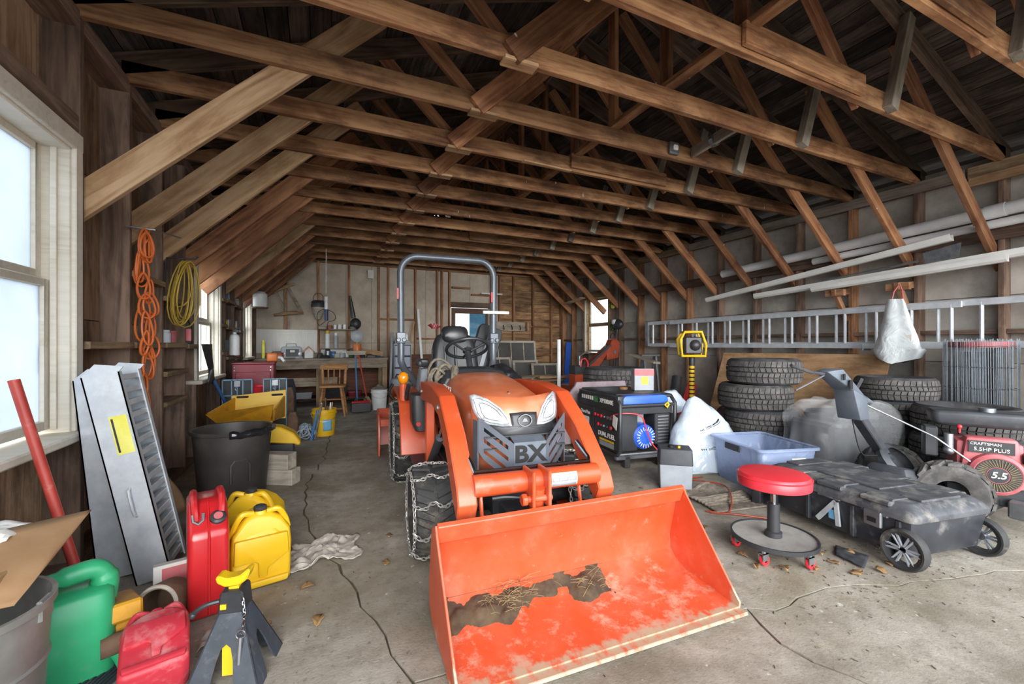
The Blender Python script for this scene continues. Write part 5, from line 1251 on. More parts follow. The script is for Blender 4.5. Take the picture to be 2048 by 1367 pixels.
# jack stand
JS = thing('jack_stand', 'dark grey jack stand with a yellow saddle', 'jack stand', (-.272, 1.765, 0), math.radians(-13))
b_, t_, H_ = .118, .036, .235
for k in range(4):
    R4 = Matrix.Rotation(PI / 2 * k, 4, 'Z')
    m = MB()
    def q(s, z): w = b_ + (t_ - b_) * z / H_; return Vector((s * w, -w, z))
    def pl(pts):
        n_ = Vector((0, .005, 0)); m.hull([R4 @ p for p in pts], [R4 @ (p + n_) for p in pts])
    for sg in (-1, 1):
        a = [q(sg, 0), q(sg * .40, 0), q(sg * .33, H_ * .10), q(sg * .30, H_ * .40), q(sg * .20, H_ * .55), q(sg, H_)]
        pl(a)
    pl([q(-.20, H_ * .55), q(0, H_ * .60), q(.20, H_ * .55), q(1, H_), q(-1, H_)])
    m.build('leg_plate', MT['jack_grey'], JS, smooth=0)
m = MB(); m.hull([(-.042, -.042, .225), (.042, -.042, .225), (.042, .042, .225), (-.042, .042, .225)], [(-.036, -.036, .295), (.036, -.036, .295), (.036, .036, .305), (-.036, .036, .305)]); m.build('head', MT['black_plastic'], JS, bevel=.006)
m = MB(); m.bx(-.016, .016, -.014, .014, .15, .32); m.bx(-.017, .017, -.060, -.030, .03, .16)
for k in range(7): m.prism([(.014, .04 + .016 * k), (.026, .048 + .016 * k), (.014, .056 + .016 * k)], -.058, -.032, 'y')
m.build('ratchet_bar', MT['yellow_paint'], JS)
m = MB(); m.prism([(-.055, .345), (-.045, .352), (-.02, .34), (.02, .345), (.048, .368), (.056, .362), (.045, .33), (.02, .312), (-.025, .31), (-.05, .325)], -.026, .026, 'y'); m.build('saddle', MT['yellow_paint'], JS, bevel=.005)
m = MB(); m.tube(smoothpts([(-.03, -.02, .265), (-.07, -.03, .262), (-.10, -.035, .25), (-.115, -.035, .235)]), [.008] * 18 + [.009], 8); m.ball((-.117, -.035, .232), .012); m.build('release_lever', MT['black_plastic'], JS)
m = MB(); chain_path(m, smoothpts([(.04, -.04, .27), (.05, -.055, .22), (.045, -.07, .17)]), pitch=.011, L=.016, W=.009, r=.0016); o = m.build('safety_chain', MT['chrome'], JS); o['kind'] = 'stuff'
m = MB(); m.tube([(.045, -.075, .165), (.043, -.085, .08)], .008, 8); m.tube([(.045 + .014 * math.cos(t), -.074, .172 + .014 * math.sin(t)) for t in [2 * PI * k / 12 for k in range(12)]], .002, 5, closed=True); m.build('safety_pin', MT['steel_dull'], JS)
MB().bx(-.030, -.012, -.0445, -.040, .245, .262).build('yellow_mark', MT['yellow_paint'], JS)
# green watering can, steel bin, cardboard with paper, red pole
GC = thing('watering_can', 'large green plastic watering can beside the steel bin', 'watering can', (-.80, 1.96, 0), math.radians(24))
m = MB(); loft(m, [[(x, y, z) for x, y in rr(w_, d_, .05, 4, cx_)] for z, w_, d_, cx_ in ((0, .24, .16, 0), (.02, .26, .18, 0), (.20, .25, .175, .0), (.285, .235, .165, .005), (.302, .20, .14, .01))]); m.build('body', MT['green_plastic'], GC, smooth=50)
m = MB(); m.tube(smoothpts([(.095, 0, .24), (.10, 0, .31), (.075, 0, .352), (.01, 0, .352), (-.07, 0, .342), (-.115, 0, .31), (-.11, 0, .25)]), [.040] * 8 + [.034] * 12 + [.026] * 17, 12); m.build('handle', MT['green_plastic'], GC, smooth=50)
m = MB(); m.tube(smoothpts([(.10, -.05, .10), (.13, -.08, .06), (.145, -.12, .03)]), .022, 10); m.build('spout', MT['green_plastic'], GC, smooth=50)
SBn = thing('steel_bin', 'dented galvanised steel bin at the bottom corner of the picture', 'bin', (-.91, 1.655, 0))
m = MB(); m.lathe([(.165, 0), (.172, .02), (.195, .40), (.205, .405), (.205, .425), (.193, .425), (.186, .40), (.16, .03), (0, .03)], 40); m.build('shell', MT['bin_steel'], SBn, smooth=40)
m = MB(); m.bx(.185, .20, -.03, .03, .37, .43); m.build('seam_clip', MT['bin_steel'], SBn, bevel=.004)
for z in (.12, .25): m = MB(); m.lathe([(.172 + .055 * z, z - .008), (.178 + .055 * z, z), (.172 + .055 * z, z + .008)], 40); m.build('bead', MT['bin_steel'], SBn, smooth=60)
CB = thing('cardboard_sheet', 'curved tan cardboard sheet holding papers above the steel bin', 'cardboard', (0, 0, 0))
def cbf(u, v):
    top = Vector((-1.06, 1.70, .59)).lerp(Vector((-.755, 2.03, .553)), u); bot = Vector((-1.0, 1.60, .428)).lerp(Vector((-.775, 1.64, .428)), min(1, u * 1.15))
    p = bot.lerp(top, v); p += Vector((.05, -.06, -.01)) * math.sin(PI * u) * math.sin(PI * v) ; return p
m = MB(); m.sheet(24, 12, cbf); m.build('sheet', MT['cardboard'], CB, solid=.004, smooth=60)
m = MB(); m.sheet(16, 12, lambda u, v: (-1.07 + .20 * u, 1.76 + .14 * v + .05 * u, .555 + .04 * mnoise.noise(Vector((u * 3, v * 3, 2))) + .03 * math.sin(u * PI))); m.build('papers', MT['paper'], CB, solid=.004, smooth=20)
m = MB(); m.bx(-1.04, -.82, 1.60, 1.74, .428, .50); m.build('carton', MT['cardboard'], CB, bevel=.004)
m = MB(); m.tube([(-.80, 2.20, 0), (-1.045, 2.215, 1.02)], .017, 12); rp = m.build('red_pole', MT['pole_red'], None, smooth=40); tag(rp, 'scuffed red metal pole leaning against the window sill', 'pole')
m = MB(); m.tube([(-.841, 2.2025, .17), (-.852, 2.203, .215)], .0178, 12); m.build('white_label', MT['paper'], rp, smooth=40)
# aluminium ramps
def loading_ramp(label, base, e2, marks=True):
    t = thing('loading_ramp', label, 'loading ramp', base, 0, 'aluminium loading ramps'); e2 = Vector(e2); L = e2.length; ez = e2.normalized(); ey = Vector((0, 1, 0)); ex = ey.cross(ez)
    Rm_ = Matrix((ex, ey, ez)).transposed().to_4x4()
    for y in (0, .26):
        m = MB(); m.bx(0, .14, y, y + .006, .0, L, Rm_); m.bx(0, .006, y if y else y, y + (.03 if y == 0 else .006), 0, L, Rm_); m.bx(.134, .14, y - (.0 if y == 0 else .03), y + (.03 if y == 0 else .006), 0, L, Rm_); m.hull([Rm_ @ Vector(p) for p in ((0, y, L), (.14, y, L), (.14, y + .006, L), (0, y + .006, L))], [Rm_ @ Vector(p) for p in ((.06, y, L + .05), (.16, y, L + .02), (.16, y + .006, L + .02), (.06, y + .006, L + .05))]); m.build('side_rail', MT['aluminium'], t, smooth=0)
    n = 16
    for k in range(n):
        z = .05 + (L - .08) * k / (n - 1); m = MB(); m.bx(.10, .135, .006, .26, z - .014, z + .014, Rm_); m.build('rung', MT['aluminium'], t, bevel=.003)
    if not marks: return t
    m = MB(); m.bx(.06, .125, -.0015, 0, L * .62, L * .80, Rm_); m.build('yellow_label', MT['label_yellow'], t)
    m = MB(); m.bx(.066, .074, -.0025, -.001, L * .63, L * .79, Rm_); m.build('label_bar', MT['dark_cloth'], t)
    m = MB(); m.tube([Rm_ @ Vector(p) for p in ((.07, 0, L * .32), (.07, -.02, L * .33), (.07, -.028, L * .36), (.07, -.028, L * .42), (.07, -.02, L * .45), (.07, 0, L * .46))], .006, 8); m.build('handle', MT['aluminium'], t)
    return t
loading_ramp('aluminium loading ramp with yellow label, in front', (-.80, 2.58, 0), (-.20, 0, 1.0))
loading_ramp('aluminium loading ramp half hidden behind the labelled one', (-.985, 2.70, 0), (-.09, 0, .98), False)
# yellow jack, rusty ring, sign box, ribbed mat, stick
YJ = thing('floor_jack', 'rusty yellow floor jack lying beside the green can', 'floor jack', (-.70, 2.10, 0), math.radians(-68))
m = MB(); m.hull([(-.20, -.07, .02), (.14, -.07, .02), (.14, .07, .02), (-.20, .07, .02)], [(-.18, -.06, .09), (.14, -.06, .15), (.14, .06, .15), (-.18, .06, .09)]); m.build('frame', MT['yellow_dirty'], YJ, bevel=.008)
m = MB(); m.hull([(-.10, -.04, .12), (.16, -.055, .16), (.16, .055, .16), (-.10, .04, .12)], [(-.04, -.04, .19), (.15, -.055, .225), (.15, .055, .225), (-.04, .04, .19)]); m.build('lift_arm', MT['yellow_dirty'], YJ, bevel=.008)
for x in (-.12, .08): m = MB(); m.cyl((x, -.085, .07), (x, .085, .07), .018, seg=6); m.build('bolt', MT['steel_dull'], YJ)
m = MB(); m.cyl((.17, -.06, .10), (.17, .06, .10), .035); m.build('roller', MT['rust'], YJ)
RG = thing('brake_drum', 'rusty open metal drum ring lying on its side', 'drum', (-.585, 2.20, .083), 0, rot=(math.radians(78), 0, math.radians(-18)))
m = MB(); m.lathe([(.064, -.05), (.064, .055), (.070, .06), (.080, .06), (.083, .05), (.082, -.05), (.06, -.056), (0, -.05), (0, -.045), (.055, -.045)], 36); m.build('shell', MT['rust'], RG, smooth=40)
m = MB(); m.lathe([(.066, .058), (.072, .064), (.080, .064), (.083, .056)], 36); m.build('lip', MT['firewood'], RG, smooth=40)
o = MB().bx(-.07, .07, -.03, .03, 0, .17).build('small_carton', MT['paper'], None, (-.60, 2.36, 0), (math.radians(-10), 0, math.radians(15)), bevel=.002); tag(o, 'white and red carton behind the rusty drum', 'box')
MB().bx(-.04, .05, -.0315, -.030, .09, .155).build('red_print', MT['red_dusty'], o)
m = MB(); m.bx(-.08, .08, -.17, .17, 0, .008)
for k in range(12): m.bx(-.075 + .0135 * k, -.069 + .0135 * k, -.165, .165, .008, .014)
o = m.build('rubber_mat', MT['jack_grey'], None, (-.67, 2.02, .004), (0, 0, math.radians(-20))); tag(o, 'ribbed black rubber mat under the red fuel can', 'mat')
m = MB(); m.beam((-.55, 2.10, .012), (-.43, 2.28, .012), .018, .022); o = m.build('wood_stick', MT['grey_wood']); tag(o, 'short grey wooden stick on the floor by the drum', 'stick')
# trash can with torn liner
TC = thing('trash_can', 'big round black plastic trash can, open at the top', 'trash can', (-.60, 3.80, 0))
m = MB(); m.lathe([(0, .0), (.205, 0), (.215, .02), (.255, .50), (.272, .505), (.275, .52), (.268, .53), (.250, .527), (.243, .50), (.205, .03), (0, .03)], 48); m.build('tub', MT['trash_black'], TC, smooth=40)
for a in (-70, 110):
    R4 = Matrix.Rotation(math.radians(a), 4, 'Z'); m = MB(); pts = [(.236 * math.cos(.25 * s) + .0, .236 * math.sin(.25 * s), .16 + .16 * h) for s, h in ((-1, 0), (-1, .8), (-.6, 1), (.6, 1), (1, .8), (1, 0))]
    m.tube([R4 @ Vector(p) for p in pts], .008, 6); m.build('moulded_grip', MT['trash_black'], TC)
m = MB(); m.tube([(.232 * math.cos(t), .232 * math.sin(t), .33 + .015 * math.sin(4 * t)) for t in [2 * PI * k / 40 for k in range(40)]], .006, 6, closed=True); m.build('moulded_bead', MT['trash_black'], TC)
m = MB(); m.sheet(20, 6, lambda u, v: ((.262 + .03 * v * (1 - v) * 3) * math.cos(-1.5 + 1.6 * u), (.262 + .03 * v * (1 - v) * 3) * math.sin(-1.5 + 1.6 * u), .535 + .012 * mnoise.noise(Vector((u * 9, v * 4, 0))) - .05 * v)); m.build('torn_liner', MT['film_black'], TC, smooth=20, solid=.003)
# cardboard sheets and lumber round the can
for k, (a, lab) in enumerate((((-.93, 3.42, 0), 'bent cardboard sheet nearest the ramp, leaning by the trash can'), ((-.86, 3.52, 0), 'bent cardboard sheet touching the black trash can'))):
    m = MB(); m.sheet(8, 10, lambda u, v: (-.13 * (1 - u) + .05 * math.sin(v * 3 + k) - .10 * v, .10 * u, .55 * v * (1 - .3 * u))); o = m.build('cardboard_piece', MT['cardboard'], None, a, (0, 0, .3 * k), solid=.005, smooth=60); tag(o, lab, 'cardboard', 'cardboard by the trash can')
for k in range(2): 
    o = plank('lumber_block', (-.50 + .02 * k, 4.12 - .02 * k, .065 + .13 * k), (-.18 - .03 * k, 3.94, .065 + .13 * k), .125, .12, MT['firewood']); tag(o, ('lower', 'upper')[k] + ' grey timber block beside the trash can', 'timber', 'timber blocks')
# crumpled paper
m = MB(); m.sheet(34, 24, lambda u, v: (-.16 + .36 * u + .02 * math.sin(9 * v), 2.40 + .30 * v + .05 * u - .03 * math.sin(u * 9), .006 + .05 * abs(mnoise.noise(Vector((u * 3.5, v * 3.5, 4)))) * math.sin(PI * min(1, u + .1)) + .02 * abs(mnoise.noise(Vector((u * 9, v * 9, 1)))))); o = m.build('crumpled_cloth', MT['paper_dirty'], solid=.003, smooth=25); tag(o, 'crumpled dirty white sheet on the floor beside the fuel cans', 'cloth')
m = MB(); m.sheet(16, 10, lambda u, v: (-.42 + .20 * u, 1.92 + .12 * v + .04 * u, .005 + .03 * abs(mnoise.noise(Vector((u * 5, v * 4, 9)))))); o = m.build('crumpled_paper', MT['paper_dirty'], solid=.002, smooth=25); tag(o, 'small crumpled paper behind the jack stand', 'paper')
# cords on the wall
def loop(m, c, h, w, ang, r, tilt=0, n=18):
    d = Vector((math.cos(ang), math.sin(ang), 0)); out = []
    for k in range(n):
        t = 2 * PI * k / n; out.append(Vector(c) + d * (w * math.sin(t) * (1 - .25 * math.cos(t))) + Vector((tilt * math.cos(t), 0, h * math.cos(t))))
    m.tube(out, r, 6, closed=True)
rc = random.Random(12); m = MB(); z = 1.86
while z > .80:
    h = rc.uniform(.065, .105)
    for k in range(3): loop(m, (-1.03 + rc.uniform(-.02, .03), 3.46 + rc.uniform(-.05, .05) + .02 * math.sin(z * 5), z - h + rc.uniform(-.02, .02)), h * rc.uniform(.9, 1.2), rc.uniform(.02, .055), 1.2 + rc.uniform(-.5, .5), .0062, rc.uniform(-.01, .01))
    z -= h * 1.45
for k in range(3): loop(m, (-1.03, 3.46 + .03 * k, 1.80), .10, .045, 1.2 + .4 * k, .0062)
o = m.build('extension_lead', MT['orange_cord']); tag(o, 'long orange extension cord looped in a chain down the wall', 'extension cord')
m = MB(); m.tube([(-1.12, 3.46, 1.905), (-.98, 3.47, 1.90), (-.95, 3.90, 1.95)], .006, 6); o = m.build('wall_hook', MT['steel_dull']); tag(o, 'thin metal hook rod that the orange cord hangs on', 'hook')
m = MB(); rc = random.Random(5)
for k in range(9): h = rc.uniform(.17, .27); loop(m, (-1.0 + rc.uniform(-.03, .03), 4.22 + rc.uniform(-.03, .05), 1.83 - h), h, rc.uniform(.08, .17), 1.25 + rc.uniform(-.35, .35), .005, .02)
o = m.build('extension_lead', MT['yellow_cord']); tag(o, 'coiled yellow extension cord hanging on the left wall', 'extension cord')
m = MB(); m.tube([(-1.12, 4.16, 1.60), (-1.10, 4.16, 1.84), (-.92, 4.17, 1.845), (-.90, 4.17, 1.87)], .008, 6); o = m.build('wall_hook', MT['black_plastic']); tag(o, 'black bent hook carrying the yellow cord', 'hook')
# bottle on stud shelf, shovel, fire extinguisher, shelf clutter
b = thing('oil_bottle', 'dark bottle with a red label standing on the stud shelf', 'bottle', (-1.15, 4.90, 1.162), .2); m = MB(); loft(m, [[(p, q, z) for p, q in rr(w_, w_ * .6, .015, 3)] for z, w_ in ((0, .09), (.01, .10), (.16, .10), (.21, .05), (.23, .04))]); m.build('body', MT['black_plastic'], b)
MB().bx(-.04, .04, -.032, -.0305, .03, .14).build('red_label', MT['red_vinyl'], b); m = MB(); m.cyl((0, 0, .23), (0, 0, .26), .022, seg=12); m.build('cap', MT['black_matte'], b)
SH = thing('snow_shovel', 'black plastic shovel with a blue handle by the window', 'shovel', (0, 0, 0))
m = MB(); m.sheet(8, 8, lambda u, v: (-1.02 + .04 * math.sin(PI * u), 5.02 + .32 * (v - .35) * (u - .5) * 1.8 + .14 * (1 - v) + .02, .80 + .36 * v - .10 * (1 - v) * abs(u - .5))); m.build('blade', MT['black_plastic'], SH, solid=.006, smooth=60)
m = MB(); m.tube([(-1.0, 5.14, .85), (-.97, 5.45, .62), (-.95, 5.70, .44)], .016, 8); m.build('shaft', MT['blue_handle'], SH)
FE = thing('fire_extinguisher', 'white fire extinguisher hung on the wall past the window', 'fire extinguisher', (-1.02, 6.56, 1.02))
m = MB(); m.lathe([(0, 0), (.055, 0), (.06, .01), (.06, .22), (.05, .26), (.022, .28), (.022, .30), (0, .30)], 24); m.build('cylinder', MT['pvc_white'], FE, smooth=40)
m = MB(); m.bx(-.02, .07, -.015, .015, .30, .33); m.tube([(-.01, 0, .33), (.06, 0, .36)], .008, 6); m.cyl((.03, -.03, .315), (.03, -.015, .315), .018); m.build('valve', MT['black_plastic'], FE)
m = MB(); m.bx(-.11, -.055, -.02, .02, .05, .20); m.build('wall_mount', MT['black_plastic'], FE)
rc = random.Random(9)
JM = [('jar', 'glass_frost'), ('tin', 'red_dusty'), ('bottle', 'yellow_paint'), ('tin', 'galvanised'), ('bottle', 'blue_handle'), ('jar', 'firewood')]
k = 0
for y0_, y1_, zs in ((6.60, 7.17, (1.0, 1.40, 1.76)), (7.21, 7.78, (.97, 1.38, 1.74)), (4.20, 4.70, (1.17,))):
    for z in zs:
        for j in range(2):
            y = y0_ + (y1_ - y0_) * (.3 + .4 * j) + rc.uniform(-.05, .05); nm, mt = JM[k % 6]; k += 1; hh = rc.uniform(.10, .19); r_ = rc.uniform(.03, .045)
            m = MB()
            if nm == 'bottle': m.lathe([(0, 0), (r_, 0), (r_, hh * .6), (r_ * .4, hh * .8), (r_ * .4, hh), (0, hh)], 16)
            elif nm == 'tin': m.lathe([(0, 0), (r_, 0), (r_ * 1.04, .004), (r_, .008), (r_, hh - .008), (r_ * 1.04, hh - .004), (r_, hh), (r_ * .9, hh - .004), (0, hh - .004)], 18)
            else: m.lathe([(0, 0), (r_, 0), (r_, hh * .75), (r_ * .8, hh * .82), (r_ * .85, hh * .82), (r_ * .85, hh), (0, hh)], 18)
            o = m.build('shelf_' + nm, MT[mt], None, (-1.17, y, z + .002), smooth=40)
            tag(o, {'glass_frost': 'pale', 'red_dusty': 'reddish', 'yellow_paint': 'yellow', 'galvanised': 'grey', 'blue_handle': 'blue', 'firewood': 'tan'}[mt] + ' ' + nm + ' on the ' + ('lower', 'middle', 'upper')[zs.index(z)] + (' shelf block just past the window' if y0_ < 7 and y0_ > 5 else (' shelf block near the far window' if y0_ > 7 else ' stud shelf under the yellow cord')) + (', nearer one', ', farther one')[j], nm, 'small containers on the left wall shelves')
# ================================================================== BACK OF THE SHED
pm('blue_pale', '#6d93ad', '#7fa3bb', 5, .4)
pm('orange_tool', '#c8682a', '#d47a3c', 6, .4)
pm('rope_blue', '#7f93a8', '#b6c2cc', 30, .8)
pm('rope_brown', '#5f584d', '#857b6c', 40, .9)
pm('peg_white', '#e3e1db', '#efede8', 3, .7)
pm('radio_grey', '#9aa0a6', '#abb0b5', 6, .4)
pm('blue_grip', '#2f4468', rough=.4)
pm('drawer_grey', '#7e8496', '#8f95a6', 5, .3)
pm('dusty_glass', '#4a4845', '#5a5855', 3, .3)
pm('lime', '#c3d24a', rough=.5)
pm('mauve_cloth', '#6d5d68', '#80707b', 8, .95)
pm('bark', '#6b6259', '#857b70', 8, .95)
# yellow hopper cart
YC = thing('yellow_hopper', 'dirty yellow metal hopper standing behind the trash can', 'hopper', (0, 0, 0))
m = MB(); m.hull([(-.90, 4.92, .38), (-.46, 4.92, .38), (-.46, 4.94, .38), (-.90, 4.94, .38)], [(-.98, 4.80, .50), (-.42, 4.80, .56), (-.42, 4.82, .56), (-.98, 4.82, .50)]); m.build('front_wall', MT['yellow_dirty'], YC)
m = MB(); m.hull([(-.80, 5.20, .36), (-.34, 5.20, .36), (-.34, 5.22, .36), (-.80, 5.22, .36)], [(-.84, 5.22, .62), (-.34, 5.22, .665), (-.34, 5.24, .665), (-.84, 5.24, .62)]); bw = m.build('back_wall', MT['can_yellow'], YC)
for x in (-.74, -.42): m = MB(); m.prism(rr(.11, .022, .010, 3, x, .605 + .03 * (x + .8)), 5.212, 5.222, 'y'); m.build('hand_slot', MT['black_matte'], bw)
for xa, xb in ((-.90, -.82), (-.44, -.36)): m = MB(); m.hull([(xa, 4.93, .38), (xb, 5.20, .38), (xb + .015, 5.20, .38), (xa + .015, 4.93, .38)], [(xa - (.07 if xa < -.6 else -.02), 4.81, .51), (xb, 5.22, .60), (xb + .015, 5.22, .60), (xa + .015 - (.07 if xa < -.6 else -.02), 4.81, .51)]); m.build('side_wall', MT['yellow_dirty'], YC)
MB().bx(-.88, -.44, 4.93, 5.20, .36, .38).build('bottom', MT['yellow_dirty'], YC)
for x in (-.84, -.50):
    for y in (4.98, 5.14): m = MB(); m.bx(x, x + .03, y, y + .03, 0, .37); m.build('leg', MT['black_plastic'], YC)
YF = thing('yellow_fender', 'curved yellow fender on a dark block behind the trash can', 'fender', (-.28, 4.42, 0))
m = MB(); m.prism([(.10, .22), (.12, .25), (.06, .34), (-.04, .40), (-.16, .42), (-.16, .27), (-.02, .25), (.06, .24)], -.04, .14, 'y'); m.build('shell', MT['can_yellow'], YF, bevel=.01)
m = MB(); m.bx(-.16, .06, -.02, .12, 0, .25); m.build('block', MT['black_plastic'], YF, bevel=.01)
# black ribbed ramps on edge
for x0, x1, lab in ((-1.02, -.73, 'black ribbed plastic panel with pale edges, under the window'), (-.61, -.37, 'black ribbed plastic panel with pale edges, beside the dark red cabinet')):
    t = thing('ribbed_panel', lab, 'panel', ((x0 + x1) / 2, 5.82, 0), 0, 'black ribbed panels'); w_ = (x1 - x0) / 2
    MB().bx(-w_, w_, .03, .045, 0, .75).build('back_plate', MT['black_plastic'], t)
    for x in (-w_, -w_ * .38, 0, w_ * .38, w_): m = MB(); m.bx(x - .006, x + .006, -.03, .03, .0 if abs(x) > w_ * .9 else .35, .75); m.build('rib', MT['blue_pale'] if abs(x) > 0 or True else None, t)
    for z in (.74, .56, .30): m = MB(); m.bx(-w_, w_, -.03, .03, z, z + .012); m.build('rib', MT['blue_pale'], t)
    m = MB(); m.bx(-.03, .03, -.034, -.02, .67, .735); m.tube([(.02 * math.cos(t_), -.035, .645 + .02 * math.sin(t_)) for t_ in [2 * PI * k / 12 for k in range(12)]], .004, 5, closed=True); m.build('buckle', MT['steel_dull'], t)
# dark red cabinet with an orange jug and a cloth
RC = thing('tool_cabinet', 'dark red steel cabinet below the far left window', 'cabinet', (-.80, 6.62, 0))
m = MB(); m.bx(-.24, .24, -.14, .16, 0, .90); m.build('body', MT['dark_red'], RC, bevel=.008)
m = MB(); m.bx(-.245, .25, -.15, .17, .90, .925); m.build('lid', MT['dark_red'], RC, bevel=.005)
for z0_, z1_ in ((.62, .80), (.40, .60), (.06, .38)): m = MB(); m.bx(-.20, .20, -.152, -.138, z0_, z1_); dw = m.build('drawer_front', MT['dark_red'], RC, bevel=.006)
for x in (-.21, .20):
    for z in (.82, .86): m = MB(); m.cyl((x, -.145, z), (x, -.139, z), .008, seg=8); m.build('rivet', MT['chrome'], RC)
t = thing('power_tool', 'orange and black power tool lying on the dark red cabinet', 'power tool', (-.60, 6.60, .927), .2)
m = MB(); m.bx(-.06, .07, -.05, .05, 0, .12); m.build('housing', MT['orange_tool'], t, bevel=.025, bseg=3); m = MB(); m.tube([(.07, 0, .06), (.12, 0, .05), (.15, -.04, .0)], .02, 8); m.build('nozzle', MT['pvc_white'], t)
t = thing('red_basin', 'small red plastic basin before the dark red cabinet', 'basin', (-.68, 6.10, 0)); m = MB(); m.lathe([(0, .54), (.10, .54), (.13, .64), (.14, .645), (.125, .645), (.095, .55), (0, .55)], 24); m.build('bowl', MT['red_vinyl'], t, smooth=40); m = MB(); m.bx(-.12, .12, -.08, .08, 0, .54); m.build('blue_crate', MT['blue_handle'], t, bevel=.01)
# clutter between the cabinet and the bench
for k, (x, y, w_, h, mt, lab) in enumerate(((-.40, 6.9, .16, .66, 'dark_cloth', 'dark upright canister beside the dark red cabinet'), (-.36, 6.25, .10, .60, 'rust', 'rusty brown post standing behind the ribbed panel'), (-.30, 5.75, .12, .34, 'rust', 'rusty engine part on the floor behind the yellow fender'))):
    m = MB(); loft(m, [[(px, py, z) for px, py in rr(a, a * .8, a * .2, 3)] for z, a in ((0, w_ * 1.1), (h * .1, w_ * 1.15), (h * .8, w_), (h, w_ * .6))]); o = m.build('canister', MT[mt], None, (x, y, 0), smooth=40); tag(o, lab, 'canister')
m = MB(); rc = random.Random(2)
for k in range(10): loop(m, (-.16 + rc.uniform(-.06, .06), 5.72 + rc.uniform(-.06, .06), .10 + rc.uniform(-.02, .03)), rc.uniform(.04, .085), rc.uniform(.05, .09), rc.uniform(0, 3), .007, rc.uniform(-.05, .05))
o = m.build('blue_rope', MT['rope_blue']); tag(o, 'tangled blue and white rope on the floor by the yellow bucket', 'rope')
for k, (a, b2, mt, lab) in enumerate((((-.06, 5.70, .0), (.02, 5.82, .42), 'steel_dull', 'shiny grey umbrella leaning at the yellow bucket'), ((-.10, 5.66, .0), (-.03, 5.74, .34), 'blue_handle', 'blue tool handle leaning at the yellow bucket'))):
    m = MB(); m.tube([a, b2], [.018, .010], 8); m.ball(b2, .016); o = m.build('hand_tool', MT[mt]); tag(o, lab, 'tool')
# yellow bucket with tools
def bucket(label, loc, R, H, mat, lab_mat=None):
    t = thing('bucket', label, 'bucket', loc); m = MB(); m.lathe([(0, 0), (R * .84, 0), (R * .98, H * .82), (R * 1.05, H * .83), (R * 1.05, H * .88), (R * 1.0, H * .89), (R, H * .97), (R * 1.05, H * .98), (R * 1.05, H), (R * .95, H), (R * .80, .01), (0, .01)], 32); m.build('pail', mat, t, smooth=40)
    m = MB(); m.tube([(R * 1.06 * math.cos(a), -R * 1.06 * math.sin(a) * .6 - R * .4, H * .86 - .10 * math.sin(a)) for a in [PI * k / 12 for k in range(13)]], .003, 5); m.build('bail_handle', MT['steel_dull'], t)
    return t
BK = bucket('yellow plastic bucket full of tools on the floor', (.05, 5.96, 0), .145, .335, MT['can_yellow'])
m = MB(); m.sheet(6, 4, lambda u, v: (.138 * math.sin(-.1 + .8 * u), -.138 * math.cos(-.1 + .8 * u), .07 + .14 * v)); m.build('paper_label', MT['blue_sheet'], BK, solid=.001)
for k in range(5):
    a = random.Random(k).uniform(0, 6); m = MB(); m.tube([(.06 * math.cos(a), .06 * math.sin(a), .02), (.11 * math.cos(a), .11 * math.sin(a), .38 + .02 * k)], .010, 6); o = m.build('hand_tool', MT[('rust', 'steel_dull', 'stud_light', 'black_plastic', 'rust')[k]], None, (.05, 5.96, 0)); tag(o, ('rusty', 'steel', 'wooden', 'black', 'brown rusty')[k] + ' tool handle sticking out of the yellow bucket', 'tool', 'tools in the yellow bucket')
WBk = bucket('white plastic bucket filled with rags beside the bench leg', (.97, 7.92, 0), .14, .36, MT['pvc_white'])
m = MB(); m.sheet(14, 12, lambda u, v: (.13 * math.cos(2 * PI * u) * v, .13 * math.sin(2 * PI * u) * v, .38 + .07 * (1 - v) + .03 * mnoise.noise(Vector((u * 6, v * 5, 1))))); o = m.build('rag_heap', MT['carpet_grey'], None, (.97, 7.92, 0), smooth=40); tag(o, 'grey rags heaped in the white bucket', 'rags')
# wooden chair
CH = thing('wooden_chair', 'low wooden spindle-back chair in front of the workbench', 'chair', (.19, 7.50, 0), math.radians(-8))
m = MB(); m.prism(rr(.40, .36, .06, 4), .47, .505, 'z'); m.build('seat', MT['chair_wood'], CH, bevel=.008, bseg=2)
for sx in (-1, 1):
    for sy in (-1, 1): m = MB(); m.tube([(sx * .13, sy * .11, .475), (sx * .165, sy * .14, .25), (sx * .20, sy * .175, 0)], [.018, .024, .015], 10); m.build('leg', MT['chair_wood'], CH)
for a, b2 in (((-.17, -.15, .2), (-.17, .15, .2)), ((.17, -.15, .2), (.17, .15, .2)), ((-.16, -.14, .28), (.16, -.14, .28)), ((-.18, -.155, .13), (.18, -.155, .13))): m = MB(); m.tube([a, b2], .011, 8); m.build('stretcher', MT['chair_wood'], CH)
for x, r_ in ((-.17, .02), (-.085, .011), (0, .011), (.085, .011), (.17, .02)): m = MB(); m.tube([(x, .155, .50), (x * 1.03, .17, .62), (x * 1.06, .185, .76)], [r_, r_ * 1.25, r_ * .9], 8); m.build('spindle', MT['chair_wood'], CH)
m = MB(); m.sheet(10, 2, lambda u, v: (-.215 + .43 * u, .185 + .03 * math.sin(PI * u), .74 + .085 * v + .012 * math.sin(PI * u) * v)); m.build('crest_rail', MT['chair_wood'], CH, solid=.022, smooth=60)
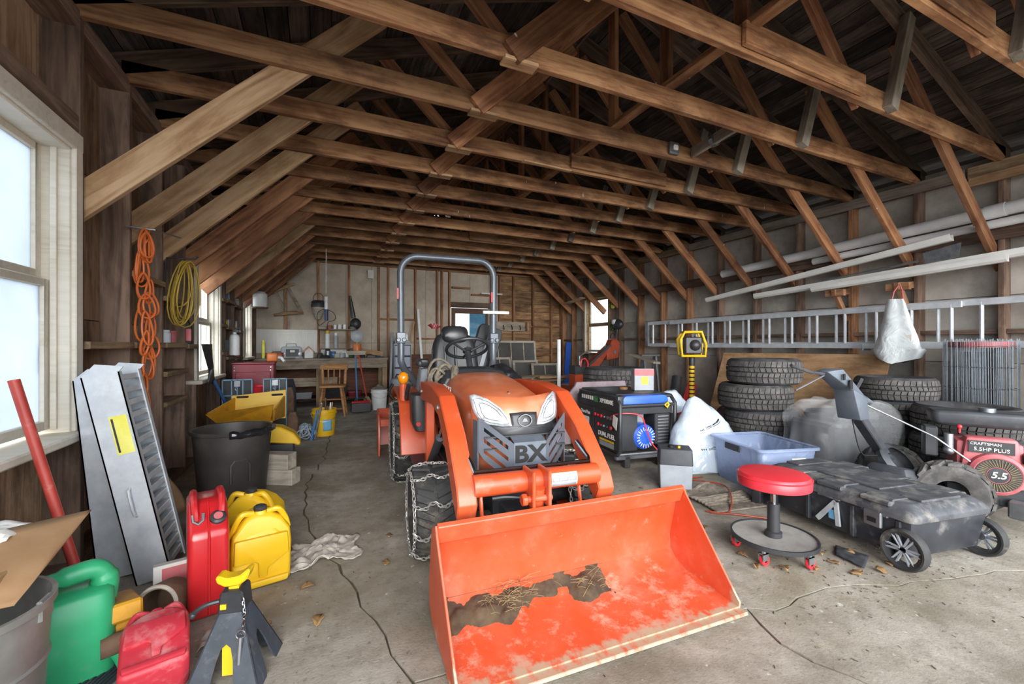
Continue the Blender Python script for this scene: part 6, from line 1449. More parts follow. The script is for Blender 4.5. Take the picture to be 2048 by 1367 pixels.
# workbench
WB = thing('workbench', 'old grey wooden workbench along the back wall', 'workbench', (0, 0, 0))
for k in range(4): plank('top_board', (-1.06, 8.70 + .2 * k, .885), (1.22, 8.70 + .2 * k, .885), .04, .195, MT['bench_wood'], WB)
plank('front_apron', (-.86, 8.60, .79), (1.20, 8.60, .79), .15, .03, MT['bench_wood'], WB)
for x in (-.88, -.02, 1.16): plank('leg', (x, 8.64, 0), (x, 8.64, .86), .09, .06, MT['stud_light'], WB, up=(1, 0, 0)); plank('leg', (x, 9.3, 0), (x, 9.3, .86), .09, .06, MT['stud_light'], WB, up=(1, 0, 0))
plank('lower_rail', (-.88, 8.66, .47), (.30, 8.66, .47), .16, .03, MT['bench_wood'], WB)
MB().bx(-.86, 1.14, 9.33, 9.35, .05, .84).build('back_panel', MT['dark_panel'], WB)
MB().bx(-.86, 1.14, 8.8, 9.33, .12, .15).build('lower_shelf', MT['dark_panel'], WB)
for k, (x, y, w_, h, mt, lab) in enumerate(((-.30, 8.86, .34, .12, 'grey_plastic', 'grey flat case on the shelf under the workbench'), (.28, 8.86, .40, .22, 'dark_cloth', 'dark storage tub under the workbench'), (.62, 8.86, .26, .10, 'dark_red', 'dark red box under the workbench'))):
    m = MB(); loft(m, [[(px, py, z) for px, py in rr(w_ + d, .22 + d, .03, 3)] for z, d in ((0, -.03), (h * .85, 0), (h * .86, .02), (h, .02))]); o = m.build('storage_tub', MT[mt], None, (x, y, .152)); tag(o, lab, 'box')
# pegboard and wall shelf
m = MB(); m.bx(-1.14, -.05, 9.495, 9.51, 1.0, 1.46)
pg = m.build('pegboard', MT['peg_white'], None); tag(pg, 'white ribbed panel on the back wall above the bench', 'panel')
for k in range(36): x = -1.13 + .03 * k; MB().bx(x, x + .018, 9.488, 9.496, 1.005, 1.455).build('rib', MT['peg_white'], pg)
WS = thing('wall_shelf', 'two-tier wooden shelf on the back wall over the bench', 'shelf', (0, 0, 0))
plank('board', (-.02, 9.42, 1.47), (.72, 9.42, 1.47), .02, .18, MT['bench_wood'], WS); plank('board', (-.02, 9.42, 1.08), (.68, 9.42, 1.08), .02, .18, MT['bench_wood'], WS)
for x in (-.01, .52): plank('upright', (x, 9.44, .91), (x, 9.44, 1.46), .10, .02, MT['stud_orange'], WS, up=(0, 1, 0))
MB().bx(.02, .50, 9.49, 9.505, .93, 1.07).build('back_strip', MT['peg_white'], WS)
# bench clutter
RD = thing('radio', 'grey portable radio with a carrying handle on the bench', 'radio', (-.50, 9.12, .906), .15)
m = MB(); m.prism(rr(.34, .22, .04, 3, 0, .11), -.09, .09, 'y'); m.build('body', MT['radio_grey'], RD, bevel=.01); m = MB(); m.bx(-.10, .12, -.093, -.088, .03, .17); m.build('front_panel', MT['black_plastic'], RD, bevel=.003)
m = MB(); m.tube([(-.09, 0, .215), (-.08, 0, .27), (.08, 0, .27), (.09, 0, .215)], .010, 8); m.build('handle', MT['radio_grey'], RD); MB().bx(-.03, .05, -.096, -.092, .11, .15).build('display', MT['paper'], RD)
for sx in (-.13, .14): m = MB(); m.lathe([(0, .008), (.03, .005), (.034, 0)], 16, Matrix.Translation((sx, -.094, .08)) @ Matrix.Rotation(PI / 2, 4, 'X')); m.build('knob', MT['steel_dull'], RD)
def can(label, loc, r, h, mat, capm=None, nm='spray_can'):
    t = thing(nm, label, 'can', loc, 0, 'cans on the bench'); m = MB(); m.lathe([(0, 0), (r, 0), (r, h * .78), (r * .8, h * .82), (0, h * .82)], 18); m.build('body', mat, t, smooth=40); m = MB(); m.lathe([(0, h * .82), (r * .82, h * .82), (r * .8, h), (0, h)], 18); m.build('cap', capm or mat, t, smooth=40); return t
can('tall white spray can with a yellow cap on the wall shelf', (.14, 9.40, 1.092), .045, .36, MT['pvc_white'], MT['can_yellow'])
can('patterned spray can on the wall shelf beside the yellow capped one', (.30, 9.40, 1.092), .042, .31, MT['radio_grey'], MT['pvc_white'])
can('tall pale yellow bottle at the bench end by the window', (-.96, 9.10, .907), .03, .34, MT['label_yellow'], MT['label_yellow'])
can('dark coffee tin standing on the bench under the shelf', (.14, 9.10, .907), .055, .17, MT['galvanised'], MT['dark_cloth'], 'coffee_tin')
t = thing('bird_house', 'small white gabled box with orange roof on the bench', 'box', (-.20, 9.0, .907), .1); m = MB(); m.prism([(-.07, 0), (.07, 0), (.07, .13), (0, .20), (-.07, .13)], -.08, .08, 'y'); m.build('body', MT['paper'], t); m = MB(); m.prism([(-.09, .115), (0, .205), (.09, .115), (.09, .13), (0, .225), (-.09, .13)], -.09, .09, 'y'); m.build('roof', MT['orange_tool'], t)
BI = [(-.84, 9.05, .16, .07, 'dark_cloth', 'dark tool tray on the bench end'), (-.74, 9.25, .22, .13, 'steel_dull', 'grey metal tool box behind the radio'), (.0, 9.0, .10, .09, 'black_plastic', 'black battery pack on the bench'), (.34, 8.95, .18, .08, 'paper_dirty', 'pale rag bundle on the bench'), (.46, 9.12, .14, .12, 'pvc_white', 'white tub on the bench by the shelf'), (.74, 9.0, .16, .07, 'dark_cloth', 'dark cloth bundle beside the orange drill stand'), (.94, 8.95, .20, .06, 'black_plastic', 'black cable heap on the right bench end'), (1.06, 9.15, .16, .10, 'blue_handle', 'blue grey box on the right bench end'), (-.36, 8.80, .12, .04, 'radio_grey', 'flat grey tool on the front of the bench'), (.10, 8.80, .14, .05, 'black_matte', 'black hand plane at the front of the bench')]
for k, (x, y, w_, h, mt, lab) in enumerate(BI):
    m = MB(); sd = k * 3.1
    loft(m, [[(px * (1 + .15 * mnoise.noise(Vector((px * 20, py * 20, sd)))), py, z + .15 * h * mnoise.noise(Vector((px * 15, py * 15, sd)))) if z else (px, py, 0) for px, py in rr(a, a * .7, a * .15, 4)] for z, a in ((0, w_), (h * .6, w_ * 1.02), (h, w_ * .7))]); o = m.build('bench_item', MT[mt], None, (x, y, .908), (0, 0, .3 * math.sin(k)), smooth=40); tag(o, lab, 'tool')
for x, y, r_, h, mt, cn in ((-.66, 8.86, .05, .11, 'red_rust', 'rust red'), (-.16, 9.24, .06, .13, 'pvc_white', 'white'), (.24, 9.22, .05, .12, 'blue_handle', 'blue'), (.40, 8.80, .05, .10, 'radio_grey', 'grey'), (.58, 9.24, .055, .13, 'green_leaf', 'green'), (.86, 9.24, .06, .14, 'can_yellow', 'yellow')):
    t = thing('paint_tin', cn + ' paint tin standing among the clutter on the bench', 'paint tin', (x, y, .908), 0, 'paint tins on the bench')
    m = MB(); m.lathe([(0, 0), (r_, 0), (r_ * 1.04, .004), (r_, .008), (r_, h - .008), (r_ * 1.04, h - .004), (r_, h), (r_ * .85, h - .004), (0, h - .004)], 20); m.build('tin', MT[mt], t, smooth=40)
    m = MB(); m.tube([(r_ * 1.05 * math.cos(a), -r_ * .5 * math.sin(a) - r_ * .6, h * .75 - .03 * math.sin(a)) for a in [PI * k / 8 for k in range(9)]], .002, 4); m.build('bail', MT['steel_dull'], t)
o = plank('scrap_board', (.72, 9.0, 1.05), (1.16, 8.82, .975), .09, .02, MT['brace_wood'], None); tag(o, 'tan scrap board sloping on the right bench end', 'board')
t = thing('bench_vise', 'orange and grey vise head mounted on the bench', 'vise', (.66, 8.78, .907)); m = MB(); m.lathe([(0, 0), (.06, 0), (.045, .03), (.045, .10), (.075, .13), (.08, .25), (.07, .27), (0, .27)], 20); m.build('body', MT['orange_tool'], t, smooth=40); m = MB(); m.lathe([(0, -.012), (.10, -.012), (.115, 0), (.10, .012), (0, .012)], 28, Matrix.Translation((.0, .02, .42)) @ Matrix.Rotation(PI / 2, 4, 'X')); m.build('round_lamp', MT['radio_grey'], t, smooth=40)
m = MB(); m.tube([(0, .02, .27), (0, .02, .33)], .012, 8); m.build('stem', MT['radio_grey'], t); m = MB(); m.tube([(-.02, -.05, .0), (-.02, -.06, -.10)], .012, 8); m.build('screw_handle', MT['radio_grey'], t)
SI = [(.04, .14, .05, 'firewood'), (.18, .09, .07, 'red_rust'), (.28, .06, .09, 'pvc_white'), (.37, .07, .10, 'paper'), (.46, .06, .10, 'pvc_white'), (.62, .14, .06, 'black_plastic')]
SL = ['bundle of pale sticks', 'rusty red tin', 'white carton', 'white paper packet', 'small white box', 'black case']
for k, (x, w_, h, mt) in enumerate(SI):
    m = MB(); loft(m, [[(px, py, z) for px, py in rr(w_ * a, .11 * a, .012, 2)] for z, a in ((0, .95), (h * .9, 1), (h, .9))]); o = m.build('shelf_item', MT[mt], None, (x, 9.42, 1.482)); tag(o, SL[k] + ' on the top tier of the wall shelf', 'box')
# wall things: bow saw, lantern, guitar-like horn, paper, hanging lamp
BS = thing('bow_saw', 'old wooden bow saw hanging on the back wall', 'saw', (0, 9.47, 0))
for a, b2 in (((-.98, 0, 2.10), (-.46, 0, 2.38)), ((-.82, 0, 1.74), (-.30, 0, 1.80))): m = MB(); m.tube(smoothpts([a, ((a[0] + b2[0]) / 2, 0, (a[2] + b2[2]) / 2 + .02), b2]), [.026] * 3 + [.038] * 7 + [.026] * 3, 8); m.build('cheek', MT['brace_wood'], BS)
m = MB(); m.beam((-.58, 0, 2.31), (-.33, 0, 1.82), .05, .02, up=(1, 0, 0)); m.build('stretcher', MT['grey_wood'], BS)
for d in (0, .03): m = MB(); m.tube([(-.80 + d, -.01, 2.20), (-.60 + d, -.01, 1.79)], .006, 6); m.build('cord', MT['firewood'], BS)
LN = thing('hanging_lantern', 'grey barn lantern hanging on the back wall', 'lantern', (-.03, 9.36, 0)); m = MB(); m.lathe([(0, 1.66), (.05, 1.68), (.11, 1.82), (.125, 1.92), (.11, 1.92), (0, 1.75)], 24); m.build('globe', MT['firewood'], LN, smooth=40); m = MB(); m.lathe([(.13, 1.91), (.135, 1.96), (.12, 2.0), (.14, 2.01), (.10, 2.05), (0, 2.06)], 24); m.build('hood', MT['dark_metal'], LN, smooth=40); m = MB(); m.tube([(.09 * math.cos(t_), 0, 2.10 + .10 * math.sin(t_)) for t_ in [2 * PI * k / 20 for k in range(20)]], .006, 6, closed=True); m.build('ring', MT['rust'], LN)
GT = thing('leaf_blower', 'black long-nosed blower hanging on the back wall', 'blower', (.62, 9.42, 0)); m = MB(); m.tube([(-.05, 0, 2.18), (-.02, 0, 1.98), (.02, 0, 1.72)], [.022, .035, .045], 10); m.build('tube', MT['black_plastic'], GT); m = MB(); m.ball((.06, 0, 1.60), (.11, .08, .12)); m.build('motor', MT['black_plastic'], GT)
o = MB().bx(.93, 1.05, 9.505, 9.51, 2.58, 2.76).build('wall_note', MT['paper'], None); tag(o, 'white paper note pinned high on the back wall', 'paper')
HL_ = thing('hanging_light', 'white work light hanging on a chain over the bench', 'work light', (.10, 8.10, 0)); m = MB(); chain_path(m, [(0, 0, 2.82), (0, 0, 2.02)], pitch=.026, L=.034, W=.018, r=.004); o = m.build('chain', MT['chain_steel'], HL_); o['kind'] = 'stuff'
m = MB(); m.cyl((0, 0, 1.78), (0, 0, 2.0), .03); m.build('tube', MT['pvc_white'], HL_); m = MB(); m.cyl((0, 0, 1.58), (0, 0, 1.78), .034); m.build('grip', MT['blue_grip'], HL_); m = MB(); m.tube(smoothpts([(0, 0, 1.58), (-.12, 0, 1.5), (-.14, 0, 1.7), (-.03, 0, 1.78), (.12, 0, 1.72), (.14, 0, 1.6), (.03, 0, 1.55), (.02, 0, 1.40)]), .005, 6); m.build('cord', MT['black_matte'], HL_)
o = thing('paper_lampshade', 'white shade hanging by the far left window', 'lamp shade', (-.93, 8.35, 0)); m = MB(); m.lathe([(.10, 1.80), (.11, 1.82), (.11, 2.02), (.07, 2.06), (0, 2.06)], 20); m.build('shade', MT['pvc_white'], o, smooth=40); m = MB(); m.lathe([(.115, 1.775), (.125, 1.785), (.125, 1.80), (.115, 1.80)], 20, closed=True); m.build('rim', MT['rust'], o); m = MB(); m.tube([(0, 0, 2.06), (0, 0, 2.5)], .004, 5); m.build('cord', MT['black_matte'], o)
# brooms, vac, drawers
def broom(label, a, b2, mat, headm, kind):
    t = thing(kind, label, kind.replace('_', ' '), (0, 0, 0), 0, 'long-handled tools by the bench'); m = MB(); m.tube([a, b2], .013, 8); m.build('handle', mat, t); return t
t = broom('blue handled push broom standing head up at the bench', (.60, 7.90, .03), (.58, 8.10, .98), MT['blue_handle'], None, 'push_broom'); m = MB(); m.hull([(.44, 8.06, .98), (.74, 8.06, .98), (.74, 8.12, .98), (.44, 8.12, .98)], [(.42, 8.05, 1.05), (.76, 8.05, 1.05), (.76, 8.13, 1.05), (.42, 8.13, 1.05)]); m.build('bristles', MT['firewood'], t)
t = broom('red handled straw broom leaning at the bench', (.76, 7.98, .22), (.64, 8.14, .96), MT['pole_red'], None, 'straw_broom'); m = MB(); loft(m, [[(.77 + px, 7.97 + py, z) for px, py in rr(a, .05, .02, 3)] for z, a in ((0.02, .19), (.14, .18), (.24, .05))]); m.build('bristles', MT['straw'], t)
t = thing('tool_bag', 'red and black tool bag on the floor under the brooms', 'tool bag', (.64, 7.70, 0)); m = MB(); m.prism(rr(.32, .16, .03, 3, 0, .09), -.10, .10, 'y'); m.build('body', MT['black_plastic'], t, bevel=.015); m = MB(); m.bx(-.15, .15, -.09, .09, .155, .19); m.build('red_lid', MT['red_vinyl'], t, bevel=.02); m = MB(); m.tube([(-.1, -.0, .19), (-.08, 0, .235), (.08, 0, .235), (.1, 0, .19)], .010, 8); m.build('handle', MT['black_plastic'], t)
VC = thing('shop_vacuum', 'orange shop vacuum with a black hose and top', 'vacuum', (1.37, 8.12, 0)); m = MB(); m.lathe([(0, .05), (.17, .05), (.19, .10), (.18, .40), (0, .40)], 28); m.build('drum', MT['orange_tool'], VC, smooth=40); m = MB(); m.lathe([(.19, .40), (.19, .44), (.15, .52), (.08, .55), (0, .55)], 28); m.build('motor_head', MT['grey_paint'], VC, smooth=40)
m = MB(); m.tube(smoothpts([(-.15, -.12, .44), (-.22, -.16, .30), (-.12, -.22, .14), (.04, -.24, .10)]), .028, 10); m.build('hose', MT['black_plastic'], VC, smooth=50); m = MB(); m.tube([(-.08, 0, .54), (-.06, 0, .60), (.06, 0, .60), (.08, 0, .54)], .014, 8); m.build('handle', MT['black_plastic'], VC)
for k in range(4): a = PI / 4 + PI / 2 * k; m = MB(); m.ball((.17 * math.cos(a), .17 * math.sin(a), .03), .03); m.build('caster', MT['black_plastic'], VC)
DT = thing('drawer_tower', 'tall stack of translucent grey plastic drawers', 'drawers', (1.50, 8.72, 0)); m = MB(); m.bx(-.17, .17, .14, .16, 0, 1.16); m.bx(-.17, -.16, -.14, .14, 0, 1.16); m.bx(.16, .17, -.14, .14, 0, 1.16); m.bx(-.17, .17, -.14, .16, 1.16, 1.18)
m.build('frame', MT['radio_grey'], DT)
for k in range(5): m = MB(); m.bx(-.155, .155, -.15, .13, .02 + .23 * k, .23 + .23 * k); d_ = m.build('drawer', MT['drawer_grey'], DT, bevel=.012); m = MB(); m.bx(-.05, .05, -.165, -.148, .12 + .23 * k, .145 + .23 * k); m.build('pull', MT['radio_grey'], d_, bevel=.004)
m = MB(); m.lathe([(0, 1.18), (.20, 1.18), (.21, 1.20), (.20, 1.24), (0, 1.25)], 4, a0=PI / 4); o = m.build('tub_lid', MT['grey_plastic'], DT)
o = MB().bx(-.10, .10, -.06, .06, 0, .12).build('white_block', MT['pvc_white'], None, (1.52, 8.72, 1.252), bevel=.004); tag(o, 'small white box on top of the drawer stack', 'box')
m = MB(); m.cyl((0, 0, 0), (0, 0, 1.42), .024); o = m.build('grey_tube', MT['grey_plastic'], None, (1.235, 8.47, 0)); o.rotation_euler = (-.12, .05, 0); tag(o, 'grey plastic tube leaning beside the drawer stack', 'tube')
# behind the tractor
MB().bx(1.5, 2.6, 9.40, 9.42, .02, .95).build('brown_panel', MT['dark_panel'], None); tag(bpy.data.objects['brown_panel'], 'dark brown board standing against the back wall', 'board')
for (a, b2, w_, mt, lab) in (((2.10, 9.30, 0), (1.98, 9.42, 1.95), .05, 'pvc_white', 'long white board leaning on the back wall behind the seat'), ((1.62, 9.25, .3), (1.90, 9.44, 1.68), .035, 'brace_wood', 'wooden tool handle leaning on the back wall')):
    o = plank('leaning_board', a, b2, w_, .03, MT[mt], None, up=(1, 0, 0)); tag(o, lab, 'board')
HK = thing('hook_rail', 'grey board with three coat hooks on the back wall', 'hook rail', (0, 0, 0)); plank('board', (3.84, 9.46, 1.62), (4.64, 9.46, 1.60), .22, .03, MT['grey_wood'], HK); plank('end_board', (4.68, 9.40, 1.72), (4.68, 9.40, 1.50), .10, .03, MT['brace_wood'], HK, up=(0, 1, 0))
for x in (4.05, 4.27, 4.49): m = MB(); m.tube([(x, 9.44, 1.64), (x, 9.40, 1.60), (x, 9.38, 1.55), (x, 9.40, 1.53)], .010, 6); m.build('hook', MT['black_matte'], HK)
def sash(label, loc, w_, h_, rz, tl, cols=2):
    t = thing('window_sash', label, 'window sash', loc, rz, 'old window sashes stacked by the back wall', rot=(tl, 0, rz)); f = .05
    for a in ((-w_ / 2, -w_ / 2 + f, 0, h_), (w_ / 2 - f, w_ / 2, 0, h_)): MB().bx(a[0], a[1], -.018, .018, a[2], a[3]).build('stile', MT['firewood'], t, bevel=.003)
    for z in (0, h_ - f): MB().bx(-w_ / 2 + f, w_ / 2 - f, -.018, .018, z, z + f).build('rail', MT['firewood'], t, bevel=.003)
    for k in range(1, cols): x = -w_ / 2 + w_ * k / cols; MB().bx(x - .012, x + .012, -.015, .015, f, h_ - f).build('muntin', MT['firewood'], t)
    for k in range(cols): a = -w_ / 2 + (f if k == 0 else w_ * k / cols + .012); b2 = -w_ / 2 + (w_ * (k + 1) / cols - .012 if k < cols - 1 else w_ - f); MB().bx(a, b2, -.003, .003, f, h_ - f).build('pane', MT['dusty_glass'], t)
    return t
sash('tall grey window sash with three panes against the back wall', (4.22, 9.22, 0), 1.35, 1.27, 0, math.radians(-8), 4)
sash('small grey window sash leaning before the tall one', (3.72, 8.6, 0), .62, .90, math.radians(12), math.radians(-14), 2)
sash('middle grey window sash with a bare inner frame', (4.22, 8.42, 0), .60, .84, math.radians(-8), math.radians(-16), 1)
sash('outer grey window sash nearest the wood pile', (4.55, 8.15, 0), .62, .78, math.radians(-14), math.radians(-18), 2)
rc = random.Random(21)
for k in range(16):
    x = 3.75 + .10 * (k % 5) + rc.uniform(-.03, .03); z = .035 + .068 * (k // 2); L = rc.uniform(.5, .85); y = 7.45 + .24 * (k % 2)
    o = plank('lumber_piece', (x - L / 2 + .25, y, z), (x + L / 2 + .25, y + rc.uniform(-.05, .05), z), rc.uniform(.04, .062), rc.uniform(.09, .14), MT[rc.choice(('brace_wood', 'grey_wood', 'stud_light'))], None); tag(o, 'weathered scrap board in the ' + ('front', 'back')[k % 2] + ' row of the lumber pile, ' + ('lowest', 'second', 'third', 'fourth', 'fifth', 'sixth', 'seventh', 'eighth')[k // 2] + ' from the floor', 'board', 'scrap boards in the lumber pile')
SW = thing('saw_horse', 'small grey trestle in front of the lumber pile', 'saw horse', (3.35, 6.9, 0))
plank('top', (-.22, 0, .56), (.22, 0, .56), .03, .12, MT['grey_wood'], SW)
for x in (-.16, .16):
    for s_ in (-1, 1): plank('leg', (x, s_ * .03, .55), (x * 1.3, s_ * .17, 0), .05, .03, MT['grey_wood'], SW)
PP = thing('white_post', 'white plastic post with a black foot behind the loader arm', 'post', (3.42, 5.75, 0)); m = MB(); m.cyl((0, 0, .38), (0, 0, 1.24), .030); m.build('tube', MT['pvc_white'], PP); m = MB(); m.cyl((0, 0, .02), (0, 0, .40), .038); m.build('sleeve', MT['black_plastic'], PP); m = MB(); m.lathe([(0, 0), (.14, 0), (.13, .02), (.04, .03), (0, .03)], 24); m.build('foot', MT['black_plastic'], PP)
# red backhoe attachment / log machine
RB = thing('hydraulic_boom', 'dark red hydraulic boom machine in front of the right window', 'machinery', (4.45, 6.7, 0))
m = MB(); m.bx(-.28, .40, -.24, .24, .05, .40); m.build('base', MT['red_rust'], RB, bevel=.01)
m = MB(); m.prism([(.02, .38), (.30, .36), (.36, .72), (.55, .95), (.72, 1.12), (.62, 1.16), (.30, .92), (.08, .74)], -.07, .07, 'y'); m.build('boom', MT['red_rust'], RB, bevel=.012)
m = MB(); m.prism([(.55, .86), (.82, .90), (.86, 1.20), (.78, 1.28), (.68, 1.26), (.56, 1.02)], -.09, .09, 'y'); m.build('knuckle', MT['red_rust'], RB, bevel=.015); m = MB(); m.cyl((.72, -.11, 1.02), (.72, .11, 1.02), .035); m.build('pin', MT['steel_dull'], RB)
m = MB(); m.tube([(.12, -.10, .78), (.62, -.10, 1.16)], .026, 10); m.build('ram', MT['dark_metal'], RB)
m = MB(); m.bx(-.24, -.02, -.20, .02, .40, .62); m.build('engine_cover', MT['orange_paint'], RB, bevel=.01); m = MB(); m.bx(-.24, -.02, -.20, .02, .62, .78); m.build('engine_top', MT['dark_metal'], RB, bevel=.01)
m = MB(); m.tube(smoothpts([(.0, -.22, .5), (.02, -.22, .80), (-.04, -.22, .90), (-.12, -.22, .88), (-.14, -.22, .76)]), .014, 8); m.build('red_hose', MT['red_vinyl'], RB)
m = MB(); m.tube(smoothpts([(-.05, -.05, .95), (.06, -.05, 1.0), (.18, -.05, 1.05), (.36, -.05, 1.04)]), .012, 8); m.tube([(-.05, -.05, .95), (-.05, -.05, .78)], .012, 8); m.build('control_handle', MT['steel_dull'], RB); m = MB(); tyre_mesh(m, .22, .10, .12, ax='x', c=(.06, -.02, .0)); m.build('wheel', MT['yellow_dirty'], RB, (.12, .12, .45), (0, 0, .3))
o = plank('blue_plank', (5.40, 8.78, 0), (5.55, 8.86, 1.22), .14, .03, MT['blue_board'], None, up=(1, 0, 0)); tag(o, 'bright blue board leaning in the back corner by the window', 'board')
# right wall, near the window: string trimmer, level
TMR = thing('string_trimmer', 'string trimmer hanging on the wall beside the window', 'trimmer', (5.60, 7.06, 0)); m = MB(); m.tube([(0, .0, 1.52), (-.02, .05, 1.1), (-.03, .09, .55)], .014, 8); m.build('shaft', MT['black_plastic'], TMR); m = MB(); m.ball((0, -.02, 1.58), (.09, .13, .11)); m.build('motor', MT['black_plastic'], TMR); MB().bx(-.10, -.02, -.02, .08, 1.58, 1.68).build('tank', MT['pvc_white'], TMR, bevel=.02)
m = MB(); m.tube(smoothpts([(-.03, .05, 1.35), (-.09, .05, 1.40), (-.12, .08, 1.32), (-.05, .10, 1.25)]), .012, 8); m.build('handle', MT['black_plastic'], TMR); m = MB(); m.lathe([(0, .5), (.09, .5), (.08, .53), (0, .54)], 16); m.build('guard', MT['black_plastic'], TMR)
m = MB(); rc = random.Random(8)
for k in range(26): a = rc.uniform(0, 6.28); L = rc.uniform(.06, .14); p = Vector((5.64 + rc.uniform(-.03, .03), 7.22 + rc.uniform(-.05, .05), 1.62 + rc.uniform(-.1, .1))); d = Vector((math.cos(a) * .4, math.sin(a), rc.uniform(-1, 1))).normalized(); s_ = d.cross(Vector((1, 0, 0))).normalized() * .018; m.add([p, p + d * L * .5 + s_, p + d * L, p + d * L * .5 - s_], [[0, 1, 2, 3]])
o = m.build('green_garland', MT['green_leaf']); tag(o, 'bunch of green artificial leaves hanging beside the trimmer', 'garland')
o = thing('tape_level', 'bright yellow-green level hanging by the right window', 'level', (5.69, 7.33, 1.92)); m = MB(); m.prism(rr(.10, .24, .045, 4, 0, .13), -.012, .012, 'x'); m.build('body', MT['lime'], o); m = MB(); m.prism(rr(.05, .07, .02, 4, 0, .13), -.014, -.0125, 'x'); m.build('window', MT['black_matte'], o)
# yellow framed auger on its yellow pole, rolls behind the sack
YA = thing('post_auger', 'yellow framed engine head on a yellow marked pole', 'auger', (4.16, 3.82, 0), math.radians(-35))
m = MB(); m.cyl((0, 0, .0), (0, 0, .93), .032); m.build('pole', MT['yellow_paint'], YA)
for k in range(9): m = MB(); m.lathe([(.0325, .45 + .05 * k), (.0335, .452 + .05 * k), (.0335, .464 + .05 * k), (.0325, .466 + .05 * k)], 16, closed=True); m.build('ring_mark', MT['black_matte'], YA)
m = MB(); m.cyl((0, 0, .90), (0, 0, 1.03), .036); m.build('collar', MT['black_plastic'], YA); m = MB(); m.bx(-.09, .10, -.09, .09, 1.05, 1.25); m.ball((.02, -.08, 1.15), (.07, .05, .07)); m.build('engine', MT['black_plastic'], YA, bevel=.02)
for y in (-.10, .10): m = MB(); m.tube([(-.13, y, 1.02), (.13, y, 1.02), (.14, y, 1.15), (.09, y, 1.31), (-.10, y, 1.31), (-.15, y, 1.22)], .017, 8, closed=True); m.build('frame', MT['yellow_paint'], YA)
for x, z in ((-.13, 1.02), (.13, 1.02), (.09, 1.31), (-.10, 1.31)): m = MB(); m.cyl((x, -.10, z), (x, .10, z), .014, seg=8); m.build('frame_bar', MT['yellow_paint'], YA)
for (a, b2, r_, mt, lab) in (((4.02, 4.05, 0), (4.36, 4.25, .72), .07, 'black_plastic', 'black roll leaning behind the pale sack'), ((4.62, 3.72, .56), (5.02, 3.58, .58), .07, 'carpet_grey', 'beige carpet roll lying behind the tyre stack')):
    m = MB(); m.cyl(a, b2, r_, seg=18); m.cyl(a, b2, r_ * .4, seg=12); o = m.build('carpet_roll', MT[mt], smooth=40); tag(o, lab, 'roll')
m = MB(); m.sheet(24, 14, crumple(lambda u, v: (.35 * math.cos(2 * PI * u) * math.sin(PI * .5 * v), .25 * math.sin(2 * PI * u) * math.sin(PI * .5 * v), .46 * math.cos(PI * .5 * v)), .03, 6, 2)); o = m.build('blanket_heap', MT['mauve_cloth'], None, (4.68, 3.62, 0), smooth=50); tag(o, 'mauve blanket heap behind the pale sack and tyres', 'blanket')
o = plank('grey_plank', (4.42, 5.22, 1.0), (4.36, 4.62, .90), .12, .03, MT['grey_wood'], None, up=(1, .4, 0)); tag(o, 'grey plank slanting behind the wide tyres', 'board')
o = thing('step_trestle', 'blue-grey folding trestle behind the wide tyres', 'trestle', (4.75, 5.2, 0))
for x in (-.12, .12): plank('leg', (x, -.12, 0), (x, 0, .98), .05, .03, MT['galvanised'], o); plank('leg', (x, .14, 0), (x, .02, .98), .05, .03, MT['galvanised'], o)
plank('top', (-.18, .01, .99), (.18, .01, .99), .03, .10, MT['galvanised'], o)
o = MB().hull([(5.35, 4.95, .5), (5.4, 4.95, .5), (5.4, 5.2, .5), (5.35, 5.2, .5)], [(5.5, 5.0, 1.0), (5.55, 5.0, 1.0), (5.55, 5.1, 1.1), (5.5, 5.1, 1.1)]).build('red_funnel', MT['red_vinyl'], None); o.location.z = -.5; tag(o, 'red plastic wedge against the wall behind the wide tyres', 'wedge')
# things lying on the tractor
m = MB(); rc = random.Random(31)
for k in range(9): loop(m, (.99 - .26 + .09 + rc.uniform(-.03, .03), 3.06 + rc.uniform(-.06, .06), .88 + rc.uniform(-.03, .05)), rc.uniform(.06, .12), rc.uniform(.07, .12), rc.uniform(-.4, .8), .010, rc.uniform(-.05, .05))
m.tube(smoothpts([(.90, 3.0, .98), (.86, 2.88, .90), (.82, 2.80, .72), (.80, 2.78, .60)]), .028, 8); o = m.build('rope_coil', MT['rope_brown']); tag(o, 'grey brown rope coil hung beside the steering wheel', 'rope')
m = MB(); m.sheet(30, 18, crumple(lambda u, v: (.19 * math.cos(2 * PI * u) * math.sin(PI * .5 * v), .15 * math.sin(2 * PI * u) * math.sin(PI * .5 * v), .19 * math.cos(PI * .5 * v)), .035, 9, 6)); o = m.build('black_bag', MT['film_black'], None, (1.38, 3.30, .80), smooth=20); tag(o, 'shiny black plastic bag on the tractor floor beside the wheel', 'bag')
t = thing('sun_canopy', 'black folded panel with grey strap standing behind the seat', 'panel', (1.42, 4.02, .77), math.radians(-5), rot=(math.radians(-12), math.radians(20), math.radians(-5))); m = MB(); m.prism(rr(.26, .62, .05, 4, 0, .31), -.03, .03, 'y'); m.build('panel', MT['seat_vinyl'], t, bevel=.008); m = MB(); m.bx(-.02, .02, -.036, -.030, .02, .50); m.build('strap', MT['grey_paint'], t)
m = MB(); rc = random.Random(14)
for k in range(9): p = Vector((.985 + rc.uniform(-.03, .03), 3.93, 1.30 + .01)); d = Vector((rc.uniform(-1, 1), rc.uniform(-.3, .3), rc.uniform(.2, 1))).normalized() * .05; m.tube([p, p + d], .008, 5)
o = m.build('red_bow', MT['dark_red']); tag(o, 'small red ribbon bow on top of the tractor seat', 'bow')
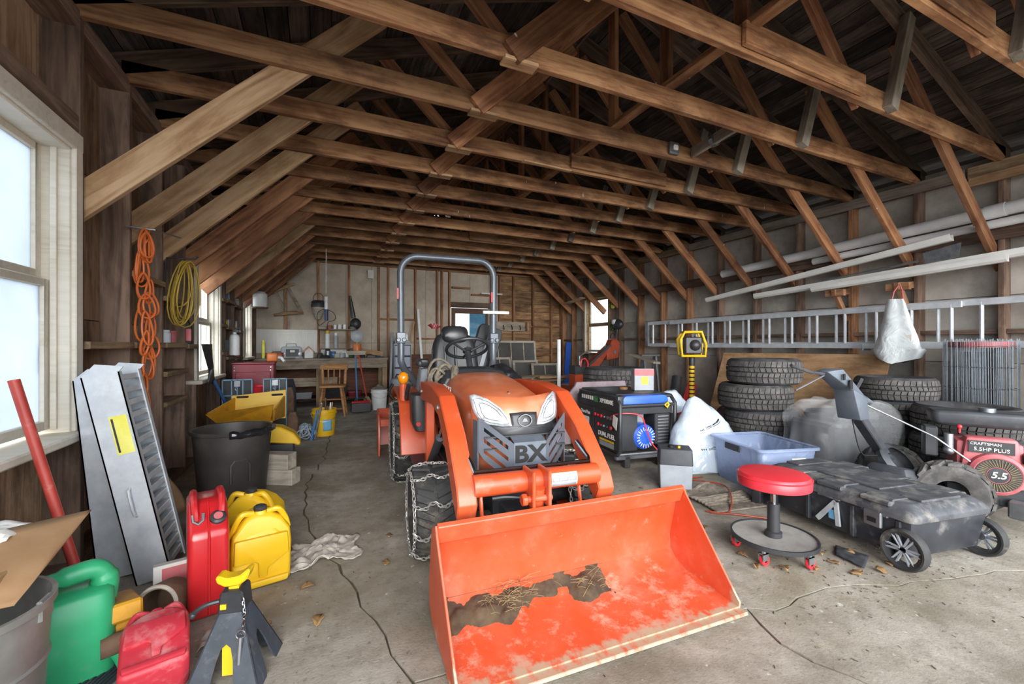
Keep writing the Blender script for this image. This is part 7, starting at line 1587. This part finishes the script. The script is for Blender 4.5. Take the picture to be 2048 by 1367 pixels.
# ceiling: metal outlet boxes, loose strips, white mark
for (x, y, z, lab) in ((2.90, 2.865, 2.92, 'square metal outlet box with a white socket on a roof truss'),):
    t = thing('outlet_box', lab, 'outlet box', (x, y, z)); m = MB(); m.bx(-.055, .055, -.02, .02, -.055, .055); m.build('box', MT['galvanised'], t, bevel=.01); m = MB(); m.prism(rr(.055, .045, .012, 3), -.028, -.02, 'y'); m.build('socket', MT['paper'], t)
t = thing('outlet_box', 'octagonal metal junction box with a pull wire between the trusses', 'outlet box', (3.12, 2.62, 2.93)); m = MB(); m.lathe([(0, -.02), (.055, -.02), (.055, .02), (0, .02)], 8, Matrix.Rotation(PI / 2, 4, 'X')); m.build('box', MT['galvanised'], t); m = MB(); m.tube([(.03, 0, .04), (.02, 0, .14), (.0, 0, .17)], .003, 5); m.build('wire', MT['steel_dull'], t)
o = plank('blocking_board', (3.07, 2.33, 2.93), (3.14, 2.88, 2.93), .09, .035, MT['grey_wood'], None); tag(o, 'short grey board between two trusses carrying the junction box', 'board')
o = plank('loose_lath', (1.68, 3.46, 2.825), (2.20, 3.48, 2.825), .014, .045, MT['brace_wood'], None); tag(o, 'loose tan lath under a roof truss', 'lath')
o = plank('shelf_strip', (3.42, 9.3, 2.36), (3.95, 9.3, 2.36), .03, .10, MT['pvc_white'], None); tag(o, 'pale strip fixed above the door on the back wall', 'strip')
o = plank('corner_board', (5.30, 8.55, 2.13), (5.30, 7.9, 2.20), .02, .16, MT['brace_wood'], None, up=(0, 0, 1)); tag(o, 'tan board laid across the knee braces by the right window', 'board')
# dry leaves
def leaf(x, y, s, a):
    m = MB(); n = 8; vs_ = []; 
    for i in range(n + 1):
        t_ = i / n; w_ = .5 * math.sin(PI * t_) ** .8 * (1 + .25 * math.sin(t_ * 15)); 
        for sd in (-1, 0, 1): vs_.append(((t_ - .5) * s * 1.6, sd * w_ * s, .004 + (abs(sd) * .35 * s * (.5 + .5 * math.sin(t_ * 4 + x * 9))) + .12 * s * math.sin(PI * t_)))
    fs = [[i * 3 + j, i * 3 + j + 1, i * 3 + j + 4, i * 3 + j + 3] for i in range(n) for j in range(2)]
    m.add(vs_, fs); o = m.build('dry_leaf', MT['leaf_dry'], None, (x, y, .002), (0, 0, a), smooth=60, solid=.0012); tag(o, 'curled dry brown leaf on the concrete ' + ('near the fuel cans and tractor wheel' if x < .6 else ('behind the bucket near the battery box' if y > 2.3 else ('beside the tool chest wheel' if x > 2.4 else 'around the red stool'))), 'leaf', 'dry leaves on the floor')
rl = random.Random(77)
for x, y in ((1.90, 1.64), (1.97, 1.80), (2.05, 1.47), (2.09, 1.58), (2.19, 1.40), (2.45, 1.33), (2.33, 1.33), (2.58, 1.18), (2.72, 1.20), (2.50, 1.42), (2.47, 1.22), (2.64, 1.36), (2.35, 1.78), (2.20, 1.92), (-.05, 2.22), (-.20, 1.98), (-.02, 1.93), (.30, 2.30), (.38, 2.62), (2.05, 2.52), (2.35, 2.66)): leaf(x + rl.uniform(-.02, .02), y, rl.uniform(.026, .045), rl.uniform(0, 6))
m = MB(); rs = random.Random(6)
for k in range(420):
    x, y = rs.choice(((rs.uniform(-.3, 2.4), rs.uniform(.9, 3)), (rs.uniform(1.7, 4), rs.uniform(.7, 1.4)), (rs.uniform(2.2, 3), rs.uniform(1, 1.5)))); a = rs.uniform(0, 6.3); L = rs.uniform(.004, .018); m.tube([(x, y, .002), (x + L * math.cos(a), y + L * math.sin(a), .003)], rs.uniform(.0008, .0025), 4)
o = m.build('floor_debris', MT['earth']); tag(o, 'fine twigs and grit scattered over the concrete floor', 'debris', kind='stuff')
# trees beyond the right window and snow bank
for k in range(6):
    x = 9 + k * 1.1; y = 9 + k * 1.4 + rl.uniform(-.5, .5); z = gh(x, y)
    t = thing('bare_tree', 'thin bare tree outside the right window, ' + ('nearest to', 'second from', 'third from', 'fourth from', 'fifth from', 'farthest from')[k] + ' the shed', 'tree', (x, y, z - .1), rl.uniform(0, 6), 'bare trees outside'); r_ = rl.uniform(.04, .09)
    m = MB(); m.tube([(0, 0, 0), (.05, .02, 2), (.02, .1, 4.5), (.1, .1, 7)], [r_, r_ * .8, r_ * .5, .01], 7); m.build('trunk', MT['bark'], t)
    for j in range(9): a = rl.uniform(0, 6.3); h = rl.uniform(1.0, 5.5); L = rl.uniform(.5, 1.3); m = MB(); m.tube([(.03, .04, h), (.5 * L * math.cos(a), .5 * L * math.sin(a), h + .3 * L), (L * math.cos(a), L * math.sin(a), h + .8 * L)], [r_ * .35, r_ * .25, .004], 5); m.build('branch', MT['bark'], t)
